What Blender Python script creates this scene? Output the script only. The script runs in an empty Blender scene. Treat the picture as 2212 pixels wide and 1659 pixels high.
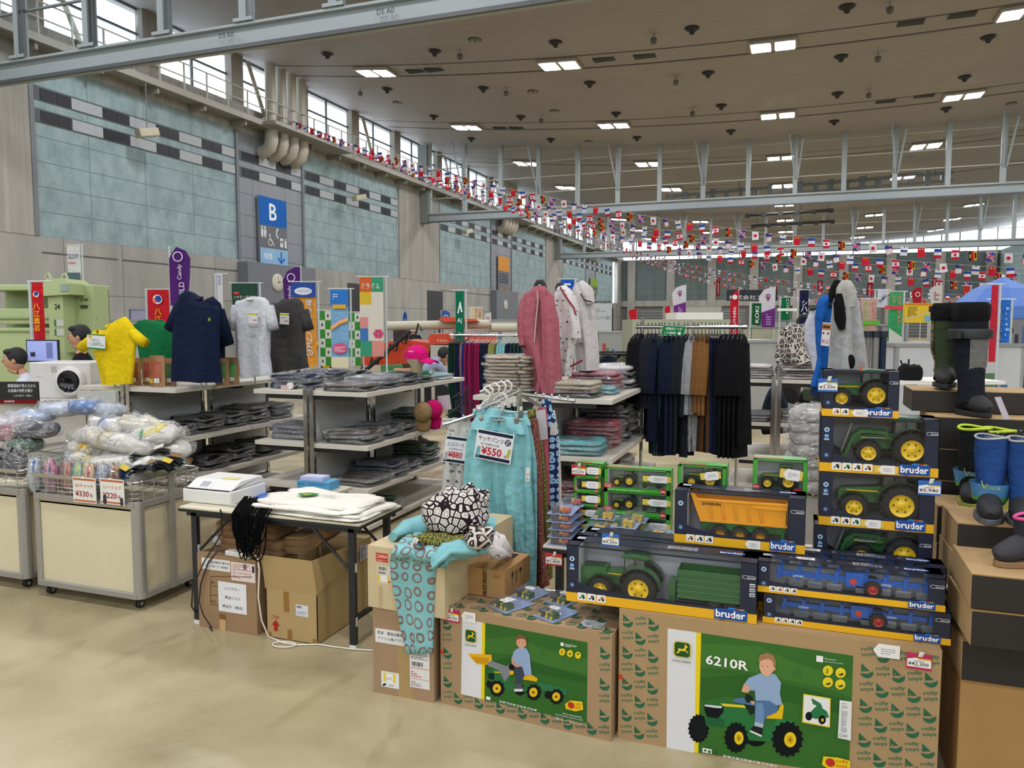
import bpy, bmesh, math, random
from mathutils import Vector, Matrix
D = bpy.data
SC = bpy.context.scene
COL = SC.collection
PI = math.pi
random.seed(7)
# ---------------------------------------------------------------- camera
F_, CX_, CY_, H_ = 1660.0, 1106.0, 829.5, 1.65
PIT = math.atan(129.5/F_); YAW = math.radians(20.0)
cam = D.cameras.new('camera'); cam.sensor_width = 36; cam.lens = 36*F_/2212; cam.clip_start = .05; cam.clip_end = 400
camo = D.objects.new('camera', cam); COL.objects.link(camo)
camo.location = (0, 0, H_); camo.rotation_euler = (PI/2-PIT, 0, YAW)
SC.camera = camo
# ---------------------------------------------------------------- world, exposure
W = D.worlds.new('daylight'); SC.world = W; W.use_nodes = True
wn = W.node_tree.nodes; wn['Background'].inputs[0].default_value = (.86, .94, 1, 1); wn['Background'].inputs[1].default_value = 3.0
SC.view_settings.view_transform = 'Standard'; SC.view_settings.look = 'None'; SC.view_settings.gamma = 1
SC.view_settings.exposure = 0.0
SC.view_settings.use_curve_mapping = False
SC.cycles.max_bounces = 6; SC.cycles.diffuse_bounces = 4; SC.cycles.glossy_bounces = 3; SC.cycles.transparent_max_bounces = 24
SC.cycles.transmission_bounces = 3
SC.cycles.use_denoising = True; SC.cycles.sample_clamp_indirect = 4; SC.cycles.caustics_reflective = False; SC.cycles.caustics_refractive = False
LAMP_W = 112.0      # radiance of the ceiling lamp diffusers

# ---------------------------------------------------------------- picture to place
def ray(x, y):
    a, b = (x-CX_)/F_, -(y-CY_)/F_
    cp, sp, c, s = math.cos(PIT), math.sin(PIT), math.cos(YAW), math.sin(YAW)
    X, Y, Z = a, b*sp+cp, b*cp-sp
    return (X*c-Y*s, X*s+Y*c, Z)
def PZ(x, y, z=0.0):
    d = ray(x, y); t = (z-H_)/d[2]; return Vector((d[0]*t, d[1]*t, z))
def PX(x, y, X):
    d = ray(x, y); t = X/d[0]; return Vector((X, d[1]*t, H_+d[2]*t))
def PY(x, y, Y):
    d = ray(x, y); t = Y/d[1]; return Vector((d[0]*t, Y, H_+d[2]*t))
def PD(x, y, dd):      # at a forward distance from the camera
    d = ray(x, y); t = dd/(-d[0]*math.sin(YAW)+d[1]*math.cos(YAW)); return Vector((d[0]*t, d[1]*t, H_+d[2]*t))

# ---------------------------------------------------------------- materials
MAT = {}
def lin(h):
    h = h.lstrip('#'); o = []
    for i in (0, 2, 4):
        c = int(h[i:i+2], 16)/255; o.append(c/12.92 if c <= .04045 else ((c+.055)/1.055)**2.4)
    return tuple(o)+(1,)
def newmat(key):
    m = D.materials.new(key); m.use_nodes = True; nt = m.node_tree
    return m, nt, nt.nodes['Principled BSDF'], nt.nodes['Material Output']
def N(nt, t, **kw):
    n = nt.nodes.new(t)
    for k, v in kw.items():
        if k.startswith('i_'): n.inputs[int(k[2:]) if k[2:].isdigit() else k[2:].replace('_', ' ')].default_value = v
        else: setattr(n, k, v)
    return n
def coords(nt, scale=1.0, sc3=None, rot=None):
    tc = N(nt, 'ShaderNodeTexCoord'); mp = N(nt, 'ShaderNodeMapping')
    mp.inputs['Scale'].default_value = sc3 or (scale,)*3
    if rot: mp.inputs['Rotation'].default_value = rot
    nt.links.new(tc.outputs['Object'], mp.inputs[0]); return mp.outputs[0]
def M(h, rough=.55, metal=0.0, var=.10, bump=0.0, scale=6.0, spec=.5, emit=0.0, coat=0.0, sheen=0.0):
    key = f'{h}_{rough}_{metal}_{var}_{bump}_{scale}_{spec}_{emit}_{coat}'
    if key in MAT: return MAT[key]
    m, nt, p, out = newmat(key); c = lin(h)
    p.inputs['Roughness'].default_value = rough; p.inputs['Metallic'].default_value = metal
    p.inputs['Specular IOR Level'].default_value = spec
    if coat: p.inputs['Coat Weight'].default_value = coat; p.inputs['Coat Roughness'].default_value = .1
    if var:
        no = N(nt, 'ShaderNodeTexNoise', i_Scale=scale, i_Detail=3.0); nt.links.new(coords(nt), no.inputs['Vector'])
        r = N(nt, 'ShaderNodeMix', data_type='RGBA'); r.inputs[6].default_value = tuple(x*(1-var) for x in c[:3])+(1,)
        r.inputs[7].default_value = tuple(min(1, x*(1+var)) for x in c[:3])+(1,)
        nt.links.new(no.outputs[0], r.inputs[0]); nt.links.new(r.outputs[2], p.inputs['Base Color'])
    else: p.inputs['Base Color'].default_value = c
    if bump:
        n2 = N(nt, 'ShaderNodeTexNoise', i_Scale=scale*4, i_Detail=2.0); nt.links.new(coords(nt), n2.inputs['Vector'])
        b = N(nt, 'ShaderNodeBump', i_Strength=bump, i_Distance=.02); nt.links.new(n2.outputs[0], b.inputs['Height']); nt.links.new(b.outputs[0], p.inputs['Normal'])
    if emit: p.inputs['Emission Color'].default_value = c; p.inputs['Emission Strength'].default_value = emit
    MAT[key] = m; return m
def INK(h): return M(h, rough=.6, var=0.0, spec=.12)
def CLOTH(h): return M(h, rough=.9, var=.10, bump=.75, scale=4.5, spec=.15)
def film(key='film', fac=.25, bump=.55, scale=9, white=.12, tint=(1, 1, 1, 1), rough=.12):
    if key in MAT: return MAT[key]
    m, nt, p, out = newmat(key)
    n = N(nt, 'ShaderNodeTexNoise', i_Scale=scale, i_Detail=3.0, i_Distortion=1.5); nt.links.new(coords(nt, sc3=(1, 1, 2.5)), n.inputs['Vector'])
    b = N(nt, 'ShaderNodeBump', i_Strength=bump, i_Distance=.05); nt.links.new(n.outputs[0], b.inputs['Height'])
    g = N(nt, 'ShaderNodeBsdfGlossy', i_Roughness=rough); nt.links.new(b.outputs[0], g.inputs['Normal'])
    t = N(nt, 'ShaderNodeBsdfTransparent'); t.inputs[0].default_value = tint
    df = N(nt, 'ShaderNodeBsdfDiffuse'); df.inputs[0].default_value = (.85, .87, .9, 1); nt.links.new(b.outputs[0], df.inputs['Normal'])
    a = N(nt, 'ShaderNodeMixShader', i_0=white); nt.links.new(t.outputs[0], a.inputs[1]); nt.links.new(df.outputs[0], a.inputs[2])
    c = N(nt, 'ShaderNodeMixShader', i_0=fac); nt.links.new(a.outputs[0], c.inputs[1]); nt.links.new(g.outputs[0], c.inputs[2])
    nt.links.new(c.outputs[0], out.inputs[0]); MAT[key] = m; return m
def glassmat(): return film('pane_glass', .10, 0.0, 1, .0, (.86, .91, .93, 1), .02)
def clearplastic(): return film('clear_window', .035, .12, 3, .0, (.99, .99, 1, 1), .08)
def pattern(key, fn, rough=.85, bump=.2):
    """fn(nt, vec) -> colour socket"""
    if key in MAT: return MAT[key]
    m, nt, p, out = newmat(key); p.inputs['Roughness'].default_value = rough; p.inputs['Specular IOR Level'].default_value = .2
    nt.links.new(fn(nt), p.inputs['Base Color'])
    n2 = N(nt, 'ShaderNodeTexNoise', i_Scale=30.0); nt.links.new(coords(nt), n2.inputs['Vector'])
    b = N(nt, 'ShaderNodeBump', i_Strength=bump, i_Distance=.02); nt.links.new(n2.outputs[0], b.inputs['Height']); nt.links.new(b.outputs[0], p.inputs['Normal'])
    MAT[key] = m; return m
def ramp(nt, src, stops, interp='CONSTANT'):
    r = N(nt, 'ShaderNodeValToRGB'); r.color_ramp.interpolation = interp; e = r.color_ramp.elements
    while len(e) < len(stops): e.new(.5)
    for i, (pos, c) in enumerate(stops): e[i].position = pos; e[i].color = lin(c) if isinstance(c, str) else c
    nt.links.new(src, r.inputs[0]); return r.outputs[0]
def voro(nt, scale, sc3=None, feature='F1', rnd=1.0, dist=0.0, uv=True):
    v = N(nt, 'ShaderNodeTexVoronoi', feature=feature, i_Scale=scale); v.inputs['Randomness'].default_value = rnd
    src = uvc(nt) if uv else coords(nt, sc3=sc3 or (1, 1, 1))
    if dist:
        n = N(nt, 'ShaderNodeTexNoise', i_Scale=scale*2.2); nt.links.new(src, n.inputs['Vector'])
        mx = N(nt, 'ShaderNodeMix', data_type='RGBA', blend_type='ADD'); mx.inputs[0].default_value = dist
        nt.links.new(src, mx.inputs[6]); nt.links.new(n.outputs[1], mx.inputs[7]); src = mx.outputs[2]
    nt.links.new(src, v.inputs['Vector']); return v.outputs['Distance']
def uvc(nt): return N(nt, 'ShaderNodeUVMap').outputs[0]

# ---------------------------------------------------------------- mesh builder
class MB:
    def __init__(s): s.v = []; s.f = []; s.m = []; s.sm = []; s.mats = []; s.uv = {}; s.X = Matrix()
    def mi(s, mat):
        if mat not in s.mats: s.mats.append(mat)
        return s.mats.index(mat)
    def add(s, vs, fs, mat, smooth=False, uvs=None):
        b = len(s.v); s.v += [tuple(s.X @ Vector(v)) for v in vs]; k = s.mi(mat)
        for f in fs:
            if uvs: s.uv[len(s.f)] = [uvs[i] for i in f]
            s.f.append([b+i for i in f]); s.m.append(k); s.sm.append(smooth)
        return s
    def box(s, c, d, mat, rz=0, rx=0, ry=0, taper=1.0):
        x, y, z = d[0]/2, d[1]/2, d[2]/2
        vs = [Vector((i*x*(taper if k > 0 else 1), j*y*(taper if k > 0 else 1), k*z)) for k in (-1, 1) for j in (-1, 1) for i in (-1, 1)]
        R = Matrix.Rotation(rz, 3, 'Z') @ Matrix.Rotation(ry, 3, 'Y') @ Matrix.Rotation(rx, 3, 'X'); c = Vector(c)
        return s.add([c+R @ v for v in vs], [(0, 2, 3, 1), (4, 5, 7, 6), (0, 1, 5, 4), (2, 6, 7, 3), (0, 4, 6, 2), (1, 3, 7, 5)], mat)
    def bb(s, x0, y0, z0, x1, y1, z1, mat): return s.box(((x0+x1)/2, (y0+y1)/2, (z0+z1)/2), (abs(x1-x0), abs(y1-y0), abs(z1-z0)), mat)
    def cyl(s, a, b, r, mat, n=12, r2=None, cap=True, smooth=True):
        a, b = Vector(a), Vector(b); t = (b-a).normalized(); u = t.orthogonal().normalized(); w = t.cross(u); r2 = r if r2 is None else r2
        vs = [a+(u*math.cos(i*2*PI/n)+w*math.sin(i*2*PI/n))*r for i in range(n)]+[b+(u*math.cos(i*2*PI/n)+w*math.sin(i*2*PI/n))*r2 for i in range(n)]
        s.add(vs, [(i, (i+1) % n, n+(i+1) % n, n+i) for i in range(n)], mat, smooth)
        if cap: s.add(vs, [tuple(range(n-1, -1, -1)), tuple(range(n, 2*n))], mat)
        return s
    def tube(s, pts, r, mat, n=8, closed=False):
        return s.sweep(pts, [(r, r)]*len(pts), mat, n=n, closed=closed)
    def sweep(s, pts, rad, mat, side=None, n=16, closed=False, cap=True, rip=0, ripn=5, seed=0, sup=2.0, smooth=True, uvs=1.0):
        pts = [Vector(p) for p in pts]; L = len(pts); vs = []; uv = []; last = None; dist = 0
        for k, p in enumerate(pts):
            if closed: t = pts[(k+1) % L]-pts[k-1]
            else: t = pts[min(k+1, L-1)]-pts[max(k-1, 0)]
            t.normalize()
            if k: dist += (p-pts[k-1]).length
            if side is not None: S = Vector(side)
            elif last is None: S = t.orthogonal()
            else: S = last
            S = (S-t*S.dot(t)).normalized(); last = S; B = t.cross(S); a, b = rad[k][:2]
            for i in range(n):
                th = 2*PI*i/n; c, q = math.cos(th), math.sin(th)
                if sup != 2: c, q = math.copysign(abs(c)**(2/sup), c), math.copysign(abs(q)**(2/sup), q)
                rr = rip*(k/max(1, L-1))**.6 if rip else 0
                w = rr*(math.sin(ripn*th+seed+.6*math.sin(k*.7+seed))+.5*math.sin((ripn*2+1)*th+2*seed-k*.3)) if rip else 0
                vs.append(p+S*c*a*(1+w*.15)+B*q*(b+w*min(a, .12)))
                uv.append((i/n*2*(a+b)*uvs*1.6, dist*uvs))
        fs = []; fu = []
        for k in range(L if closed else L-1):
            for i in range(n):
                j = (i+1) % n; k2 = (k+1) % L
                fs.append((k*n+i, k*n+j, k2*n+j, k2*n+i))
                u1 = (i+1)/n*2*sum(rad[k][:2])*uvs*1.6; fu.append([uv[k*n+i], (u1, uv[k*n+i][1]), (u1, uv[k2*n+i][1]), uv[k2*n+i]])
        b0 = len(s.f); s.add(vs, fs, mat, smooth)
        for i, q in enumerate(fu): s.uv[b0+i] = q
        if cap and not closed: s.add([vs[i] for i in range(n)]+[vs[(L-1)*n+i] for i in range(n)], [tuple(range(n-1, -1, -1)), tuple(range(n, 2*n))], mat)
        return s
    def lathe(s, prof, mat, c=(0, 0, 0), n=20, axis='Z', smooth=True):
        vs = []
        for r, h in prof:
            for i in range(n):
                x, y = r*math.cos(2*PI*i/n), r*math.sin(2*PI*i/n)
                v = (x, y, h) if axis == 'Z' else ((x, h, y) if axis == 'Y' else (h, x, y)); vs.append(Vector(c)+Vector(v))
        L = len(prof)
        return s.add(vs, [(k*n+i, k*n+(i+1) % n, (k+1)*n+(i+1) % n, (k+1)*n+i) for k in range(L-1) for i in range(n)], mat, smooth)
    def ball(s, c, r, mat, n=14, m=9):
        r = (r, r, r) if not hasattr(r, '__len__') else r; vs = [Vector(c)+Vector((0, 0, r[2]))]
        for k in range(1, m):
            a = PI*k/m
            for i in range(n): vs.append(Vector(c)+Vector((r[0]*math.sin(a)*math.cos(2*PI*i/n), r[1]*math.sin(a)*math.sin(2*PI*i/n), r[2]*math.cos(a))))
        vs.append(Vector(c)-Vector((0, 0, r[2]))); fs = []
        for i in range(n): fs.append((0, 1+i, 1+(i+1) % n)); fs.append((len(vs)-1, 1+(m-2)*n+(i+1) % n, 1+(m-2)*n+i))
        for k in range(m-2):
            for i in range(n): fs.append((1+k*n+i, 1+(k+1)*n+i, 1+(k+1)*n+(i+1) % n, 1+k*n+(i+1) % n))
        return s.add(vs, fs, mat, True)
    def prism(s, pts, d, mat, ax='Y', at=0.0):
        """closed outline (a,b) extruded by d along ax, starting at 'at'"""
        def P(a, b, h): return {'Y': (a, h, b), 'X': (h, a, b), 'Z': (a, b, h)}[ax]
        n = len(pts); vs = [P(a, b, at) for a, b in pts]+[P(a, b, at+d) for a, b in pts]
        return s.add(vs, [tuple(range(n)), tuple(range(2*n-1, n-1, -1))]+[(i, (i+1) % n, n+(i+1) % n, n+i)[::-1] for i in range(n)], mat)
    def grid(s, fn, nu, nv, mat, smooth=True, uvs=(1, 1)):
        vs = [fn(i/nu, j/nv) for j in range(nv+1) for i in range(nu+1)]
        uv = [(i/nu*uvs[0], j/nv*uvs[1]) for j in range(nv+1) for i in range(nu+1)]; w = nu+1
        return s.add(vs, [(j*w+i, j*w+i+1, (j+1)*w+i+1, (j+1)*w+i) for j in range(nv) for i in range(nu)], mat, smooth, uv)
    def mesh(s, name):
        me = D.meshes.new(name); me.from_pydata(s.v, [], s.f)
        for m in s.mats: me.materials.append(m)
        me.polygons.foreach_set('material_index', s.m); me.polygons.foreach_set('use_smooth', s.sm)
        if s.uv:
            l = me.uv_layers.new(name='UVMap').data
            for p in me.polygons:
                q = s.uv.get(p.index)
                if q:
                    for li, u in zip(p.loop_indices, q): l[li].uv = u
        me.update(); return me
    def build(s, name, parent=None, loc=None, rz=0.0, label=None, bevel=0.0, solid=0.0, sub=0):
        o = D.objects.new(name, s.mesh(name)); COL.objects.link(o)
        if parent is not None: o.parent = parent
        if loc is not None: o.location = loc
        o.rotation_euler[2] = rz
        if label: o['label'] = label
        if solid: m = o.modifiers.new('thick', 'SOLIDIFY'); m.thickness = solid
        if bevel: m = o.modifiers.new('bevel', 'BEVEL'); m.width = bevel; m.segments = 2; m.limit_method = 'ANGLE'
        if sub: m = o.modifiers.new('sub', 'SUBSURF'); m.levels = m.render_levels = sub
        return o
def tag(o, label, cat, group=None):
    o['label'] = label; o['category'] = cat
    if group: o['group'] = group
    return o
def T(name, label, cat, loc=(0, 0, 0), rz=0.0, group=None):
    o = D.objects.new(name, None); COL.objects.link(o); o.location = loc; o.rotation_euler[2] = rz; o.empty_display_size = .1
    return tag(o, label, cat, group)
def struct(name, mb, **kw):
    o = mb.build(name, **kw); o['kind'] = 'structure'; return o
def dup(o, loc=None, rz=None, label=None, group=None, scale=None, parent=None):
    c = o.copy(); COL.objects.link(c); c.parent = parent
    if loc is not None: c.location = loc
    if rz is not None: c.rotation_euler[2] = rz
    if scale is not None: c.scale = scale if hasattr(scale, '__len__') else (scale,)*3
    if label: c['label'] = label
    if group: c['group'] = group
    for ch in o.children: dup(ch, parent=c)
    return c
# ---------------------------------------------------------------- lettering and flat print
TXT = {}
def text2d(t, bold=0.0, shear=0.0):
    k = (t, bold, shear)
    if k in TXT: return TXT[k]
    cu = D.curves.new('t', 'FONT'); cu.body = t; cu.size = 1; cu.resolution_u = 1 if len(t) > 12 else 2; cu.offset = bold; cu.shear = shear; cu.fill_mode = 'FRONT'
    ob = D.objects.new('t', cu); me = D.meshes.new_from_object(ob)
    vs = [(v.co.x, v.co.y) for v in me.vertices]; fs = [tuple(p.vertices) for p in me.polygons]
    D.objects.remove(ob); D.curves.remove(cu); D.meshes.remove(me)
    if not vs: vs = [(0, 0)]; fs = []
    xs = [v[0] for v in vs]; ys = [v[1] for v in vs]; x0, x1, y0, y1 = min(xs), max(xs), min(ys), max(ys)
    r = ([((x-x0), (y-y0)) for x, y in vs], fs, max(x1-x0, 1e-3), max(y1-y0, 1e-3)); TXT[k] = r; return r
class G:
    """flat print on a surface: origin o (lower left), unit vectors u (right) and v (up); layers stack towards the viewer"""
    def __init__(s, mb, o, u=(1, 0, 0), v=(0, 0, 1), eps=.0001, n=None):
        s.mb = mb; s.o = Vector(o); s.u = Vector(u).normalized(); s.v_ = Vector(v).normalized(); s.n = Vector(n) if n else s.u.cross(s.v_); s.e = eps; s.k = 1; s.w = None
    def P(s, x, y):
        if s.w: x, y = s.w(x, y)
        return s.o+s.u*x+s.v_*y+s.n*(s.e*s.k)
    def poly(s, pts, c, up=1): s.mb.add([s.P(*p) for p in pts], [tuple(range(len(pts)))], INK(c) if isinstance(c, str) else c); s.k += up; return s
    def rect(s, x, y, w, h, c, up=1): return s.poly([(x, y), (x+w, y), (x+w, y+h), (x, y+h)], c, up)
    def rrect(s, x, y, w, h, r, c, up=1):
        pts = []
        for cx, cy, a in ((x+w-r, y+r, -90), (x+w-r, y+h-r, 0), (x+r, y+h-r, 90), (x+r, y+r, 180)):
            for i in range(4): t = math.radians(a+30*i); pts.append((cx+r*math.cos(t), cy+r*math.sin(t)))
        return s.poly(pts, c, up)
    def circ(s, x, y, r, c, ry=None, n=20, up=1, a0=0): ry = ry or r; return s.poly([(x+r*math.cos(2*PI*i/n+a0), y+ry*math.sin(2*PI*i/n+a0)) for i in range(n)], c, up)
    def ring(s, x, y, r, w, c, n=20):
        o = [s.P(x+r*math.cos(2*PI*i/n), y+r*math.sin(2*PI*i/n)) for i in range(n)]+[s.P(x+(r-w)*math.cos(2*PI*i/n), y+(r-w)*math.sin(2*PI*i/n)) for i in range(n)]
        s.mb.add(o, [(i, (i+1) % n, n+(i+1) % n, n+i) for i in range(n)], INK(c)); s.k += 1; return s
    def line(s, pts, w, c, up=1):
        for a, b in zip(pts, pts[1:]):
            d = Vector((b[0]-a[0], b[1]-a[1])); d = d.normalized() if d.length else d; q = Vector((-d.y, d.x))*w/2
            s.mb.add([s.P(a[0]+q.x, a[1]+q.y), s.P(b[0]+q.x, b[1]+q.y), s.P(b[0]-q.x, b[1]-q.y), s.P(a[0]-q.x, a[1]-q.y)], [(0, 3, 2, 1)], INK(c))
        s.k += up; return s
    def text(s, t, x, y, h, c, w=None, al='l', bold=0.012, out=None, ow=.05, mirror=False, rot=0, shear=0, vert=False):
        """x,y is the lower left (or centre for al='c') of the ink, h its height, w its width"""
        if vert:
            for i, ch in enumerate(t): s.text(ch, x, y-i*h*1.12, h, c, w=w, al='c', bold=bold, out=out, ow=ow, mirror=mirror)
            return s
        if out: s.text(t, x, y, h, out, w=w, al=al, bold=ow, mirror=mirror, rot=rot, shear=shear)
        vs, fs, tw, th = text2d(t, bold*.45, shear); sy = h/th; sx = (w/tw if w else sy)
        W_ = tw*sx; ox = {'l': 0, 'c': -W_/2, 'r': -W_}[al]; cr, sr = math.cos(rot), math.sin(rot); o = []
        for a, b in vs:
            a = (tw-a if mirror else a)*sx+ox; b = b*sy; o.append(s.P(x+a*cr-b*sr, y+a*sr+b*cr))
        s.mb.add(o, fs, INK(c)); s.k += 1; return s
    def lines(s, x, y, w, h, n, c='#555555', seed=0):
        """rows of small print, as broken strokes"""
        r = random.Random(seed+int(x*1e4)+int(w*1e3))
        for i in range(n):
            yy = y+h*(n-1-i)/n; xx = x
            while xx < x+w*.97:
                l = min(x+w-xx, w*r.uniform(.05, .22)); s.mb.add([s.P(xx, yy), s.P(xx+l, yy), s.P(xx+l, yy+h/n*.45), s.P(xx, yy+h/n*.45)], [(0, 1, 2, 3)], INK(c)); xx += l+w*.03
                if r.random() < .12: break
        s.k += 1; return s
    def barcode(s, x, y, w, h, c='#222222'):
        r = random.Random(3); xx = x
        while xx < x+w: l = w*r.choice((.01, .02, .035)); s.rect(xx, y, l, h, c, 0); xx += l+w*r.choice((.012, .02, .03))
        s.k += 1; return s
# ================================================================ the hall
def concrete(key, a, b, lines=None, rough=.8, vert=False, streak=(1, .6, .15)):
    if key in MAT: return MAT[key]
    m, nt, p, out = newmat(key); p.inputs['Roughness'].default_value = rough; p.inputs['Specular IOR Level'].default_value = .25
    n = N(nt, 'ShaderNodeTexNoise', i_Scale=1.3, i_Detail=6.0, i_Roughness=.65); nt.links.new(coords(nt, sc3=streak), n.inputs['Vector'])
    col = ramp(nt, n.outputs[0], [(.3, a), (.7, b)], 'LINEAR')
    if lines:
        w, h, oy, oz, dark = lines
        sx = N(nt, 'ShaderNodeSeparateXYZ'); nt.links.new(coords(nt), sx.inputs[0])
        def grid(axis, per, off, th=.03):
            a1 = N(nt, 'ShaderNodeMath', operation='ADD'); a1.inputs[1].default_value = -off; nt.links.new(sx.outputs[axis], a1.inputs[0])
            a2 = N(nt, 'ShaderNodeMath', operation='PINGPONG'); a2.inputs[1].default_value = per/2; nt.links.new(a1.outputs[0], a2.inputs[0])
            a3 = N(nt, 'ShaderNodeMath', operation='LESS_THAN'); a3.inputs[1].default_value = th/2; nt.links.new(a2.outputs[0], a3.inputs[0]); return a3.outputs[0]
        mx = N(nt, 'ShaderNodeMath', operation='MAXIMUM'); nt.links.new(grid(vert or 1, w, oy), mx.inputs[0]); nt.links.new(grid(2, h, oz), mx.inputs[1])
        x = N(nt, 'ShaderNodeMix', data_type='RGBA'); nt.links.new(mx.outputs[0], x.inputs[0]); nt.links.new(col, x.inputs[6]); x.inputs[7].default_value = lin(dark); col = x.outputs[2]
    nt.links.new(col, p.inputs['Base Color']); MAT[key] = m; return m
CON = concrete('wall concrete', '#8d8d88', '#a9a8a2', (2.4, 1.9, .1, .75, '#6c6c68'))
PIL = concrete('pillar concrete', '#8b8a84', '#aaa79f', streak=(1, 2.5, .12))
GRN = concrete('green panel', '#7b9295', '#9fb2b4', (2.45, .8, .9, 4.5, '#6c8082'), streak=(1, 1.2, .8))
GRY = concrete('grey panel', '#83888f', '#91969c', (2.35, .95, .9, 4.6, '#63676d'))
STL = M('#99a2a4', .5, .0, .06); STD = M('#4f5456', .5); RAIL = M('#a9a99c', .5)
def floor_mat():
    m, nt, p, out = newmat('floor concrete')
    n1 = N(nt, 'ShaderNodeTexNoise', i_Scale=.9, i_Detail=7.0, i_Roughness=.62, i_Distortion=.4); nt.links.new(coords(nt), n1.inputs['Vector'])
    c1 = ramp(nt, n1.outputs[0], [(.28, '#857a5c'), (.42, '#9d9170'), (.55, '#ab9e7d'), (.72, '#baad8e')], 'LINEAR')
    n2 = N(nt, 'ShaderNodeTexNoise', i_Scale=2.3, i_Detail=4.0, i_Distortion=1.2); nt.links.new(coords(nt, sc3=(1, .45, 1), rot=(0, 0, .8)), n2.inputs['Vector'])
    f2 = ramp(nt, n2.outputs[0], [(.60, (0, 0, 0, 1)), (.72, (1, 1, 1, 1))], 'LINEAR')
    x = N(nt, 'ShaderNodeMix', data_type='RGBA', blend_type='MULTIPLY'); x.inputs[7].default_value = (.78, .76, .70, 1)
    nt.links.new(f2, x.inputs[0]); nt.links.new(c1, x.inputs[6])
    n3 = N(nt, 'ShaderNodeTexNoise', i_Scale=16.0, i_Detail=3.0); nt.links.new(coords(nt), n3.inputs['Vector'])
    f3 = ramp(nt, n3.outputs[0], [(.70, (0, 0, 0, 1)), (.78, (.45, .45, .45, 1))], 'LINEAR')
    y = N(nt, 'ShaderNodeMix', data_type='RGBA', blend_type='MULTIPLY'); y.inputs[7].default_value = (.6, .52, .45, 1)
    nt.links.new(f3, y.inputs[0]); nt.links.new(x.outputs[2], y.inputs[6]); nt.links.new(y.outputs[2], p.inputs['Base Color'])
    r = ramp(nt, n1.outputs[0], [(.3, (.22, .22, .22, 1)), (.7, (.42, .42, .42, 1))], 'LINEAR'); nt.links.new(r, p.inputs['Roughness'])
    p.inputs['Specular IOR Level'].default_value = .45; return m
XL, XR, YF = -23.0, 23.4, 108.5
PER = 30.2
def P_(k): return 15.6+PER*k
def zc(x): return 11.9+1.4*(x/22.5)**2
struct('floor', MB().bb(XL-.5, -14, -.2, XR+.5, YF+.5, 0, floor_mat()))
CEIL = concrete('ceiling board', '#948d8b', '#9d9694', (1.25, 99, 0, 50, '#a9a2a0'), rough=.6, streak=(.2, .2, .2))
c = MB(); nx = 36
for Y0, Y1 in ((-14, P_(0)-.1), (P_(0)-.1, P_(1)-.1), (P_(1)-.1, P_(2)-.1), (P_(2)-.1, YF+.5)):
    c.grid(lambda u, v: (XL-1+(XR-XL+2)*u, Y0+(Y1-Y0)*v, zc(XL-1+(XR-XL+2)*u)), nx, 4, CEIL)
for Y in [P_(k)+d for k in (-1, 0, 1, 2) for d in (5, 15, 25)]:     # recessed light tracks
    if Y < -13: continue
    for dy, w, mt in ((-.75, .06, M('#2b2826')), (.75, .12, M('#564f49'))):
        c.grid(lambda u, v: (XL+(XR-XL)*u, Y+dy+w*v, zc(XL+(XR-XL)*u)-.02), nx, 1, mt)
struct('ceiling', c)
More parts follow.
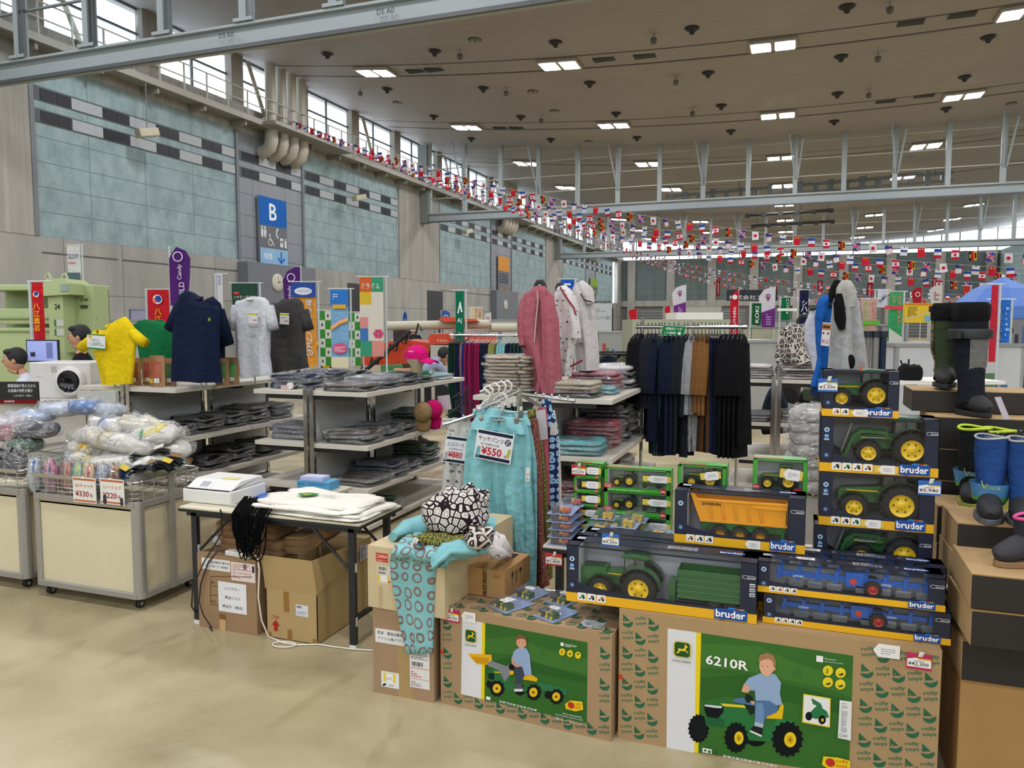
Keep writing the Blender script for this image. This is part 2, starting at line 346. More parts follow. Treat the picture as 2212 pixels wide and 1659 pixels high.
for k in (-1, 0, 1, 2):
    a = P_(k); b = MB(); y0 = max(a, -14)
    b.bb(XL-.5, y0, 0, XL, a+PER, 4.5, CON)
    b.bb(XL-.4, a-3.0 if a-3 > -14 else -14, 4.5, XL+.02, a+2.75, 10.5, PIL)
    b.bb(XL-.45, y0, 10.1, XL-.03, a+PER, 11.25, PIL)
    for (u0, u1, mt) in ((2.75, 12.45, GRN), (12.45, 17.25, GRY), (17.25, 27.15, GRN)):
        if a+u1 < -14: continue
        b.bb(XL-.3, a+u0, 4.5, XL-.04, a+u1, 10.1, mt)
        b.bb(XL-.1, a+u0-.08, 4.5, XL+.045, a+u0+.08, 10.1, M('#6f7578'))
        L = u1-u0; n = round(L/2.43)
        for zz in (8.18, 8.88):
            b.bb(XL-.06, a+u0+.1, zz-.04, XL-.02, a+u1-.1, zz+.4, M('#4a5256'))
            for i in range(n):
                s = a+u0+.35+i*L/n
                b.bb(XL-.05, s, zz, XL-.005, s+.54, zz+.36, M('#10151d')); b.bb(XL-.05, s+.58, zz, XL-.005, s+1.12, zz+.36, M('#10151d'))
                b.bb(XL-.05, s+1.16, zz, XL-.005, min(s+L/n-.04, a+u1-.12), zz+.36, M('#a3a9ac'))
    b.bb(XL-.02, a+12.3, 0, XL+.55, a+17.4, PX(560, 567, XL+.55).z, M('#6c7178', var=.04))
    for u, w in ((21.2, 2.2), (25.0 if k else 31, 2.4)):
        b.bb(XL-.02, a+u, 0, XL+.03, a+u+w, 3.9, M('#2a2c2e'))
    for i in range(3): b.bb(XL-.01, a+2.9+i*3.2, 3.95, XL+.012, a+5.9+i*3.2, 4.0, M('#50504d'))
    struct('wall_left', b)
    # catwalk under the windows
    b = MB(); b.bb(XL-.05, y0, 10.42, XL+.85, a+PER, 10.55, M('#8a8780')); b.bb(XL+.78, y0, 10.36, XL+.88, a+PER, 10.60, M('#9b988f'))
    b.bb(XL, a+13.2, 10.40, XL+1.5, a+19.5, 10.56, M('#8a8780'))
    i = 0
    while i*1.22 < PER:
        y = a+i*1.22; i += 1
        if y < -14: continue
        b.box((XL+.85, y, 11.05), (.05, .05, 1.1), RAIL)
        if i % 2: b.bb(XL, y-.05, 10.15, XL+.75, y+.05, 10.42, M('#8a8780'))
    for z in (11.1, 11.6): b.bb(XL+.83, y0, z-.02, XL+.87, a+PER, z+.02, RAIL)
    struct('trim_1', b)
    # clerestory
    b = MB()
    for i in range(13):
        y = a+.6+i*2.42
        if y < -14: continue
        wide = i % 2 == 1
        b.bb(XL-.4, y-(.38 if wide else .05), 11.2, XL-(.05 if wide else .32), y+(.38 if wide else .05), 13.8, M('#8c867c' if wide else '#5a5e62'))
        if wide and i % 4 == 1: b.cyl((XL+.1, y+1.6, 11.1), (XL+.1, y+.5, 13.2), .09, M('#a59a84'))
    for z in (11.3, 12.45, 13.35): b.bb(XL-.38, y0, z-.04, XL-.3, a+PER, z+.04, M('#5a5e62'))
    struct('window_frame', b, label='grey frames of the left clerestory windows')
    b = MB(); b.bb(XL-.36, y0, 11.25, XL-.35, a+PER, 13.6, film('win_glass', .05, 0, 1, .02, (.96, .98, 1, 1), .05)); struct('window_1', b)
    # ventilation ducts beside the sign bay
    for j in range(4):
        y = a+14.1+j*.78
        if y < 14: continue
        d = MB(); m_ = M('#a8a396', .45)
        d.cyl((XL+.6, y, 10.5), (XL+.6, y, zc(-22.4)), .24, m_, 16)
        d.sweep([(XL+.6, y, 10.5), (XL+.6, y, 9.95), (XL+.5, y, 9.65), (XL+.25, y, 9.48), (XL, y, 9.45)], [(.3, .3)]*5, m_, side=(0, 1, 0), n=16)
        tag(d.build('ventilation_duct'), ['first', 'second', 'third', 'fourth'][j]+' from the camera of four round ducts above the '+['', 'second ', 'third '][k]+'wall sign bay', 'duct', 'round ducts on the catwalk')
# far wall and right wall
b = MB(); FW = concrete('far panel', '#5a6664', '#6b7674', (99, .9, 50, .2, '#4a5452')); SH = M('#7b7d7b', .6)
b.bb(XL, YF, 0, XR, YF+.4, 4.4, M('#6b6c69')); b.bb(XL, YF+.02, 4.4, XR, YF+.4, 10.6, FW)
for i in range(9):
    x = XL+1.5+i*5.5; b.bb(x-.55, YF-.35, 0, x+.55, YF+.1, 10.6, PIL)
    if i < 8:
        for j in range(9): b.bb(x+1, YF-.06, .2+j*.38, x+4.5, YF, .5+j*.38, SH)
b.bb(XL, YF-.3, 4.1, XR, YF+.1, 4.9, PIL)
b.bb(XL-.5, P_(2)+PER-.1, 0, XL, YF+.4, 13.4, CON)
struct('wall_back', b)
b = MB(); 
for i in range(24): b.bb(XL+i*2, YF+.1, 10.6, XL+i*2+.12, YF+.2, 13.6, M('#5a5e62'))
b.bb(XL, YF+.1, 11.5, XR, YF+.2, 11.58, M('#5a5e62')); struct('window_2', b)
b = MB(); b.bb(XR, -14, 0, XR+.4, YF+.4, 4.6, CON); b.bb(XR+.02, -14, 4.6, XR+.4, YF+.4, 10.6, GRN)
for i in range(24): b.bb(XR-.05, -12+i*5, 10.6, XR+.3, -11.6+i*5, 13.8, PIL)
struct('wall_right', b)
b = MB(); b.bb(XL-.5, -14.3, 0, XR+.4, -14, 4.8, CON); b.bb(XL-.5, -14.3, 12.2, XR+.4, -14, 13.8, PIL)  # unseen wall behind the camera, openings made tall to let in frontal daylight
for i in range(9): b.bb(XL+i*5.5, -14.3, 4.8, XL+i*5.5+1, -14, 12.2, PIL)
struct('wall_front', b)
# glass screens across the hall
for k in (0, 1, 2):
    Y = (15.7, 45.9, 76.0)[k]; b = MB(); g = MB(); gm = glassmat()
    b.bb(XL, Y-.16, 8.25, XR, Y+.16, 8.31, STL); b.bb(XL, Y-.16, 8.74, XR, Y+.16, 8.80, STL); b.bb(XL, Y-.02, 8.3, XR, Y+.05, 8.75, STL); b.bb(XL, Y-.2, 8.2, XR, Y-.1, 8.29, STD)
    b.bb(XL-.1, Y-.3, 8.2, XL+.55, Y+.3, 13.2, M('#757a78'))
    n = 19
    for i in range(n):
        x = XL+.6+i*2.48; z1 = zc(x)
        b.bb(x-.12, Y-.13, 8.8, x+.12, Y+.13, z1, STL)
        if k == 0: b.bb(x+.14, Y-.2, 8.8, x+.2, Y-.1, z1, STD); b.bb(x+.3, Y-.2, 8.8, x+.33, Y-.1, z1, STD); b.box((x+.05, Y-.17, 8.85), (.55, .1, .08), STL)
        if k and i % 2: b.cyl((x, Y-.15, 9.6), (x-.35, Y-1.2, z1), .05, STL); b.cyl((x+.12, Y-.15, 9.6), (x+.35, Y-1.0, z1-.3), .05, STL)
        if i < n-1:
            x2 = XL+.6+(i+1)*2.48
            g.add([(x, Y, 8.8), (x2, Y, 8.8), (x2, Y, zc(x2)), (x, Y, zc(x))], [(0, 1, 2, 3)], gm)
            z = 8.82
            while z < max(z1, zc(x2)):
                b.bb(x, Y-.06, z-.025, x2, Y+.02, z+.025, RAIL if k else M('#7d8488')); z += .93 if k else 1.25
    struct('trim_2', b, label='steel frame of a glass screen hung below the ceiling')
    struct('window_3', g, label='panes of a glass screen')
    if k == 0:
        for t, px, py in (('DS A01', 473, 79), ('DS A02', 814, 28)):
            p = PY(px, py, Y-.17); g2 = MB(); G(g2, p, eps=.003).text(t[:5], 0, -.05, .12, '#3f474c'); 
            if g2.v: struct('trim_3', g2)
# ---------------- lamps
LAMPX = [-17.5, -9.1, -.95, 7.0, 15.2]; ORD = ['first', 'second', 'third', 'fourth', 'fifth', 'sixth', 'seventh', 'eighth', 'ninth', 'tenth', 'eleventh', 'twelfth', 'thirteenth', 'fourteenth', 'fifteenth', 'sixteenth', 'seventeenth', 'eighteenth', 'nineteenth', 'twentieth']
ORD += ['twenty-'+o for o in ORD[:9]]+['thirtieth']+['thirty-'+o for o in ORD[:9]]+['fortieth']+['forty-'+o for o in ORD[:9]]
lampm, nt, p_, o_ = newmat('lamp diffuser'); p_.inputs['Emission Color'].default_value = (.97, .955, 1.0, 1); p_.inputs['Emission Strength'].default_value = LAMP_W; lampm.cycles.emission_sampling = 'FRONT'
def lamp_proto():
    t = T('ceiling_light', '', 'ceiling light')
    h = MB()
    for s in (-.42, .42): h.bb(s-.36, -.5, .0, s+.36, .5, .16, M('#b5aea2'))
    h.bb(-.85, -.56, .04, .85, .56, .1, M('#9a948c')); h.build('housing', t)
    for s in (-.42, .42):
        d = MB(); d.add([(s-.32, -.42, -.012), (s-.32, .42, -.012), (s+.32, .42, -.012), (s+.32, -.42, -.012)], [(0, 1, 2, 3)], lampm); d.build('diffuser', t)
    return t
lp = lamp_proto(); first = True
HALLN = ['before the first glass screen', 'past the first glass screen', 'past the second glass screen', 'past the third glass screen']
for k in (-1, 0, 1, 2):
    for r, dy in enumerate((5, 15, 25)):
        for i, x in enumerate(LAMPX):
            y = P_(k)+dy
            if y < -10: continue
            lab = f'twin ceiling lamp {HALLN[k+1]}, {ORD[i]} from left in {ORD[r]} row'
            o = lp if first else dup(lp); first = False
            o.location = (x, y, zc(x)-.12); o['label'] = lab; o['group'] = 'twin ceiling lamps'; o.rotation_euler[1] = -math.atan(2*1.4*x/22.5**2)
def on_ceiling(px, py):
    x = 0
    for _ in range(12): p = PZ(px, py, zc(x)); x = p.x
    return p
def cone():
    m = MB(); k = M('#17181a', .5); m.lathe([(.02, 0), (.40, -.02), (.42, -.06), (.3, -.14), (.16, -.22), (.12, -.36), (.01, -.38)], k, n=18); return m
cm = cone(); cm.v = [(x*.62, y*.62, z*.62) for x, y, z in cm.v]; cm = cm.mesh('ceiling_speaker')
CONES = [(939, 109), (1044, 189), (1200, 90), (1274, 178), (1331, 244), (1125, 251), (937, 250), (836, 191), (1018, 298), (1190, 300), (1376, 296), (1830, 13), (1495, 60), (2135, 79), (1817, 121), (1530, 156), (2084, 165), (1809, 201), (1558, 227), (2044, 233), (1802, 261), (1579, 282), (707, 115)]
def near_word(px, py): return ('left' if px < 900 else 'middle' if px < 1500 else 'right')+(' and near' if py < 130 else ' and mid-depth' if py < 220 else ' and far')
CONES.sort(key=lambda q: (q[1] > 130, q[1] > 220, q[0])); rows = {}
for (px, py) in CONES:
    p = on_ceiling(px, py); o = D.objects.new('ceiling_speaker', cm); COL.objects.link(o); o.location = p
    w = 'near' if py < 130 else 'middle' if py < 220 else 'far'; rows[w] = rows.get(w, 0)+1
    tag(o, f'black cone ceiling speaker, {ORD[rows[w]-1]} from left in the {w} band of the ceiling', 'speaker', 'black cone speakers on the ceiling')
rg = MB(); rg.lathe([(.05, -.02), (.34, -.03), (.38, 0)], M('#3d3a37')); rg.lathe([(.12, -.025), (.25, -.035)], M('#908a82')); rg.v = [(x*.7, y*.7, z) for x, y, z in rg.v]; rgm = rg.mesh('ceiling_diffuser')
for i, (px, py) in enumerate([(1026, 85), (1151, 197), (1198, 239), (859, 221), (1272, 305), (2184, 223)]):
    o = D.objects.new('ceiling_diffuser', rgm); COL.objects.link(o); o.location = on_ceiling(px, py)
    tag(o, f'round recessed air diffuser in the ceiling, {ORD[i]} of six counted from the camera outward', 'diffuser', 'round ceiling diffusers')
gr = MB(); gr.bb(-.42, -.22, -.03, .42, .22, .1, M('#1c1d1e')); 
for i in range(5): gr.bb(-.38, -.18+i*.08, -.035, .38, -.16+i*.08, -.03, M('#3a3b3c'))
grm = gr.mesh('ceiling_grille')
for i, (px, py) in enumerate([(899, 153), (939, 150), (1305, 128), (1393, 121), (1967, 49), (2078, 32), (1082, 276), (1913, 219), (1996, 207), (1117, 276)]):
    o = D.objects.new('ceiling_grille', grm); COL.objects.link(o); o.location = on_ceiling(px, py)
    tag(o, f'dark rectangular grille in the lamp track, {ORD[i % 6]} from left in the {"near" if i < 6 else "far"} track', 'grille', 'dark grilles in the lamp tracks')
sm = MB(); sm.cyl((0, 0, 0), (0, 0, -.18), .015, M('#6b665f')); sm.lathe([(.1, -.18), (.12, -.22), (.1, -.36), (.03, -.38)], M('#5a554f'), n=12); smm = sm.mesh('smoke_detector')
for i, (px, py) in enumerate([(993, 107), (1412, 71), (1923, 3), (1093, 189), (1460, 164), (1897, 112), (1877, 193), (1496, 233), (778, 190), (1169, 250)]):
    o = D.objects.new('smoke_detector', smm); COL.objects.link(o); o.location = on_ceiling(px, py)
    tag(o, f'small hanging detector under the ceiling, {ORD[i]} of ten from the nearest', 'detector', 'small hanging ceiling detectors')
# wall-hung speakers on cables
for i, (px, py) in enumerate([(318, 287), (776, 427), (1010, 500)]):
    p = PX(px, py, XL+.82); t = T('hanging_speaker', ['cream loudspeaker hanging on a cable before the nearest green panels', 'cream loudspeaker hanging on a cable left of the second glass screen', 'cream loudspeaker hanging below the second glass screen'][i], 'speaker', p, -.3)
    MB().box((0, 0, 0), (.42, .75, .3), M('#b9b49c', .6), rx=.25).build('body', t, bevel=.05); MB().cyl((0, 0, .1), (0, 0, 10.4-p.z), .02, M('#77777a')).build('cable', t)
# hanging battens beyond the second screen
for i, (pa, pb) in enumerate((((1615, 463), (1795, 452)), ((1627, 486), (1798, 476)))):
    a = PY(pa[0], pa[1]+2, 62+i*5); c2 = PY(pb[0], pb[1]+2, 62+i*5); t = T('lighting_batten', ['upper of two long black battens hung beyond the glass screen', 'lower of two long black battens hung beyond the glass screen'][i], 'batten', a)
    d = c2-a; MB().cyl((0, 0, 0), d, .12, M('#1c1d1f')).build('bar', t); h = MB()
    for q in (0, .2, .4, .6, .8, 1): h.box(d*q+Vector((0, 0, -.05)), (.35, .3, .3), M('#1c1d1f'))
    h.build('fixture', t); h = MB()
    for q in (.05, .3, .6, .95): h.cyl(d*q, (d.x*q, 0, zc(a.x+d.x*q)-a.z-.03), .02, M('#333333'))
    h.build('cable', t)
t = T('equipment_truss', 'long grey truss with hanging fittings seen through the second glass screen', 'truss', (PY(1730, 408, 56).x, 56, PY(1730, 408, 56).z)); h = MB()
h.cyl((-9, 0, 0), (9, 0, .5), .1, M('#5c6263')); h.cyl((-9, 0, -.5), (9, 0, 0), .08, M('#5c6263')); h.build('bar', t); h = MB()
for i in range(19): h.box((-8.6+i*.95, 0, -.25+i*.027), (.35, .4, .9 if i % 2 else .6), M('#4d5354'))
h.build('fitting', t); h = MB()
for i in range(5): h.cyl((-8+i*4, 0, .3), (-8+i*4, 0, .75), .03, M('#5c6263'))
h.build('hanger_rod', t)
# ---------------- signs on the left wall
def wallsign(x0, y0, x1, y1, y2, y3, letter, c1, arrow, label, kind=0):
    a = PX(x0, y0, XL+.12); b_ = PX(x1, y0, XL+.12); w = b_.y-a.y; z = lambda py: PX(x0, py, XL+.12).z
    zt, z1, z2, z3 = z(y0), z(y1), z(y2), z(y3)
    t = T('wall_sign', label, 'sign', (XL+.06, a.y, z3)); m = MB(); m.bb(0, 0, 0, .08, w, zt-z3, M('#77828a')); g = G(m, (.08, 0, 0), (0, 1, 0), (0, 0, 1), .002, n=(1, 0, 0))
    H3 = zt-z3; g.rect(0, z1-z3, w, zt-z1, c1); g.text(letter, w/2, z1-z3+(zt-z1)*.2, (zt-z1)*.6, '#e8ecee', al='c', bold=.03)
    g.rect(0, z2-z3, w, z1-z2, '#6c6f75'); h = z1-z2; wh = '#d5d8da'; q = z2-z3
    if not kind:
        for xx in (.07, .17): g.circ(w*xx+w*.03, q+h*.88, h*.06, wh); g.poly([(w*xx-w*.01, q+h*.8), (w*xx+w*.07, q+h*.8), (w*xx+w*.07, q+h*.6), (w*xx+w*.05, q+h*.45), (w*xx+w*.01, q+h*.45), (w*xx-w*.01, q+h*.6)], wh)
        g.ring(w*.38, q+h*.28, h*.16, h*.04, wh); g.circ(w*.36, q+h*.58, h*.05, wh); g.line([(w*.36, q+h*.55), (w*.38, q+h*.35), (w*.46, q+h*.3), (w*.5, q+h*.12)], h*.05, wh)
        g.line([(w*.66, q+h*.92), (w*.6, q+h*.8), (w*.6, q+h*.6), (w*.66, q+h*.5)], h*.09, wh)
        g.rect(w*.72, q+h*.12, w*.12, h*.4, wh); g.rect(w*.74, q+h*.3, w*.08, h*.12, '#6c6f75'); g.circ(w*.92, q+h*.48, h*.05, wh); g.poly([(w*.88, q+h*.42), (w*.96, q+h*.42), (w*.96, q+h*.1), (w*.88, q+h*.1)], wh)
    else: g.lines(w*.1, q+h*.1, w*.8, h*.8, 4, '#3d3f44')
    g.rect(0, 0, w, z2-z3, '#8fb4d4' if not kind else '#77777a'); g.text('喫煙' if not kind else '食堂', w*.28, (z2-z3)*.3, (z2-z3)*.4, '#dfeaf2' if not kind else '#a08d60', al='c')
    g.line([(w*.75, (z2-z3)*.85), (w*.75, (z2-z3)*.2)], w*.05, arrow); g.line([(w*.62, (z2-z3)*.45), (w*.75, (z2-z3)*.15), (w*.88, (z2-z3)*.45)], w*.05, arrow)
    m.build('sign_panel', t); return t
wallsign(557, 421, 617, 483, 533, 568, 'B', '#1d5fae', '#2f6ec0', 'blue wall sign with a big white letter B above pictograms and arrow')
wallsign(1076, 552, 1099, 584, 612, 636, '', '#c98b3c', '#b98b3c', 'tall grey wall sign with an orange top square and orange arrow', 1)
wallsign(1275, 600, 1291, 618, 626, 634, '', '#7f9a3c', '#7f9a3c', 'small wall sign with a green square far along the left wall', 1)
for i, (px, py) in enumerate(((601, 610), (1093, 659))):
    p = PX(px, py, XL+.6); t = T('wall_clock', ['round white clock on grey entrance block behind the near banners', 'round white clock on the farther grey entrance block'][i], 'clock', p)
    MB().lathe([(0, .02), (.36, .03), (.4, .0), (.4, -.05)], M('#c9c5b4'), axis='X', n=28).build('face', t); m = MB()
    g = G(m, (.03, 0, 0), (0, 1, 0), (0, 0, 1), .002, n=(1, 0, 0))
    for j in range(12): g.rect(.29*math.cos(j*PI/6)-.015, .29*math.sin(j*PI/6)-.02, .03, .04, '#222222', 0)
    g.k += 1; g.line([(-.05, -.02), (.17, .05)], .03, '#222222'); g.line([(0, -.05), (-.02, .24)], .02, '#222222'); m.build('clock_hand', t)
# ================================================================ cartons and toys at the front
CARD = M('#98784e', .8, var=.07, bump=.05, scale=5); CARD2 = M('#a57d4f', .8, var=.06, scale=5); CREAM = M('#c4b28c', .8, var=.06); CARDD = M('#8d6b45', .8)
TAPE = M('#a58a5c', .3, var=.03); NAVY = M('#141c33', .4, var=.04); YEL = M('#e0aa14', .4, var=.03); BLK = M('#141414', .6); WHT = M('#dcdad2', .6, var=.03)
def carton(name, label, x0, y0, z0, w, d, h, mat, rz=0.0, seam='x', cat='box', group=None):
    """front-left-bottom corner at x0,y0,z0"""
    t = T(name, label, cat, (x0, y0, z0), rz, group); b = MB()
    b.bb(0, 0, 0, w, d, h, mat)
    dk = M('#5f4629', .9)
    if seam == 'x': b.bb(.004, d/2-.0012, h, w-.004, d/2+.0012, h+.0008, dk)
    else: b.bb(w/2-.0012, .004, h, w/2+.0012, d-.004, h+.0008, dk)
    b.build('carton', t, bevel=.004); return t
def facer(t, w, d, h, side='front'):
    """a print surface on a carton face, and its pixel-to-face map"""
    mb = MB(); rz = t.rotation_euler[2]; R = Matrix.Rotation(rz, 3, 'Z'); L = t.location
    if side == 'front': g = G(mb, (0, 0, 0), (1, 0, 0), (0, 0, 1)); o, u, v = Vector((0, 0, 0)), Vector((1, 0, 0)), Vector((0, 0, 1))
    elif side == 'right': g = G(mb, (w, 0, 0), (0, 1, 0), (0, 0, 1)); o, u, v = Vector((w, 0, 0)), Vector((0, 1, 0)), Vector((0, 0, 1))
    elif side == 'top': g = G(mb, (0, 0, h+.001), (1, 0, 0), (0, 1, 0)); o, u, v = Vector((0, 0, h)), Vector((1, 0, 0)), Vector((0, 1, 0))
    elif side == 'left': g = G(mb, (0, d, 0), (0, -1, 0), (0, 0, 1)); o, u, v = Vector((0, d, 0)), Vector((0, -1, 0)), Vector((0, 0, 1))
    g.n = g.u.cross(g.v_)
    wo, wu, wv = L+R @ o, R @ u, R @ v; wn = wu.cross(wv)
    def px(x, y):
        dr = Vector(ray(x, y)); C = Vector((0, 0, H_)); k = (wo-C).dot(wn)/dr.dot(wn); P = C+dr*k-wo; return P.dot(wu), P.dot(wv)
    g.px = px; return g, mb
def rolly(g, w, h, skip=None, cw=.101, ch=.064, rot=-.12, dense=True, m=.012, s=1.0):
    """rows of the small repeated print"""
    r = 0; y = m
    while y < h-.03:
        x = m-(cw/2 if r % 2 else 0)
        while x < w-.02:
            def ok(a, b): return m*.5 < a < w-.004 and b < h-.004 and not (skip and skip[0]-.004 < a < skip[2] and skip[1]-.03 < b < skip[3])
            if x > 0 and ok(x, y) and ok(x+.045*s, y):
                g.text('rolly', x+.002*s, y+.030*s, .017*s, '#3f6b50', w=.046*s, bold=.05, rot=.2)
                g.text('toys', x+.004*s, y+.010*s, .015*s, '#3f6b50', w=.044*s, bold=.05, rot=.2)
            xx = x+.054*s
            if ok(xx, y) and ok(xx+.03*s, y):
                g.poly([(xx+.018*s+.022*s*math.cos(a*PI/8-.1), y+.022*s+.022*s*math.sin(a*PI/8-.1)) for a in range(-7, 2)]+[(xx+.02*s, y+.016*s)], '#2f6348', 0)
                g.poly([(xx, y+.022*s), (xx, y+.052*s), (xx+.028*s, y+.028*s)], '#2f6348', 0); g.circ(xx+.008*s, y+.029*s, .004*s, '#a08058', n=8)
            x += cw*s
        y += ch*s; r += 1; g.k = 1
def deer(g, x, y, w, h):
    """green badge with a leaping yellow deer"""
    g.rrect(x, y, w, h, w*.2, '#e8c62c'); g.rrect(x+w*.04, y+h*.04, w*.92, h*.92, w*.18, '#24522c')
    P = [(.18, .30), (.30, .38), (.24, .50), (.30, .56), (.48, .54), (.60, .58), (.66, .70), (.62, .82), (.70, .86), (.78, .74), (.84, .72), (.82, .66), (.74, .64), (.70, .50), (.80, .44), (.88, .36), (.84, .32), (.72, .42), (.62, .42), (.42, .42), (.36, .34), (.26, .24), (.14, .22)]
    g.poly([(x+a*w, y+(b*1.0)*h) for a, b in P], '#e8c62c')
def warp(g, x0, y0, s=.33759):
    def f(x, y): return g.px(x0+x*s, y0+y*s)
    return f
def price(t, loc, col, txt, s=1.0, name='price_tag', rx=0.0, label=None, n=(0, -1, 0), band='#d9c23c'):
    mb = MB(); X, Y, Z = loc; w, h = .078*s, .056*s
    mb.bb(X, Y-.002, Z, X+w, Y, Z+h, M(col, .4, var=0)); g = G(mb, (X, Y-.002, Z), (1, 0, 0), (0, 0, 1), .0002)
    g.n = Vector((0, -1, 0)); g.poly([(.002*s, .008*s), (w-.002*s, .008*s), (w-.002*s, h*.62), (w*.5, h*.62), (w*.4, h*.74), (.002*s, h*.62)], '#e6e3de')
    g.rect(w*.45, h*.63, w*.5, h*.08, band); g.text(txt, w*.06, h*.2, h*.26, '#1d1d20', w=w*.82, bold=.02); g.rect(w*.3, h*.5, w*.4, h*.05, '#8d8a90')
    mb.add([(X+w*.45, Y-.003, Z+h*.8), (X+w*.62, Y-.004, Z+h*.82), (X+w*.7, Y-.012*s, Z+h*1.2), (X+w*.5, Y-.006, Z+h*1.18)], [(0, 1, 2, 3)], WHT)
    return mb.build(name, t, label=label)
def hangtag(t, loc, w, h, name='paper_tag', flip=False, tilt=0.0, yel=False, label=None, up=(0, 0, 1), n=(0, -1, 0)):
    mb = MB(); g = G(mb, loc, (math.cos(tilt), 0, math.sin(tilt)), (-math.sin(tilt), 0, math.cos(tilt)), .0002); g.n = Vector(n)
    if n != (0, -1, 0): g.u, g.v_ = Vector((1, 0, 0)), Vector(up)
    f = (lambda a: w-a) if flip else (lambda a: a)
    if yel: g.rect(-w*.22, h*.12, w*1.4, h*.8, '#d8bd55')
    g.poly([(f(0), h*.5), (f(w*.2), h), (f(w), h), (f(w), 0), (f(w*.2), 0)][::(-1 if flip else 1)], '#e2e0dc')
    g.lines(w*.3, h*.25, w*.55, h*.5, 3, '#9a9a9e'); return mb.build(name, t, label=label)

# ---------------- big printed carton with loader tractor picture (left)
JW, JH, JD_ = .770, .434, .36
jd = carton('toy_carton', 'brown toy carton printed with a boy on a green loader tractor with trailer', -1.400, 2.938, 0, JW, JD_, JH, M('#a18562', .8, var=.05), math.radians(-4.2))
g, mb = facer(jd, JW, JD_, JH)
rolly(g, JW, JH, (.08, .045, .675, .415)); g.k = 6
g.w = warp(g, 736, 1099)
g.poly([(778, 700), (905, 728), (898, 1215), (770, 1185)], '#d5d6d8'); g.poly([(905, 728), (927, 733), (921, 1222), (898, 1216)], '#e3c81e'); g.poly([(925, 730), (1580, 855), (1575, 1374), (920, 1222)], '#35642a')
g.poly([(925, 830), (1100, 815), (1300, 900), (1579, 960), (1579, 1060), (1300, 1000), (1100, 930), (922, 920)], '#416f30'); g.poly([(925, 980), (1140, 940), (1330, 1010), (1577, 1080), (1576, 1120), (1300, 1060), (923, 1080)], '#2c5a26')
for i in range(4): g.line([(1230+i*40, 960+i*4), (1330+i*30, 1000+i*20), (1577, 1010+i*42)], 6e-3, '#4b7a3c')
g.poly([(1275, 900), (1300, 875), (1320, 905), (1320, 935), (1278, 930)], '#3a6a2e')
W2 = [(1003, 1148, 44), (1237, 1172, 44), (1383, 1200, 42)]
g.circ(960, 1120, 28, '#15181a'); g.circ(1150, 1160, 34, '#15181a'); g.circ(1330, 1190, 26, '#15181a')
g.poly([(945, 1040), (985, 1020), (1060, 1030), (1085, 1060), (1090, 1120), (1180, 1140), (1240, 1110), (1250, 1140), (1180, 1170), (1060, 1160), (1020, 1110), (950, 1100)], '#2d6a3c')
g.poly([(945, 1050), (985, 1052), (985, 1095), (948, 1088)], '#16231a'); g.poly([(985, 1040), (1030, 1044), (1030, 1050), (985, 1047)], '#dfc42a')
g.poly([(815, 925), (965, 932), (970, 965), (935, 998), (870, 990), (840, 958)], '#dfa81c'); g.poly([(838, 945), (955, 955), (935, 992), (872, 985)], '#c48f14')
g.poly([(940, 985), (965, 970), (1060, 1005), (1110, 980), (1120, 1020), (1085, 1060), (1050, 1105), (1030, 1060), (1010, 1030), (945, 1005)], '#7c8085')
g.poly([(1160, 1065), (1225, 1062), (1262, 1085), (1255, 1105), (1200, 1095), (1165, 1090)], '#dfb01e'); g.circ(1095, 1048, 14, '#dfb01e')
g.poly([(1262, 1105), (1450, 1150), (1445, 1190), (1340, 1165), (1290, 1160)], '#2f7048'); g.circ(1100, 1010, 24, '#16181a', ry=22)
for cx, cy, r in W2:
    g.circ(cx, cy, r, '#14171a', ry=r*1.1, n=24)
    for a in range(10): g.circ(cx+r*math.cos(a*.628), cy+r*1.1*math.sin(a*.628), r*.14, '#14171a', n=6, up=0)
    g.k += 1; g.circ(cx-2, cy, r*.6, '#e0b820', ry=r*.68); g.circ(cx-2, cy, r*.3, '#c79a18'); g.circ(cx-2, cy, r*.13, '#14171a')
g.poly([(1112, 1015), (1175, 1000), (1212, 1040), (1225, 1060), (1180, 1062), (1160, 1100), (1160, 1130), (1125, 1130), (1120, 1050)], '#3b4654')       # trousers
g.poly([(1118, 1120), (1160, 1118), (1168, 1160), (1112, 1162)], '#4f5356'); g.poly([(1112, 1150), (1168, 1150), (1166, 1166), (1114, 1166)], '#d8d8d8')
g.poly([(1128, 895), (1150, 885), (1190, 890), (1212, 930), (1218, 1000), (1225, 1060), (1180, 1062), (1165, 1010), (1130, 1000), (1095, 960), (1110, 910)], '#8fa6c8')  # shirt
g.poly([(1095, 950), (1118, 965), (1112, 985), (1130, 1000), (1165, 990), (1165, 1004), (1125, 1012), (1098, 990)], '#c99478')
g.circ(1160, 848, 34, '#d09a7c', ry=42); g.poly([(1122, 850), (1125, 815), (1150, 800), (1180, 808), (1195, 840), (1190, 870), (1186, 838), (1165, 828), (1135, 832)], '#7a5636')
g.circ(1145, 850, 3, '#2b2320', n=8, up=0); g.circ(1168, 852, 3, '#2b2320', n=8); g.line([(1146, 876), (1158, 880), (1168, 876)], .002, '#8b3c33'); g.line([(1155, 855), (1153, 866)], .0012, '#a8705a')
for x in (1420, 1470, 1521): g.circ(x, 913+(x-1420)*.2, 20, '#e2c41f', ry=23); 
g.text  # small print and emblem follow without the warp
P0 = g.w; g.w = None
def Q(x, y): return P0(x, y)
a = Q(800, 845); deer(g, a[0], a[1], .052, .055); a = Q(800, 878); g.text('JOHN DEERE', a[0]-.002, a[1]+.004, .008, '#5b5f62', w=.055)
a = Q(1418, 922); g.text('3', a[0]-.004, a[1]-.001, .014, '#35642a', bold=.03)
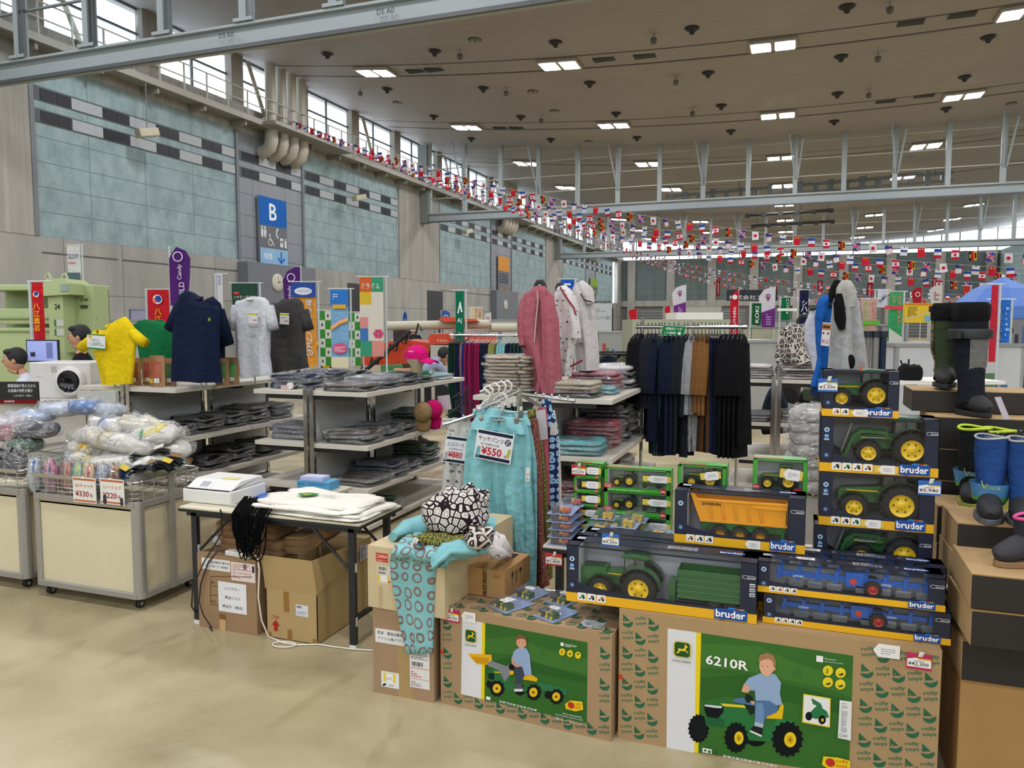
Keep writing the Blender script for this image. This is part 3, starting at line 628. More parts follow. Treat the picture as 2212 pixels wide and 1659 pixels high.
for x in (1470, 1521): a = Q(x, 925); g.poly([(a[0]-.007, a[1]), (a[0]+.007, a[1]+.006), (a[0]+.002, a[1]-.005)], '#35642a')
a = Q(1410, 872); g.rect(a[0], a[1], .014, .014, '#e4e6e2'); g.lines(a[0]+.02, a[1], .05, .014, 3, '#dfe3da')
a = Q(935, 1215); g.rect(a[0], a[1], .02, .014, '#e4e6e2'); a = Q(1020, 1234)
for i in range(11): g.text(('EAN', 'IMP', 'CE')[i % 3], a[0]+i*.0158, a[1]-i*.0003, .009, '#e4e6e2', w=.012, bold=.04)
a = Q(1380, 1335); g.text('Franz Schneider GmbH & Co. KG', a[0], a[1]+.014, .007, '#e4e6e2', w=.115); g.lines(a[0]+.03, a[1]+.026, .08, .006, 1, '#e4e6e2'); g.lines(a[0], a[1]-.002, .115, .01, 2, '#cfd6cb')
a = Q(1445, 1275); g.poly([(a[0], a[1]), (a[0]-.004, a[1]+.02), (a[0]+.02, a[1]+.04), (a[0]+.07, a[1]+.045), (a[0]+.074, a[1]+.012), (a[0]+.04, a[1]-.002)], '#e0c01c'); g.circ(a[0]+.022, a[1]+.02, .014, '#b4342a'); g.text('rolly', a[0]+.036, a[1]+.022, .012, '#b4342a', w=.03, rot=.1); g.text('toys', a[0]+.036, a[1]+.008, .012, '#b4342a', w=.028, rot=.1)
mb.build('printed_panel', jd, label='green printed picture with boy, loader tractor and trailer')
g, mb = facer(jd, JW, JD_, JH, 'top'); rolly(g, JW, JD_, None, .11, .09); a = g.px(1256, 1354)
g.poly([g.px(*q) for q in ((1246, 1352), (1263, 1338), (1312, 1344), (1299, 1358))], '#cfd0d2'); g.k += 2; a = g.px(1262, 1352); g.lines(a[0], a[1], .07, .03, 4, '#555a60'); mb.build('top_print', jd)
g, mb = facer(jd, JW, JD_, JH, 'front'); a = g.px(960, 1340); price(jd, (a[0]-.002, -.004, a[1]), '#b51f4e', '¥34,100', .98)
a = g.px(997, 1340); hangtag(jd, (a[0]+.002, -.006, a[1]), .068, .044)
g.rect(-.0, .222, .02, .018, '#c8452c'); mb.build('red_tape', jd)

# ---------------- 6210R carton
RW, RH, RD = 1.125, .531, .26
r6 = carton('toy_carton', 'large right brown toy carton printed with a boy steering a green tractor', -.612, 2.918, 0, RW, RD, RH, M('#a3875f', .8, var=.05), math.radians(-.4))
g, mb = facer(r6, RW, RD, RH); a = g.px(1442, 1500); c_ = g.px(1843, 1400); rolly(g, RW, RH, (a[0]-.01, -.1, c_[0], RH-.05)); g.k = 6
def lv(x, yl, yr, y0): return y0
def lerp(px, pa, pb): return pa[1]+(pb[1]-pa[1])*(px-pa[0])/(pb[0]-pa[0])
g.w = warp(g, 1472, 1099)
g.poly([(-88, 765), (95, 790), (82, 1560), (-96, 1538)], '#d5d6d8'); g.poly([(95, 790), (128, 796), (112, 1563), (82, 1559)], '#e3c81e'); g.poly([(127, 795), (1100, 940), (1070, 1700), (108, 1560)], '#38682b')
g.poly([(128, 860), (500, 880), (760, 1000), (1095, 1090), (1092, 1200), (800, 1120), (420, 1040), (124, 1010)], '#427231'); g.poly([(122, 1080), (420, 1060), (800, 1150), (1090, 1230), (1088, 1330), (700, 1240), (300, 1200), (120, 1230)], '#305e27')
g.poly([(712, 1040), (745, 1010), (775, 1050), (775, 1085), (715, 1075)], '#3d6c30'); g.line([(560, 1010), (712, 1060), (1090, 1180)], .003, '#4b7a3c')
# far wheel, body, hood
for i in range(18): g.circ(110+60*math.cos(i*PI/9), 1405+84*math.sin(i*PI/9), 9, '#15181b', n=6, up=0)
g.circ(110, 1405, 62, '#15181b', ry=85, n=26); g.circ(480, 1460, 70, '#101316', ry=60)
g.poly([(150, 1245), (180, 1232), (290, 1238), (400, 1250), (450, 1270), (445, 1330), (520, 1390), (600, 1350), (690, 1350), (740, 1380), (700, 1400), (620, 1440), (560, 1490), (430, 1480), (400, 1400), (300, 1400), (160, 1390), (148, 1330)], '#2c6e3a')
g.poly([(250, 1244), (400, 1256), (440, 1275), (270, 1262)], '#dfc42a'); g.poly([(400, 1250), (415, 1180), (455, 1200), (480, 1300), (440, 1320)], '#1b2a1e')
g.poly([(145, 1245), (270, 1262), (268, 1300), (235, 1340), (165, 1330), (148, 1290)], '#121718'); g.poly([(148, 1250), (262, 1262), (255, 1275), (210, 1272), (150, 1262)], '#cdd3d2'); g.poly([(162, 1330), (275, 1345), (275, 1395), (160, 1385)], '#235c31')
g.poly([(545, 1300), (620, 1290), (640, 1235), (655, 1260), (645, 1345), (545, 1340)], '#dfb41e'); g.poly([(600, 1350), (660, 1340), (720, 1360), (742, 1390), (700, 1385), (650, 1372), (600, 1390)], '#2f7a42')
for cx, cy, rx, ry, q in ((350, 1462, 70, 92, .42), (678, 1472, 92, 106, .42)):
    g.circ(cx, cy, rx, '#121518', ry=ry, n=28)
    for i in range(16): g.circ(cx+rx*math.cos(i*PI/8), cy+ry*math.sin(i*PI/8), rx*.13, '#121518', n=6, up=0)
    g.k += 1; g.circ(cx+18, cy+3, rx*q, '#e0c022', ry=ry*.46); g.circ(cx+18, cy+3, rx*.2, '#c79a18', ry=ry*.24); g.circ(cx+18, cy+3, rx*.06, '#222222', n=8)
g.poly([(330, 1215), (400, 1205), (420, 1240), (480, 1230), (560, 1225), (620, 1250), (610, 1300), (540, 1330), (525, 1390), (470, 1380), (470, 1260), (330, 1232)], '#506f98')  # jeans
g.poly([(478, 1240), (520, 1240), (530, 1300), (522, 1392), (472, 1375)], '#6d8bb0'); g.poly([(470, 1360), (525, 1375), (520, 1400), (466, 1385)], '#a9b5c4')
g.poly([(465, 1385), (522, 1400), (515, 1450), (470, 1440), (438, 1415)], '#1f2227'); g.poly([(438, 1412), (515, 1446), (512, 1458), (440, 1424)], '#e2dfda')
g.poly([(480, 1060), (520, 1045), (600, 1055), (638, 1110), (630, 1180), (645, 1250), (610, 1255), (560, 1225), (475, 1225), (470, 1160), (440, 1160), (400, 1120), (430, 1080)], '#8da5c4')  # shirt
g.line([(530, 1060), (520, 1140), (512, 1225)], .003, '#7088ab'); g.line([(590, 1100), (596, 1180), (570, 1200), (480, 1190)], .003, '#7c93b5'); g.line([(560, 1130), (600, 1140)], .002, '#6b83a8')
g.poly([(520, 1045), (548, 1075), (575, 1055), (560, 1048), (540, 1050)], '#d29e80')
g.poly([(400, 1118), (438, 1135), (438, 1160), (425, 1176), (385, 1168), (390, 1145)], '#d29e80'); g.poly([(440, 1225), (470, 1230), (465, 1250), (450, 1245)], '#d29e80')
for (x0, x1) in ((0, 1),): g.k += 1
ringp = [(423+50*math.cos(i*PI/12)+.35*38*math.sin(i*PI/12), 1205+42*math.sin(i*PI/12)+.5*45*math.cos(i*PI/12)) for i in range(25)]; g.line(ringp, .0065, '#101214')
g.line([(390, 1180), (470, 1240)], .006, '#101214'); g.line([(430, 1210), (440, 1290)], .008, '#101214')
g.poly([(500, 985), (510, 955), (560, 945), (598, 970), (600, 1010), (585, 1040), (560, 1065), (535, 1068), (508, 1040), (498, 1010)], '#dba786')     # face
g.poly([(498, 985), (492, 960), (505, 930), (550, 918), (590, 935), (605, 975), (598, 1030), (588, 1010), (585, 975), (560, 958), (525, 962), (505, 972)], '#9a7750'); g.circ(594, 1020, 8, '#d29e80', ry=13)
g.circ(520, 1003, 3.6, '#33302e', n=10, up=0); g.circ(552, 1004, 3.6, '#33302e', n=10); g.line([(514, 993), (527, 992)], .0012, '#7d5f42'); g.line([(545, 992), (560, 995)], .0012, '#7d5f42')
g.line([(533, 1005), (529, 1022), (537, 1024)], .0012, '#b9805f'); g.line([(522, 1040), (535, 1046), (550, 1040)], .0022, '#a5524a'); 
for x, y in ((937, 1032), (1018, 1046), (936, 1106), (1016, 1120)): g.circ(x, y, 33, '#e2cc2c', ry=33)
g.poly([(780, 1178), (955, 1208), (950, 1396), (772, 1362)], '#e0c42a'); g.poly([(786, 1186), (949, 1214), (944, 1388), (778, 1355)], '#dedfdc')
g.poly([(830, 1205), (890, 1240), (905, 1270), (840, 1245)], '#2f6f49'); g.poly([(830, 1290), (870, 1250), (930, 1290), (945, 1330), (860, 1340), (800, 1320)], '#2c7347'); g.circ(815, 1322, 22, '#15181a', ry=28); g.circ(900, 1345, 24, '#15181a', ry=29); g.circ(902, 1346, 8, '#e0c022', ry=10); g.line([(915, 1240), (945, 1255)], .006, '#15181a')
g.poly([(1012, 1218), (1090, 1230), (1083, 1478), (1000, 1460)], '#dbdcda')
P0 = g.w; g.w = None
a = P0(156, 978); g.text('6210R', a[0], a[1]-.006, .0365, '#eceeea', w=.155, bold=.045, rot=-.02)
a = P0(-55, 938); deer(g, a[0]+.004, a[1], .064, .062); a = P0(-55, 975); g.text('JOHN DEERE', a[0]-.002, a[1]+.002, .008, '#5b5f62', w=.07)
a = P0(862, 972); g.rect(a[0], a[1], .023, .023, '#e4e6e2'); g.lines(a[0]+.028, a[1]+.014, .045, .009, 2, '#e4e6e2'); g.text('Rolly Toys Art.-Nr. 60 700 6', a[0]+.028, a[1]+.002, .006, '#e4e6e2', w=.062)
for x, y in ((937, 1045), (1018, 1058), (936, 1118), (1016, 1132)):
    a = P0(x, y)
    if y == 1045: g.text('3', a[0]-.008, a[1]-.002, .017, '#3b6a2c', bold=.02)
    else: g.poly([(a[0]-.009, a[1]), (a[0]+.008, a[1]+.009), (a[0]+.009, a[1]+.002), (a[0]-.001, a[1]-.003)], '#33422a')
a = P0(1010, 1455); g.text('A1', a[0]+.013, a[1]+.004, .009, '#333333'); g.ring(a[0]+.005, a[1]+.009, .006, .0015, '#666666'); g.lines(a[0]+.004, a[1]+.022, .02, .11, 22, '#8b8b8b')
a = P0(136, 1560); g.rect(a[0], a[1]+.006, .035, .018, '#e4e6e2'); g.circ(a[0]+.01, a[1]+.015, .005, '#38682b'); g.circ(a[0]+.026, a[1]+.013, .006, '#38682b')
a = P0(200, 1568); g.text('CE', a[0], a[1]+.003, .011, '#27461f'); a = P0(270, 1582)
for i in range(13): g.text(('EN', 'IM', 'LIV', 'M', 'CE')[i % 5], a[0]+i*.0152, a[1]-.0005, .0105, '#e4e6e2', w=.011, bold=.04)
a = P0(905, 1650); g.poly([(a[0]-.004, a[1]+.012), (a[0], a[1]+.045), (a[0]+.05, a[1]+.05), (a[0]+.09, a[1]+.046), (a[0]+.09, a[1]+.004), (a[0]+.02, a[1])], '#e0c01c'); g.circ(a[0]+.024, a[1]+.026, .016, '#b4342a'); g.text('rolly', a[0]+.044, a[1]+.028, .014, '#b4342a', w=.04, rot=.1); g.text('toys', a[0]+.044, a[1]+.010, .014, '#b4342a', w=.036, rot=.1)
mb.build('printed_panel', r6, label='green printed picture with boy on tractor and white numerals')
g, mb = facer(r6, RW, RD, RH); a = g.px(1885, 1412); hangtag(r6, (a[0], -.008, a[1]-.005), .085, .048)
a = g.px(1957, 1441); price(r6, (a[0], -.004, a[1]), '#b51f4e', '¥42,300', 1.0)
g.rect(.0, .245, .016, .02, '#c8452c'); mb.build('red_tape', r6)

# ---------------- plain cartons
bs = carton('cardboard_box', 'brown cardboard box on the floor under the cream box, white shipping labels', -1.726, 2.925, 0, .30, .36, .395, M('#9c8062', .8), 0)
g, mb = facer(bs, .30, .36, .395)
g.rect(.125, 0, .07, .395, TAPE, 2); g.rect(.10, .375, .15, .02, TAPE)
a = g.px(811, 1386); g.rect(a[0], a[1], .17, .064, '#dcdcda'); g.text('熊本　農機自動車大展示会', a[0]+.012, a[1]+.037, .017, '#26262a', w=.19, bold=.02); g.text('アイトス(株)アグリ事業部', a[0]+.014, a[1]+.011, .017, '#26262a', w=.175, bold=.02)
g.rect(.255, .05, .045, .34, M('#9c8062', .8), 0)
a = g.px(824, 1482); g.rect(a[0], a[1], .089, .072, '#dedfdc'); g.rect(a[0]+.012, a[1]+.026, .06, .04, '#ddc63e'); g.rect(a[0]+.024, a[1]+.022, .036, .042, '#e6e6e4'); g.lines(a[0]+.026, a[1]+.03, .03, .02, 3, '#999999'); g.text('HAUP', a[0]+.04, a[1]+.008, .007, '#222222', w=.022); g.poly([(a[0]+.004, a[1]+.008), (a[0]+.02, a[1]+.018), (a[0]+.026, a[1]+.012), (a[0]+.012, a[1]+.002)], '#1d1d1f')
a = g.px(886, 1483); g.rect(a[0], a[1], .096, .19, '#dedddb'); g.lines(a[0]+.006, a[1]+.13, .08, .05, 6, '#7a6a6a'); g.barcode(a[0]+.008, a[1]+.098, .055, .02); g.rect(a[0]+.004, a[1]+.088, .088, .003, '#c8604e'); g.lines(a[0]+.006, a[1]+.05, .07, .03, 3, '#c05a4e'); g.rect(a[0]+.004, a[1]+.04, .088, .002, '#c8604e'); g.lines(a[0]+.006, a[1]+.008, .05, .025, 3, '#8a7c7c')
mb.build('labels', bs)
cb = carton('cardboard_box', 'cream cardboard box with red fragile sticker on top of the brown box', -1.742, 2.915, .397, .385, .74, .278, CREAM, math.radians(-3))
g, mb = facer(cb, .385, .74, .278); a = g.px(812, 1212); g.rect(a[0], a[1], .062, .039, '#b83226'); g.text('こわれもの', a[0]+.004, a[1]+.016, .018, '#ecdcd4', w=.054, bold=.04); g.lines(a[0]+.004, a[1]+.003, .05, .009, 2, '#e0b8b0')
a = g.px(816, 1257); g.rect(a[0]-.002, a[1]-.002, .068, .078, '#cfcbc0'); g.barcode(a[0]+.004, a[1]+.056, .04, .015); g.text('409884', a[0]+.002, a[1]+.038, .012, '#33302e', w=.038, bold=.03); g.rect(a[0]-.001, a[1]+.002, .06, .032, '#d8bd45'); g.rect(a[0]+.014, a[1]+.004, .036, .03, '#e0dfdc'); g.rect(a[0]+.056, a[1]+.002, .008, .01, '#b83226')
g.rect(.055, 0, .018, .10, '#b7a27a'); g.lines(.0, .02, .0, .0, 0); mb.build('labels', cb)
sb = carton('cardboard_box', 'small brown parcel marked 0318 standing on the left toy carton', -1.347, 3.118, .436, .184, .285, .125, M('#ad8450', .75), math.radians(-4.5), seam='y')
g, mb = facer(sb, .184, .285, .125); g.rect(.072, 0, .024, .125, '#8f6c3f'); g.text('PILOT', .0945, .062, .018, '#2c2118', w=.05, bold=.06, rot=PI/2); g.text('PILOT', .0945, .004, .018, '#2c2118', w=.05, bold=.06, rot=PI/2); g.rect(.096, 0, .03, .125, TAPE); g.text('0318', .128, .092, .012, '#6c5236', w=.03)
mb.build('front_print', sb); g, mb = facer(sb, .184, .285, .125, 'right')
for i, x in enumerate((.07, .115, .16)):
    if i == 0: g.poly([(x, .1), (x+.022, .1), (x+.02, .078), (x+.013, .07), (x+.013, .045), (x+.019, .04), (x+.003, .04), (x+.009, .045), (x+.009, .07), (x+.002, .078)], '#3a2b1c')
    elif i == 1:
        for q in (0, .014): g.rect(x+q, .04, .005, .045, '#3a2b1c'); g.poly([(x+q-.003, .085), (x+q+.008, .085), (x+q+.0025, .1)], '#3a2b1c')
    else: g.circ(x+.01, .085, .014, '#3a2b1c', ry=.012); g.rect(x+.009, .045, .0025, .03, '#3a2b1c')
mb.build('side_print', sb); g, mb = facer(sb, .184, .285, .125, 'top'); g.rect(.02, .15, .085, .11, '#b9b7b4'); g.lines(.03, .16, .06, .09, 6, '#6e6a66'); g.rect(.108, .19, .03, .07, '#2b241e'); mb.build('shipping_label', sb)
# large carton and shoe cartons at the right
def boxpx(name, label, Y, x0, yt, yb, w, d, mat, rz=0, side=None, front=None, z0=None):
    a = PY(x0, yt, Y); b_ = PY(x0, yb, Y); z0 = b_.z if z0 is None else z0
    t = T(name, label, 'box', (a.x, Y, z0), rz); b = MB(); h = a.z-z0; b.bb(0, 0, 0, w, d, h, mat)
    if front: b.bb(.0, -.0015, 0, w, 0, h-.004, front); b.bb(-.0012, -.001, 0, 0, d, h, mat)
    b.build('carton', t, bevel=.003); return t, w, d, h
BRN = M('#aa8c60', .8, var=.05); BK = M('#1c1815', .55, var=.05)
t, w, d, h = boxpx('cardboard_box', 'big plain brown carton on the floor right of the large toy carton', 2.95, 2075, 1462, 1800, .62, .42, M('#a27d4a', .8, var=.05), 0, z0=0)
zb = h
def shoebox(label, Y, x0, yt, yb, w=.38, d=.3, logo=0, z0=None, rz=0.0):
    t, w, d, h = boxpx('shoe_box', label, Y, x0, yt, yb, w, d, BRN, rz, front=BK, z0=z0)
    g, mb = facer(t, w, d, h); g.rect(0, h-.003, w, .003, '#a5814f'); g.k = 6
    g.lines(-.0, 0, 0, 0, 0)
    if logo: x = logo; g.line([(x, h*.78), (x+.008, h*.45), (x+.03, h*.28), (x+.012, h*.36), (x+.004, h*.7)], .0018, '#b09870'); g.line([(x+.014, h*.6), (x+.03, h*.3)], .0018, '#b09870')
    mb.build('logo_print', t); g, mb = facer(t, w, d, h, 'left'); g.lines(d*.3, h*.3, d*.4, h*.4, 3, '#7c5f38'); mb.build('side_print', t); return t, h
s1 = shoebox('black-fronted shoe box directly on the big brown carton', 2.93, 2080, 1382, 1456, logo=.17, z0=zb)
s2 = shoebox('black-fronted shoe box with plain front, second above the big carton', 2.80, 2100, 1317, 1394, d=.36, rz=.02)
s3 = shoebox('brown-topped shoe box carrying the pink-rimmed boot', 2.80, 2100, 1239, 1312, d=.36, rz=-.02)
s4 = shoebox('shoe box with wing logo carrying the blue boots', 3.14, 2069, 1129, 1198, logo=.13, d=.30)
zz = s4[0].location.z
for i, lab in enumerate(('shoe box directly below the box with the blue boots', 'shoe box two below the blue boots', 'lowest shoe box of the column under the blue boots')):
    h_ = (zz)/5.0
s5 = shoebox('shoe box under the blue boots box, brown side showing', 3.15, 2062, 1198, 1275, d=.30)
s6 = shoebox('shoe box carrying the neon-rimmed black boots', 3.46, 2026, 1092, 1170, d=.24)
s7 = shoebox('shoe box below the neon-rimmed boots box, behind toys', 3.47, 2024, 1172, 1250, d=.24)
def under(t, n, labs):
    z = t.location.z; w = .36
    for i, lab in enumerate(labs):
        hh = z/n; q, *_ = (None,); tt = T('shoe_box', lab, 'box', (t.location.x+.006*(i % 2), t.location.y+.004, z-hh*(i+1))); b = MB(); b.bb(0, 0, 0, w, .24, hh-.001, BRN); b.bb(0, -.0015, 0, w, 0, hh-.004, BK); b.build('carton', tt, bevel=.003)
under(s5[0], 4, ['shoe box hidden low in the column under the blue boots, upper', 'shoe box hidden low in the column under the blue boots, second', 'shoe box hidden low in the column under the blue boots, third', 'shoe box hidden low in the column under the blue boots, on the floor'])
under(s7[0], 5, ['dark shoe box in the column under the neon boots, '+q for q in ('upper', 'second', 'third', 'fourth', 'on the floor')])
k = 0
for i in range(3):
    yt = (905, 1010, 1060)[i]; yb = (1008, 1058, 1200)[i]
a = PY(2012, 898, 3.75); zt = a.z
for i in range(9):
    hh = zt/9; t = T('shoe_box', ['topmost', 'second', 'third', 'fourth', 'fifth', 'sixth', 'seventh', 'eighth', 'lowest'][i]+' large black boot box in the tall rear column', 'box', (a.x-.0, 3.75, zt-hh*(i+1)), 0, 'black boot boxes in the rear column')
    b = MB(); b.bb(0, 0, 0, .56, .32, hh-.002, BRN); b.bb(0, -.002, 0, .56, 0, hh-.006, M('#12110f', .5)); b.build('carton', t, bevel=.003)
a = PY(1972, 843, 3.92); t = T('boot_box', 'dark boot box with pale lettering under the tall green boot', 'box', (PY(1972, 843, 3.92).x, 3.92, zt+.002)); hh = a.z-zt
b = MB(); b.bb(0, 0, 0, .50, .3, hh, BRN); b.bb(0, -.002, 0, .50, 0, hh-.003, M('#231c17', .5)); b.bb(-.002, 0, 0, 0, .3, hh-.003, M('#3b2f22', .5)); b.build('carton', t, bevel=.003)
g, mb = facer(t, .5, .3, hh)
for i in range(2):
    for j in range(2): g.circ(.142+.026*i, hh*.40+.026*j, .010, '#5f5344', n=4 if i else 8, a0=.78)
g.text('GRI', .19, hh*.42, .026, '#5f5344'); g.text("NDER'", .34, hh*.42, .026, '#4b4136'); mb.build('logo_print', t)
GBOX = t; ZREAR = zt
# ---------------- toy vehicles
JG = M('#1d5c28', .3, var=.05, coat=.3); JY = M('#e4bd12', .35, var=.03); TY = M('#0d0e0f', .8, var=.05); GL = film('cab_glass', .06, 0, 1, .10, (.75, .74, .7, 1), .05); TIRE_N = 26
def wheel(t, name, c, r, w, rimm=JY, lugs=14):
    m = MB(); x, y, z = c; s = -1 if y < 0 else 1
    m.lathe([(r*.58, y-w/2), (r*.86, y-w/2), (r*.97, y-w*.3), (r, y), (r*.97, y+w*.3), (r*.86, y+w/2), (r*.58, y+w/2)], TY, (x, 0, z), TIRE_N, 'Y')
    for i in range(lugs):
        a = 2*PI*i/lugs
        for q in (-1, 1): m.box((x+r*.985*math.cos(a+q*.08), y+q*w*.24, z+r*.985*math.sin(a+q*.08)), (r*.10, w*.46, r*.13), TY, ry=-a)
    o = m.build(name, t); m = MB(); yo = y+s*w*.42
    m.lathe([(.001, yo-s*w*.05), (r*.16, yo-s*w*.02), (r*.2, yo-s*w*.12), (r*.48, yo-s*w*.2), (r*.56, yo), (r*.6, yo+s*w*.06), (r*.62, yo)], rimm, (x, 0, z), 22, 'Y')
    for i in range(6): m.box((x+r*.36*math.cos(i*PI/3), yo-s*w*.1, z+r*.36*math.sin(i*PI/3)), (r*.07, w*.1, r*.07), TY)
    m.build('rim', o)
def tractor(label, loc, L, loader=False, beacon=False, frontbox=False, hood='long', col=JG, rz=0.0, scatter=0):
    """toy tractor of length about L, nose to -X"""
    t = T('toy_tractor', label, 'toy tractor', loc, rz); k = L; b = MB(); b.X = Matrix.Scale(k, 4)
    b.bb(-.36, -.06, .13, .30, .06, .26, TY)
    x0 = -.46 if hood == 'long' else -.42
    for s in (-1, 1): pass
    b.prism([(x0, .22), (x0+.01, .34), (x0+.05, .385), (.04, .43), (.04, .22)], .17, col, 'Y', -.085)
    b.prism([(x0-.004, .22), (x0+.0, .33), (x0+.05, .33), (x0+.05, .22)], .14, TY, 'Y', -.07)
    for s in (-1, 1):
        b.bb(x0+.10, s*.086, .355, .03, s*.088, .37, JY); b.bb(x0+.10, s*.086, .26, x0+.24, s*.089, .33, TY)
        b.bb(x0+.3, s*.086, .29, .0, s*.088, .34, M('#16481f', .3))
    b.bb(-.38, -.15, .15, -.28, .15, .19, TY); b.bb(.16, -.14, .2, .3, .14, .27, TY)
    for i in range(3): b.bb(.03, -.2, .10+i*.05, .12, -.13, .11+i*.05, TY)
    b.build('body', t, bevel=.0015*k*3)
    c = MB(); c.X = Matrix.Scale(k, 4)
    for x, tx in ((.03, .05), (.18, .18), (.33, .31)):
        for s in (-1, 1): c.cyl((x, s*.115, .26), (tx, s*.11, .60), .009, TY, 6)
    c.bb(.02, -.12, .25, .35, .12, .28, TY); c.bb(.16, -.06, .28, .26, .06, .38, M('#8a7a63')); c.bb(.24, -.06, .34, .27, .06, .48, M('#8a7a63')); c.cyl((.07, 0, .3), (.10, 0, .42), .012, TY, 6); c.cyl((.09, -.04, .425), (.11, .04, .43), .012, TY, 6)
    c.build('cab_frame', t); c = MB(); c.X = Matrix.Scale(k, 4)
    for s in (-1, 1): c.add([(.035, s*.112, .28), (.33, s*.112, .28), (.31, s*.112, .59), (.05, s*.112, .59)], [(0, 1, 2, 3)], GL)
    c.build('cab_window', t); c = MB(); c.X = Matrix.Scale(k, 4)
    c.prism([(.0, .60), (.02, .645), (.12, .66), (.34, .65), (.37, .61), (.35, .60)], .26, col, 'Y', -.13); c.build('cab_roof', t, bevel=.002)
    if beacon: MB().cyl(Vector((.02, -.1, .63))*k, Vector((.02, -.1, .70))*k, .02*k, M('#d8571c', .3)).build('beacon', t)
    for s in (-1, 1):
        f = MB(); f.X = Matrix.Scale(k, 4)
        f.grid(lambda u, v: (.25+.285*math.cos(PI*(.98-u*.93)), s*(.10+.15*v), .235+.285*math.sin(PI*(.98-u*.93))), 12, 1, col)
        f.grid(lambda u, v: (.25+.285*math.cos(PI*(.98-u*.93))*(1-.06*v), s*.25, .235+.285*math.sin(PI*(.98-u*.93))*(1-.06*v)), 12, 1, TY)
        f.grid(lambda u, v: (.25+.28*math.cos(PI*(.98-u*.93))*v, s*.10, .235+.28*math.sin(PI*(.98-u*.93))*v), 12, 1, TY)
        f.build('fender', t)
        wheel(t, 'rear_wheel', (.25*k, s*.185*k, .235*k), .235*k, .12*k); wheel(t, 'front_wheel', (-.27*k, s*.165*k, .165*k), .165*k, .09*k)
        f = MB(); f.X = Matrix.Scale(k, 4); f.grid(lambda u, v: (-.27+.19*math.cos(PI*(.9-u*.8)), s*(.12+.09*v), .165+.19*math.sin(PI*(.9-u*.8))), 8, 1, TY); f.build('front_fender', t)
    if loader:
        f = MB(); f.X = Matrix.Scale(k, 4)
        for s in (-1, 1):
            f.prism([(-.02, .36), (-.04, .46), (-.36, .475), (-.47, .40), (-.58, .10), (-.54, .09), (-.44, .36), (-.34, .43), (-.08, .42), (-.06, .34)], .03, col, 'Y', s*.12-.015)
        f.build('loader_arm', t); f = MB(); f.X = Matrix.Scale(k, 4)
        for s in (-1, 1): f.cyl((-.30, s*.12, .36), (-.10, s*.12, .37), .014, M('#8d9091', .35, .6), 8); f.cyl((-.62, s*.12, .12), (-.48, s*.12, .56), .012, M('#9a9c9c', .35, .6), 8)
        f.build('hydraulic_cylinder', t); f = MB(); f.X = Matrix.Scale(k, 4)
        f.prism([(-.60, .10), (-.72, .14), (-.76, .30), (-.73, .40), (-.71, .30), (-.68, .20), (-.60, .16)], .34, TY, 'Y', -.17); f.build('bucket', t)
    if frontbox:
        f = MB(); f.X = Matrix.Scale(k, 4); f.prism([(-.56, .30), (-.54, .44), (-.20, .45), (-.20, .34), (-.34, .24), (-.54, .18)], .26, col, 'Y', -.13); f.bb(-.5, -.10, .44, -.24, .10, .452, M('#123c1a', .4)); f.build('front_hopper', t)
    return t
def thumbs(g, x, y, s, n, seed=0):
    cols = ['#2f5a34', '#3a3a3c', '#2c7a3c', '#4a4f3c', '#b0672c']
    for i in range(n):
        xx = x+i*s*1.13; g.rrect(xx, y, s, s*.88, s*.06, '#e4e3e0'); c = cols[(i+seed) % 5]
        g.poly([(xx+s*.15, y+s*.35), (xx+s*.4, y+s*.38), (xx+s*.45, y+s*.68), (xx+s*.75, y+s*.68), (xx+s*.85, y+s*.35)], c); g.circ(xx+s*.3, y+s*.28, s*.1, '#1d1d1f', n=10); g.circ(xx+s*.7, y+s*.3, s*.14, '#1d1d1f', n=10)
def bruder(g, x, y, w, h):
    g.poly([(x+w*.38, y+h), (x+w*.46, y+h*1.16), (x+w*.66, y+h*1.16), (x+w*.6, y+h)], '#2f7fc2'); g.poly([(x+w*.6, y+h), (x+w*.66, y+h*1.12), (x+w*.8, y+h*1.12), (x+w*.74, y+h)], '#b43a30'); g.poly([(x+w*.74, y+h), (x+w*.8, y+h*1.1), (x+w*.94, y+h*1.1), (x+w*.88, y+h)], '#b5a63a')
    g.rect(x, y, w, h, '#2a4f93'); g.rect(x+w*.16, y-h*.06, w*.16, h*.06, '#b43a30')
    g.text('bruder', x+w*.045, y+h*.2, h*.66, '#f0f0ee', w=w*.9, bold=.055); g.circ(x+w*.505, y+h*.38, h*.09, '#b43a30', n=12); g.circ(x+w*.70, y+h*.40, h*.06, '#3a8a4a', n=12)
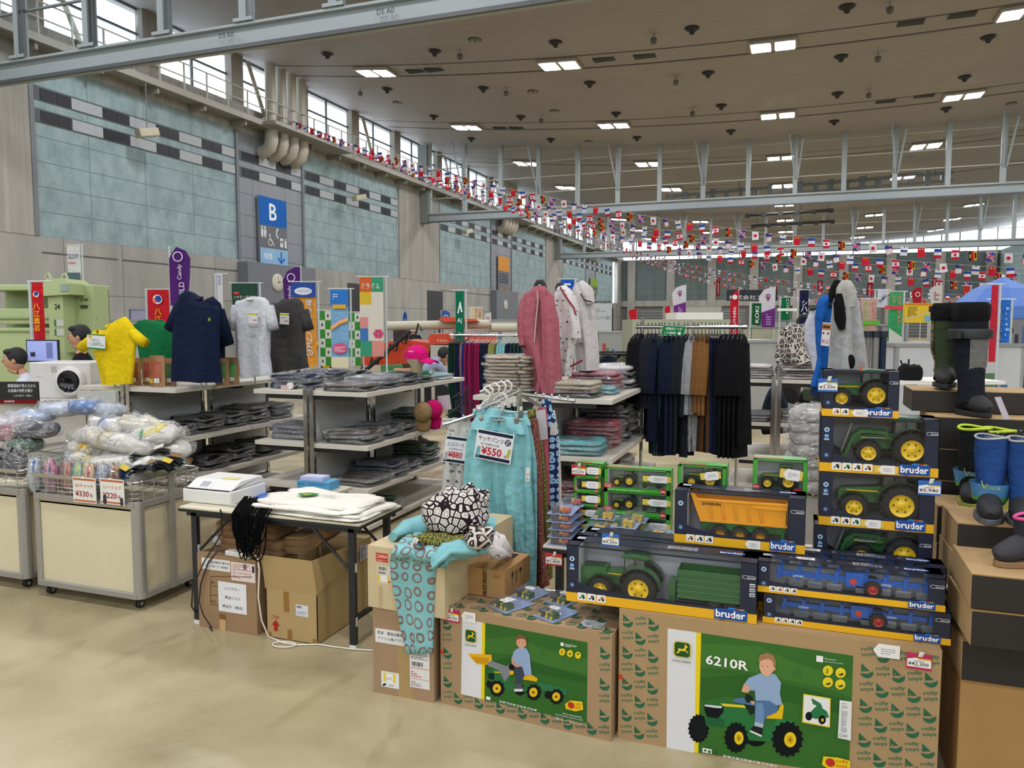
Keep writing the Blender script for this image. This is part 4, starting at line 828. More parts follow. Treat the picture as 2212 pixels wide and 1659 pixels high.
def winbox(label, loc, w, h, d, rz=0.0, left=.11, right=.12, n=3, badge3=True, logo_w=.15, tag_x=None, topwrite=True, group=None, slot=None, seed=0, dark=False):
    t = T('toy_box', label, 'toy box', loc, rz, group); lw, rw = left, right; by = .16*h if h > .14 else .2*h; lip = by+.05*h
    b = MB(); e = .002; IN = M('#b4b7be', .6, var=.04); IND = M('#a8aab0', .6)
    b.bb(0, d-e, 0, w, d, h, IN); b.bb(0, 0, 0, w, d, e, NAVY)
    for x in (0, w-e): b.bb(x, 0, 0, x+e, d, h, NAVY)
    b.bb(0, 0, 0, lw, e, h, NAVY); b.bb(w-rw, 0, 0, w, e, h, NAVY); b.bb(lw-e, e, lip*.5, lw, d*.7, h, IND)
    b.bb(0, -.0006, 0, w, e, by, YEL); b.bb(-.0006, -.0006, 0, 0, d, by, YEL); b.bb(w, -.0006, 0, w+.0006, d, by, YEL)
    # curved navy lower edge of the window
    P = [(lw-.001, by), (w-rw+.001, by), (w-rw+.001, lip+.06*h)]+[(lw+(w-lw-rw)*(1-q), lip+(.14*h*max(0, (q-.55)/.45)**2)+(.05*h*max(0, (.08-q)/.08))) for q in [i/14 for i in range(15)]]+[(lw-.001, lip+.2*h)]
    b.prism(P, e, NAVY, 'Y', 0)
    b.bb(0, d*.42, h-e, w, d, h, NAVY); b.bb(0, 0, h-e, lw, d, h, NAVY); b.bb(w-rw, 0, h-e, w, d, h, NAVY); b.bb(lw, 0, h-.022*h-e, w-rw, e*1.2, h, NAVY)
    b.build('carton', t); c = MB(); cp = clearplastic()
    c.add([(lw, e, lip), (w-rw, e, lip), (w-rw, e, h-.02*h), (lw, e, h-.02*h)], [(0, 1, 2, 3)], cp); c.add([(lw, 0, h-.001), (w-rw, 0, h-.001), (w-rw, d*.42, h-.001), (lw, d*.42, h-.001)], [(0, 1, 2, 3)], cp); c.build('clear_window', t)
    mb = MB(); g = G(mb, (0, -.0007, 0), (1, 0, 0), (0, 0, 1), .00012); g.n = Vector((0, -1, 0)); s = by*1.05
    thumbs(g, lw*.95, by*.14+.004, by*.95, n, seed); bruder(g, w-rw*.55-logo_w, by*.12, logo_w, by*1.15)
    r = min(.016, lw*.2); zz = h*.76; g.circ(lw*.48, zz, r, '#d8dde2'); g.circ(lw*.48, zz, r*.66, '#3a78b5')
    if badge3: g.circ(lw*.48, zz-r*2.6, r, '#2f6ea6'); g.text('3+', lw*.48, zz-r*3.1, r*1.0, '#e6ebee', al='c', bold=.04); g.rect(lw*.48-r, zz-r*4.4, r*2, r*.8, '#a8adb5')
    g.circ(lw*.5, h*.30, r*1.2, '#3a4a6b'); g.circ(lw*.5, h*.30, r*.6, '#7f93b8'); g.rrect(w-rw*.9, zz-r*.6, rw*.8, r*1.3, r*.6, '#d9dbdd'); g.rrect(w-rw*.87, zz-r*.45, rw*.74, r*1.0, r*.4, '#23293a'); g.text('Service', w-rw*.6, zz-r*.35, r*.7, '#e0e0e0', w=rw*.45)
    if h > .19 and seed == 2:
        for i in range(3): g.rect(w-rw*.45, zz-.035-i*.018, rw*.32, .013, '#d9dbdd'); g.rect(w-rw*.42, zz-.032-i*.018, rw*.26, .006, '#555b66')
    if topwrite:
        g2 = G(mb, (0, 0, h+.0006), (1, 0, 0), (0, 1, 0), .00012); g2.text('just like the real thing', w*.44, d*.62, .008, '#c9a83a', w=w*.17, shear=.2); g2.lines(w*.53, d*.55, w*.16, d*.3, 4, '#c9ccd2'); bruder(g2, w*.8, d*.55, w*.13, d*.2); g2.rect(lw*.35, d*.6, lw*.7, d*.24, '#8b93a3'); g2.lines(lw*.4, d*.65, lw*.6, d*.15, 2, '#e2e2e2')
    mb.build('printed_graphics', t)
    if tag_x is not None: hangtag(t, (tag_x, -.003, by*.1), .058, by*.95, yel=seed != 4)
    return t
z6 = .533
for i, y in enumerate((2.93, 3.085)):
    w = .735; x = -.832+.02*i
    winbox(['front one of two long toy boxes holding a tractor with green trailer', 'long toy box with tractor and trailer, half hidden behind the front one'][i], (x, y, z6), w, .232, .148, 0, .05, .06, 3, True, .12, seed=2)
    tractor(['green toy tractor with front hopper in the front long box', 'green toy tractor in the rear long box'][i], (x+.215, y+.078, z6+.006), .30, frontbox=True)
    t = T('toy_trailer', ['green two-axle toy trailer in the front long box', 'green two-axle toy trailer in the rear long box'][i], 'toy trailer', (x+.44, y+.02, z6+.006)); b = MB()
    b.bb(0, 0, .05, .235, .10, .054, JG); b.bb(0, 0, .05, .235, .003, .165, JG); b.bb(0, .097, .05, .235, .1, .165, JG); b.bb(0, 0, .05, .003, .1, .165, JG); b.bb(.232, 0, .05, .235, .1, .165, JG)
    for j in range(5): b.bb(-.002, -.004, .055+j*.023, .237, .0, .064+j*.023, JG)
    b.build('tub', t, bevel=.001); b = MB(); b.bb(-.04, .04, .06, 0, .06, .07, JG); b.bb(-.035, .015, .03, -.01, .085, .11, JG); b.bb(.0, .03, .035, .23, .07, .05, TY); b.build('chassis', t)
    for xx in (.14, .20):
        for yy in (.005, .095): wheel(t, 'wheel', (xx, yy, .028), .028, .02, lugs=10)
p = price(D.objects['toy_box'], (.14, .02, .236), '#2b63b0', '¥9,350', .9); p.rotation_euler[0] = 0
# plough boxes
LB = M('#1559b4', .35, var=.05)
def plough(label, loc):
    t = T('toy_plough', label, 'toy plough', loc); b = MB(); b.bb(-.22, -.008, .045, .27, .008, .062, LB)
    b.bb(.02, -.02, .03, .08, .03, .08, LB); b.build('beam', t, bevel=.001)
    for i in range(8):
        x = -.21+i*.066+(.03 if i > 3 else 0); m = MB(); m.prism([(x-.01, .02), (x+.006, .02), (x+.008, .075), (x-.004, .08)], .006, LB, 'Y', -.014); m.prism([(x-.008, .05), (x+.008, .05), (x+.02, .085), (x+.008, .10)], .005, LB, 'Y', .01); m.build('leg', t)
        m = MB(); m.grid(lambda u, v: (x-.03+.055*u, .02+.012*math.sin(u*3)*1, .075+.028*v*(1-u*.4)+.01*(1-u)), 4, 2, M('#9ea4aa', .3, .7)); m.grid(lambda u, v: (x-.03+.05*u, -.02, .012+.025*v), 3, 1, M('#9ea4aa', .3, .7)); m.build('mouldboard', t)
    for yy in (-.03, .03): wheel(t, 'wheel', (.11, yy, .035), .03, .02, M('#b02a22', .4), 12)
    m = MB(); G(m, (.035, -.0215, .04), (1, 0, 0), (0, 0, 1)).circ(.01, .012, .012, '#c24434').text('LEMKEN', -.195, .008, .008, '#dfe6ee', w=.035).text('LEMKEN', .10, .008, .008, '#dfe6ee', w=.035); m.build('sticker', t); return t
for j, (x, y, z, l1, l2) in enumerate(((-.076, 2.962, z6, 'lower front blue plough toy box resting on the large right toy carton', 'blue toy plough in the lower front box'), (-.098, 2.955, z6+.119, 'upper front blue plough toy box, topmost of the front pair', 'blue toy plough in the upper front box'),
    (-.07, 3.09, z6, 'lower rear plough toy box hidden behind the front pair', 'blue toy plough in the lower rear box'), (-.075, 3.085, z6+.119, 'upper rear plough toy box just behind the front pair', 'blue toy plough in the upper rear box'))):
    winbox(l1, (x, y, z), .622, .116, .125, 0, .045, .055, 4, False, .085, seed=3); plough(l2, (x+.285, y+.06, z+.01))
hangtag(D.objects['toy_box.003'], (.13, .07, .118), .07, .03, n=(0, 0, 1), up=(0, 1, 0)); hangtag(D.objects['toy_box.005'], (.13, .07, .118), .07, .03, n=(0, 0, 1), up=(0, 1, 0))
# tipper box
zj = z6+.236; t0 = winbox('toy box with an orange tipper trailer standing on the long tractor boxes', (-.428, 3.10, zj), .495, .214, .15, math.radians(-.5), .05, .06, 3, False, .095, tag_x=.275, seed=4)
t = T('toy_trailer', 'orange toy tipper trailer with three axles and black lettering', 'toy trailer', (-.36, 3.13, zj+.004)); b = MB(); OR = M('#e59a10', .35, var=.03)
b.prism([(-.01, .195), (.0, .20), (.02, .175), (.36, .178), (.362, .085), (.03, .085)], .006, OR, 'Y', 0); b.prism([(-.01, .195), (.0, .20), (.02, .175), (.36, .178), (.362, .085), (.03, .085)], .006, OR, 'Y', .094)
b.bb(.03, 0, .085, .362, .1, .09, OR); b.bb(.356, 0, .085, .362, .1, .178, OR); b.add([(-.01, 0, .195), (.03, 0, .085), (.03, .1, .085), (-.01, .1, .195)], [(0, 1, 2, 3)], OR)
b.bb(.018, -.006, .168, .362, .002, .177, OR)
for i in range(5): b.prism([(.06+i*.048, .16), (.07+i*.048, .16), (.085+i*.048, .09), (.073+i*.048, .09)], .005, M('#d68c0c', .35, var=.03), 'Y', -.005)
b.prism([(.225, .165), (.36, .167), (.36, .152), (.32, .150), (.235, .152)], .007, OR, 'Y', -.007); b.prism([(.03, .094), (.362, .094), (.362, .084), (.03, .084)], .006, OR, 'Y', -.006)
G(b, (.035, -.0062, .150), (1, 0, 0), (0, 0, 1)).text('JOSKIN', 0, 0, .013, '#2b1d0c', w=.075, bold=.06)
b.build('tipper_body', t, bevel=.0008); b = MB(); gg = M('#1f7a35', .4); b.bb(.035, .02, .05, .355, .08, .08, gg); b.bb(.34, .01, .02, .35, .09, .06, gg); b.build('chassis', t)
for x in (.108, .185, .262):
    for yy in (.008, .092): wheel(t, 'wheel', (x, yy, .036), .036, .024, M('#dd9c18', .4), 14)
m = MB()
for x, q in ((.09, 1), (.285, -1)): m.grid(lambda u, v: (x+.045*math.cos(PI*(.5+q*u*.4))*1.0, -.006+.03*v, .036+.045*math.sin(PI*(.5+q*u*.4))), 6, 1, M('#a5a9ac', .3, .6))
m.build('mudguard', t)
# ---------------- the folding table behind the toys
def folding_table(label, x0, y0, w, d, z, top):
    t = T('folding_table', label, 'table', (x0, y0, 0)); b = MB(); b.bb(0, 0, z-.012, w, d, z, top); b.build('table_top', t, bevel=.002); b = MB()
    b.bb(-.004, -.004, z-.026, w+.004, d+.004, z-.0125, M('#17171a', .5)); b.bb(.02, .03, z-.055, w-.02, .05, z-.026, M('#202024', .5)); b.bb(.02, d-.05, z-.055, w-.02, d-.03, z-.026, M('#202024', .5)); b.build('edge_frame', t)
    for x in (.05, w-.085):
        for y in (.03, d-.06):
            l = MB(); l.bb(x, y, .02, x+.035, y+.025, z-.03, M('#1b1b1f', .5)); o = l.build('leg', t); f = MB(); f.bb(x-.001, y-.001, 0, x+.036, y+.026, .022, WHT)
            for zz in (.12, .40): f.bb(x+.036, y+.004, zz, x+.038, y+.02, zz+.045, WHT)
            f.build('foot_cap', o)
        l = MB(); l.bb(x+.01, .05, .14, x+.028, d-.05, .165, M('#1b1b1f', .5)); l.build('stretcher', t)
        q = x+.05 if x < w/2 else x-.01; l = MB(); l.cyl((q, .04, .42), (w*.28 if x < w/2 else w*.72, .04, z-.04), .008, M('#1b1b1f', .5)); l.build('brace', t); l = MB(); l.cyl((q, d-.04, .42), (w*.28 if x < w/2 else w*.72, d-.04, z-.04), .008, M('#1b1b1f', .5)); l.build('brace', t)
    return t
ZT = .657
ft = folding_table('black-edged folding table carrying the toy boxes behind the front row', -1.03, 3.235, 1.62, .43, ZT, M('#c9c4b4', .5)); price(ft, (.015, -.006, ZT-.085), '#b52a34', '¥1,430', 1.0)
Z = ZT+.001
S4 = [(.103, .198, .420, 'bottom boxed loader tractor of the right toy stack, partly behind plough boxes', True, .33, 0), (.118, .214, .405, 'boxed big tractor priced ¥5,940, second from the bottom of the stack', False, .36, 0), (.115, .218, .415, 'boxed loader tractor with four small pictures, second from the top', True, .33, 1), (.118, .178, .27, 'boxed tractor priced ¥3,300, topmost of the right toy stack', False, .24, 4)]
for i, (x, h, w, lab, ld, TL, sd) in enumerate(S4):
    n = (3, 3, 4, 2)[i]; wb = winbox(lab, (x, 3.235, Z), w, h, .17, 0, .047 if i < 3 else .04, .05 if i < 3 else .038, n, i < 3, .105 if i < 3 else .1, tag_x=(None, .165, .21, .105)[i], seed=sd, topwrite=False)
    s_ = 1.0; tractor(['dark green toy tractor with loader in the bottom box of the stack', 'green toy tractor with large yellow rims in the ¥5,940 box', 'green toy loader tractor in the second box from the top', 'green toy tractor with orange beacon in the topmost box'][i], (x+(.255 if ld else .215 if i == 1 else .135), 3.235+.088, Z+.028 if i != 1 else Z+.02), (.29, .32, .29, .235)[i], loader=ld, beacon=i == 3)
    if i == 1: price(wb, (w-.06, -.008, h-.066), '#2b63b0', '¥5,940', 1.0)
    if i == 3: price(wb, (-.018, -.008, h-.082), '#2b63b0', '¥3,300', .92)
    Z += h+.001
# ---------------- green window boxes with small metal tractors
SG = M('#3c9a2c', .35, var=.04); SR = M('#b52a2a', .4)
def sbox(label, loc, w, h, d, rz=0.0, kind='tractor', tagx=.55, big=True, tiltt=0.0, group=None):
    t = T('model_box', label, 'toy box', loc, rz, group); b = MB(); e = .0018; lw = .016 if big else .01; by = .02 if big else .012
    b.bb(0, d-e, 0, w, d, h, M('#c4c6c6', .6)); b.bb(0, 0, 0, w, d, e, SG)
    for x in (0, w-e): b.bb(x, 0, 0, x+e, d, h, SG)
    b.bb(0, 0, 0, lw, e, h, SG); b.bb(w-lw, 0, 0, w, e, h, SG); b.bb(0, 0, 0, w, e, by, SG); b.bb(0, d*.3, h-e, w, d, h, SG); b.bb(0, d*.35, h, w*.55, d*.6, h+.0006, SR); b.bb(0, 0, h-.004, w, .003, h, SG); b.bb(lw, .003, by, lw+.001, d-.003, h-.003, M('#c9cac8', .5)); b.build('carton', t)
    c = MB(); cp = clearplastic(); c.add([(lw, e, by), (w-lw, e, by), (w-lw, e, h-.004), (lw, e, h-.004)], [(0, 1, 2, 3)], cp); c.add([(lw, 0, h-.0005), (w-lw, 0, h-.0005), (w-lw, d*.3, h-.0005), (lw, d*.3, h-.0005)], [(0, 1, 2, 3)], cp); c.build('clear_window', t)
    mb = MB(); g = G(mb, (0, -.0005, 0), (1, 0, 0), (0, 0, 1), .00012); g.n = Vector((0, -1, 0)); q = h*.13
    g.circ(w-lw-q*1.1, q*1.0, q, '#b3282c'); g.text('siku', w-lw-q*1.1, q*.65, q*.7, '#f0e6e4', al='c', bold=.05); g.rrect(.001, by*.8, w*.13, h*.2, .004, '#b3282c'); g.text('METAL', .004, by*.8+h*.12, h*.045, '#f0dcdc', w=w*.1); g.text('1:32' if big else '1:87', .006, by*.8+h*.02, h*.08, '#f0e6e4', w=w*.09, bold=.04)
    g.lines(w*.06, by*.35, w*.55, by*.35, 1, '#b8d8b0'); mb.build('printed_graphics', t)
    if tagx: hangtag(t, (w*tagx, -.004, h*(.5 if big else .3)), w*.3 if big else w*.5, h*.3 if big else h*.5, yel=True, tilt=tiltt)
    return t
Z0 = ZT+.001
SK = [((-.44, 3.26), [('window box', .2, .138, 0, 0), ('window box', .2, .138, .004, 0), ('window box', .2, .120, 0, 0)]), ((-.205, 3.262), [('w', .21, .145, 0, 0), ('w', .21, .145, .02, 0), ('w', .21, .150, .068, .02)])]
names = [['bottom green window box of the left column behind the tipper box', 'middle green window box of the left column behind the tipper box', 'top green window box of the left column, tractor facing left'], ['bottom green window box of the right column behind the tipper box', 'middle green window box peeking over the tipper box', 'top green window box of the right column, tilted price tag']]
for ci, ((x, y), its) in enumerate(SK):
    z = Z0
    for k_, (nm, w, h, dx, rz) in enumerate(its):
        sbox(names[ci][k_], (x+dx, y, z), w, h, .115, rz, tiltt=.15 if ci == 0 else -.12)
        tractor('small metal tractor in the '+names[ci][k_].split(' behind')[0].split(' peeking')[0].split(',')[0], (x+dx+w*.47, y+.06, z+.022), w*.74)
        z += h+.001
z = Z0
for k_ in range(5):
    h = .067; x = PY(1240, 1000, 3.47).x; dd = -.0 if k_ < 4 else .004
    sbox(['bottom', 'second', 'third', 'fourth', 'top'][k_]+' small green window box in the narrow left column', (x+dd, 3.47, z), .128, h, .10, .02*(k_ % 2) if k_ < 4 else -.06, big=False, tagx=.42)
    t = T('toy_tractor', ['bottom', 'second', 'third', 'fourth', 'top'][k_]+' tiny toy vehicle in the narrow column of small boxes', 'toy tractor', (x+.04, 3.52, z+.012)); b = MB(); b.bb(-.02, -.012, .008, .03, .012, .02, JG); b.bb(0, -.01, .02, .02, .01, .036, JG); b.build('body', t); b = MB(); b.cyl((-.012, -.014, .009), (-.012, .014, .009), .009, TY); b.cyl((.02, -.014, .012), (.02, .014, .012), .012, TY); b.build('wheel', t)
    z += h+.0008
price(D.objects['model_box.010'], (-.012, -.01, .012), '#b52a34', '¥3,630', .9)
z = Z0
for k_ in range(3):
    h = .108; x = PY(1305, 1020, 3.47).x; hh = h
    sbox(['bottom', 'middle', 'top'][k_]+' wide green window box holding tractor and wagon', (x, 3.47, z), .305, h, .10, 0, big=True, tagx=.66)
    tractor(['bottom', 'middle', 'top'][k_]+' green tractor with grey cab in the wide window box', (x+.085, 3.52, z+.02), .115)
    t = T('toy_wagon', ['bottom', 'middle', 'top'][k_]+' small green hopper wagon beside its tractor', 'toy wagon', (x+.17, 3.5, z+.02)); b = MB(); b.bb(0, 0, .018, .095, .04, .055, JG); b.bb(-.03, .018, .015, 0, .022, .018, JG); b.build('tub', t)
    for xx in (.015, .08): wheel(t, 'wheel', (xx, .0, .011), .011, .01, M('#77797a'), 6)
    z += h+.001
# ---------------- blister packs
def blister(label, loc, kind, rz=0.0, group=None):
    t = T('blister_pack', label, 'toy pack', loc, rz, group); b = MB(); b.bb(0, 0, 0, .115, .17, .0012, M('#8fa0c4', .35, var=.2)); b.build('card', t)
    c = MB(); cp = film('blister', .12, .2, 12, .05, (.96, .98, 1, 1), .08); c.bb(.012, .012, .001, .103, .10, .034, cp); c.build('plastic_shell', t, bevel=.004)
    v = MB(); A, B_ = (M('#3a3c3e'), M('#c8421c', .35)) if kind == 'red' else (JG, M('#caa21c', .4)) if kind == 'green' else (M('#46484c'), JG)
    v.bb(.016, .02, .004, .044, .06, .028, A); v.bb(.052, .02, .006, .098, .06, .024, B_); v.bb(.06, .018, .012, .066, .062, .028, M('#e0b41c') if kind != 'dark' else JY); v.build('toy', t)
    w_ = MB()
    for xx in (.024, .062, .088): w_.cyl((xx, .016, .008), (xx, .066, .008), .007, JY if kind != 'red' else M('#2a2a2c'), 10)
    w_.build('wheel', t); return t
kinds = {}
for nx_, (x, y, kk, n) in enumerate(((-1.015, 3.245, 'red', 5), (-.905, 3.35, 'red', 5), (-.86, 3.245, 'green', 3), (-.725, 3.25, 'green', 4), (-.60, 3.252, 'green', 3), (-.84, 3.36, 'green', 4), (-.705, 3.36, 'green', 4))):
    if nx_ == 1: x = -1.01; y = 3.42
    where = ['front column of red toy packs at the table corner', 'rear column of red toy packs', 'first front column of green toy packs', 'second front column of green toy packs', 'third front column of green toy packs', 'first rear column of green toy packs', 'second rear column of green toy packs'][nx_]
    for j in range(n):
        lab = ['lowest', 'second lowest', 'third lowest', 'fourth lowest', 'fifth lowest'][j]+' pack in the '+where
        o = blister(lab, (x+.004*((j*7) % 3-1), y, ZT+.001+j*.0355), kk, .03*((j*5) % 3-1), 'stacked blister packs on the toy table') if kk not in kinds else dup(kinds[kk], (x+.004*((j*7) % 3-1), y, ZT+.001+j*.0355), .03*((j*5) % 3-1), lab, 'stacked blister packs on the toy table')
        kinds.setdefault(kk, o)
dk = None
for j, (px, py, r) in enumerate(((1055, 1310, -.5), (1150, 1330, -.45), (1100, 1288, -.35), (1175, 1300, -.3))):
    p = PZ(px, py, .437); lab = ['nearest left', 'nearest right', 'rear left', 'rear right'][j]+' dark toy pack lying flat on the left toy carton'
    o = blister(lab, p, 'dark', r) if dk is None else dup(dk, p, r, lab); dk = dk or o
    if j == 0:
        for dx in (0,): hangtag(o, (.04, .05, .036), .05, .03, n=(0, 0, 1), up=(0, 1, 0))
hangtag(dk, (.04, .02, .036), .05, .03, n=(0, 0, 1), up=(0, 1, 0))
# ================================================================ soft goods helpers
def squad(mb, c, r, mat, e1=.5, e2=.35, nz=.0, seed=0, nu=18, nv=10, sag=0.0, freq=3.0, rz=0.0, uvs=1.0):
    """rounded slab / pillow with folds"""
    rnd = random.Random(seed); ph = [rnd.uniform(0, 6.28) for _ in range(8)]; vs = []; uv = []
    def P(a, e): return math.copysign(abs(a)**e, a)
    for j in range(nv+1):
        v = -PI/2+PI*j/nv
        for i in range(nu):
            u = 2*PI*i/nu; x, y, z = P(math.cos(v), e1)*P(math.cos(u), e2), P(math.cos(v), e1)*P(math.sin(u), e2), P(math.sin(v), e1)
            w = nz*(math.sin(freq*2*x+ph[0]+y*3)+math.sin(freq*2.3*y+ph[1]-2*x)+.6*math.sin(freq*4*x+ph[2])*math.sin(freq*4*y+ph[3])+.5*math.sin(7*z+ph[4]+5*x))
            px, py, pz = x*r[0]*(1+w*.12), y*r[1]*(1+w*.12), z*r[2]+w*r[2]*(.6 if z > -.5 else .1)-sag*(x*x+y*y)*r[2]
            q = Vector((px, py, pz)); q.rotate(Matrix.Rotation(rz, 3, 'Z')); vs.append(Vector(c)+q); uv.append(((x+1)*r[0]*uvs, (y+1)*r[1]*uvs))
    return mb.add(vs, [(j*nu+i, j*nu+(i+1) % nu, (j+1)*nu+(i+1) % nu, (j+1)*nu+i) for j in range(nv) for i in range(nu)], mat, True, uv)
FILM = lambda: film('bag_film', .22, 1.0, 11, .08, rough=.17)
BG = {}
def bagged(label, loc, w, d, h, mat, rz=0.0, var=0, cat='bagged garment', name='bagged_garment', group=None, stick=None):
    key = (mat.name, var % 3, round(w, 2), round(d, 2), round(h, 3), stick)
    if key in BG: return dup(BG[key], loc, rz, label, group)
    t = T(name, label, cat, loc, rz, group); m = MB(); squad(m, (0, 0, h*.48), (w/2, d/2, h*.56), mat, .6, .32, .22, seed=var*7+3, nu=28, nv=8, freq=2.4)
    if stick: G(m, (-w*.1, -d*.25, h*.99), (1, 0, 0), (0, 1, 0)).rect(0, 0, w*.2, d*.1, stick)
    m.build('folded_garment', t); m = MB(); squad(m, (0, 0, h*.52), (w/2*1.08, d/2*1.10, h*.66), FILM(), .7, .26, .38, seed=var*11+1, nu=34, nv=10, freq=3.6); m.build('plastic_bag', t)
    BG[key] = t; return t
LAY = ['lowest', 'second from bottom', 'third from bottom', 'fourth from bottom', 'fifth from bottom', 'sixth from bottom', 'seventh from bottom', 'eighth from bottom', 'ninth from bottom', 'tenth from bottom', 'eleventh from bottom', 'twelfth from bottom', 'thirteenth from bottom', 'fourteenth from bottom']
def stack(where, x, y, z, n, w, d, h, cols, what='bagged garment', rz=0.0, jit=.012, group=None, seed=0, stick=None):
    r = random.Random(seed+n*13+int(x*100)); zz = z
    for i in range(n):
        m, cn = cols[i % len(cols)]; lay = 'topmost' if i == n-1 and n > 1 else LAY[i] if n > 1 else 'single'
        bagged(f'{lay} {cn} {what} {where}', (x+r.uniform(-jit, jit), y+r.uniform(-jit, jit), zz), w, d, h, m, rz+r.uniform(-.13, .13), var=(i+seed) % 3, group=group, stick=stick if i == n-1 else None)
        zz += h*.88
    return zz
def silh(mb, rows, Y, dep, mat, n=20, rip=.25, seed=0, sup=2.2, uvs=1.0, cap=True):
    """a hanging cloth body whose left and right edges are given per row at depth Y"""
    pts = []; rad = []
    for (xl, xr, y) in rows:
        a, b = PY(xl, y, Y), PY(xr, y, Y); pts.append(((a.x+b.x)/2, Y, (a.z+b.z)/2)); rad.append(((b.x-a.x)/2, dep))
    P2, R2 = [], []
    for k in range(len(pts)-1):
        for q in (0, .5): P2.append(Vector(pts[k]).lerp(Vector(pts[k+1]), q)); R2.append((rad[k][0]*(1-q)+rad[k+1][0]*q, dep))
    P2.append(Vector(pts[-1])); R2.append(rad[-1]); R2[0] = (R2[0][0]*.85, dep*.6)
    return mb.sweep(P2, R2, mat, side=(1, 0, 0), n=n, rip=rip, ripn=4, seed=seed, sup=sup, uvs=uvs, cap=cap)
# cloth prints
def pat_rings(nt):
    d = voro(nt, 15.0, rnd=.25); return ramp(nt, d, [(0, '#82b9bd'), (.26, '#5d3a35'), (.285, '#a9a08e'), (.31, '#6b3f38'), (.335, '#8d6a5c'), (.36, '#5d3a35'), (.385, '#82b9bd')])
def pat_bone(nt):
    d = voro(nt, 32.0, rnd=.8, uv=False, feature='DISTANCE_TO_EDGE'); return ramp(nt, d, [(0, '#201719'), (.10, '#cfc9c3'), (.26, '#98918b'), (.34, '#cfc9c3')])
def pat_blob(nt):
    d = voro(nt, 19.0, rnd=.9, uv=False, feature='DISTANCE_TO_EDGE'); return ramp(nt, d, [(0, '#c5bdb4'), (.10, '#2a2322'), (.24, '#a59c94'), (.32, '#3a302c')])
def pat_dots(nt):
    d = voro(nt, 22.0, rnd=1.0); return ramp(nt, d, [(0, '#1c1a1c'), (.19, '#cfcac8'), (.26, '#d6d2d0'), (.30, '#2a2a2c'), (.32, '#d6d2d0')])
def pat_hash(nt):
    d = voro(nt, 22.0, rnd=.5); return ramp(nt, d, [(0, '#1b1d2a'), (.13, '#b9bab2'), (.17, '#1b1d2a'), (.26, '#c4c4bc')])
def pat_blue(nt):
    d = voro(nt, 16.0, rnd=.3); return ramp(nt, d, [(0, '#27507e'), (.12, '#86b4d6'), (.33, '#cfe0ea'), (.38, '#16305a')])
def pat_red(nt):
    d = voro(nt, 30.0, rnd=1.0, feature='F1'); return ramp(nt, d, [(0, '#9c2038'), (.13, '#d5cfcc'), (.42, '#2b2c3a'), (.46, '#d5cfcc')])
def pat_yel(nt):
    d = voro(nt, 26.0, rnd=.15); return ramp(nt, d, [(0, '#2c3a2a'), (.2, '#8d8a3e'), (.42, '#4a4a2c')])
def pat_rust(nt):
    n = N(nt, 'ShaderNodeTexNoise', i_Scale=40.0); nt.links.new(uvc(nt), n.inputs['Vector']); return ramp(nt, n.outputs[0], [(.35, '#5d2f2c'), (.5, '#7d4238'), (.62, '#8a6a58')], 'LINEAR')
def pat_floral(nt):
    d = voro(nt, 28.0, rnd=1.0); return ramp(nt, d, [(0, '#a8444f'), (.2, '#a8954c'), (.32, '#5a2c34'), (.42, '#b8a890')])
def pat_camo(nt):
    n = N(nt, 'ShaderNodeTexNoise', i_Scale=30.0, i_Detail=4.0); nt.links.new(coords(nt, sc3=(1, 1, 3)), n.inputs['Vector']); return ramp(nt, n.outputs[0], [(.4, '#4a452c'), (.5, '#6d6441'), (.58, '#837a55')])
PR = dict(rings=pat_rings, bone=pat_bone, blob=pat_blob, dots=pat_dots, hash=pat_hash, blue=pat_blue, red=pat_red, yel=pat_yel, rust=pat_rust, floral=pat_floral, camo=pat_camo)
def PT(k): return pattern('print_'+k, PR[k])
AQUA = CLOTH('#7eb6ba'); PINK = CLOTH('#a8525f'); DNAVY = CLOTH('#182338')
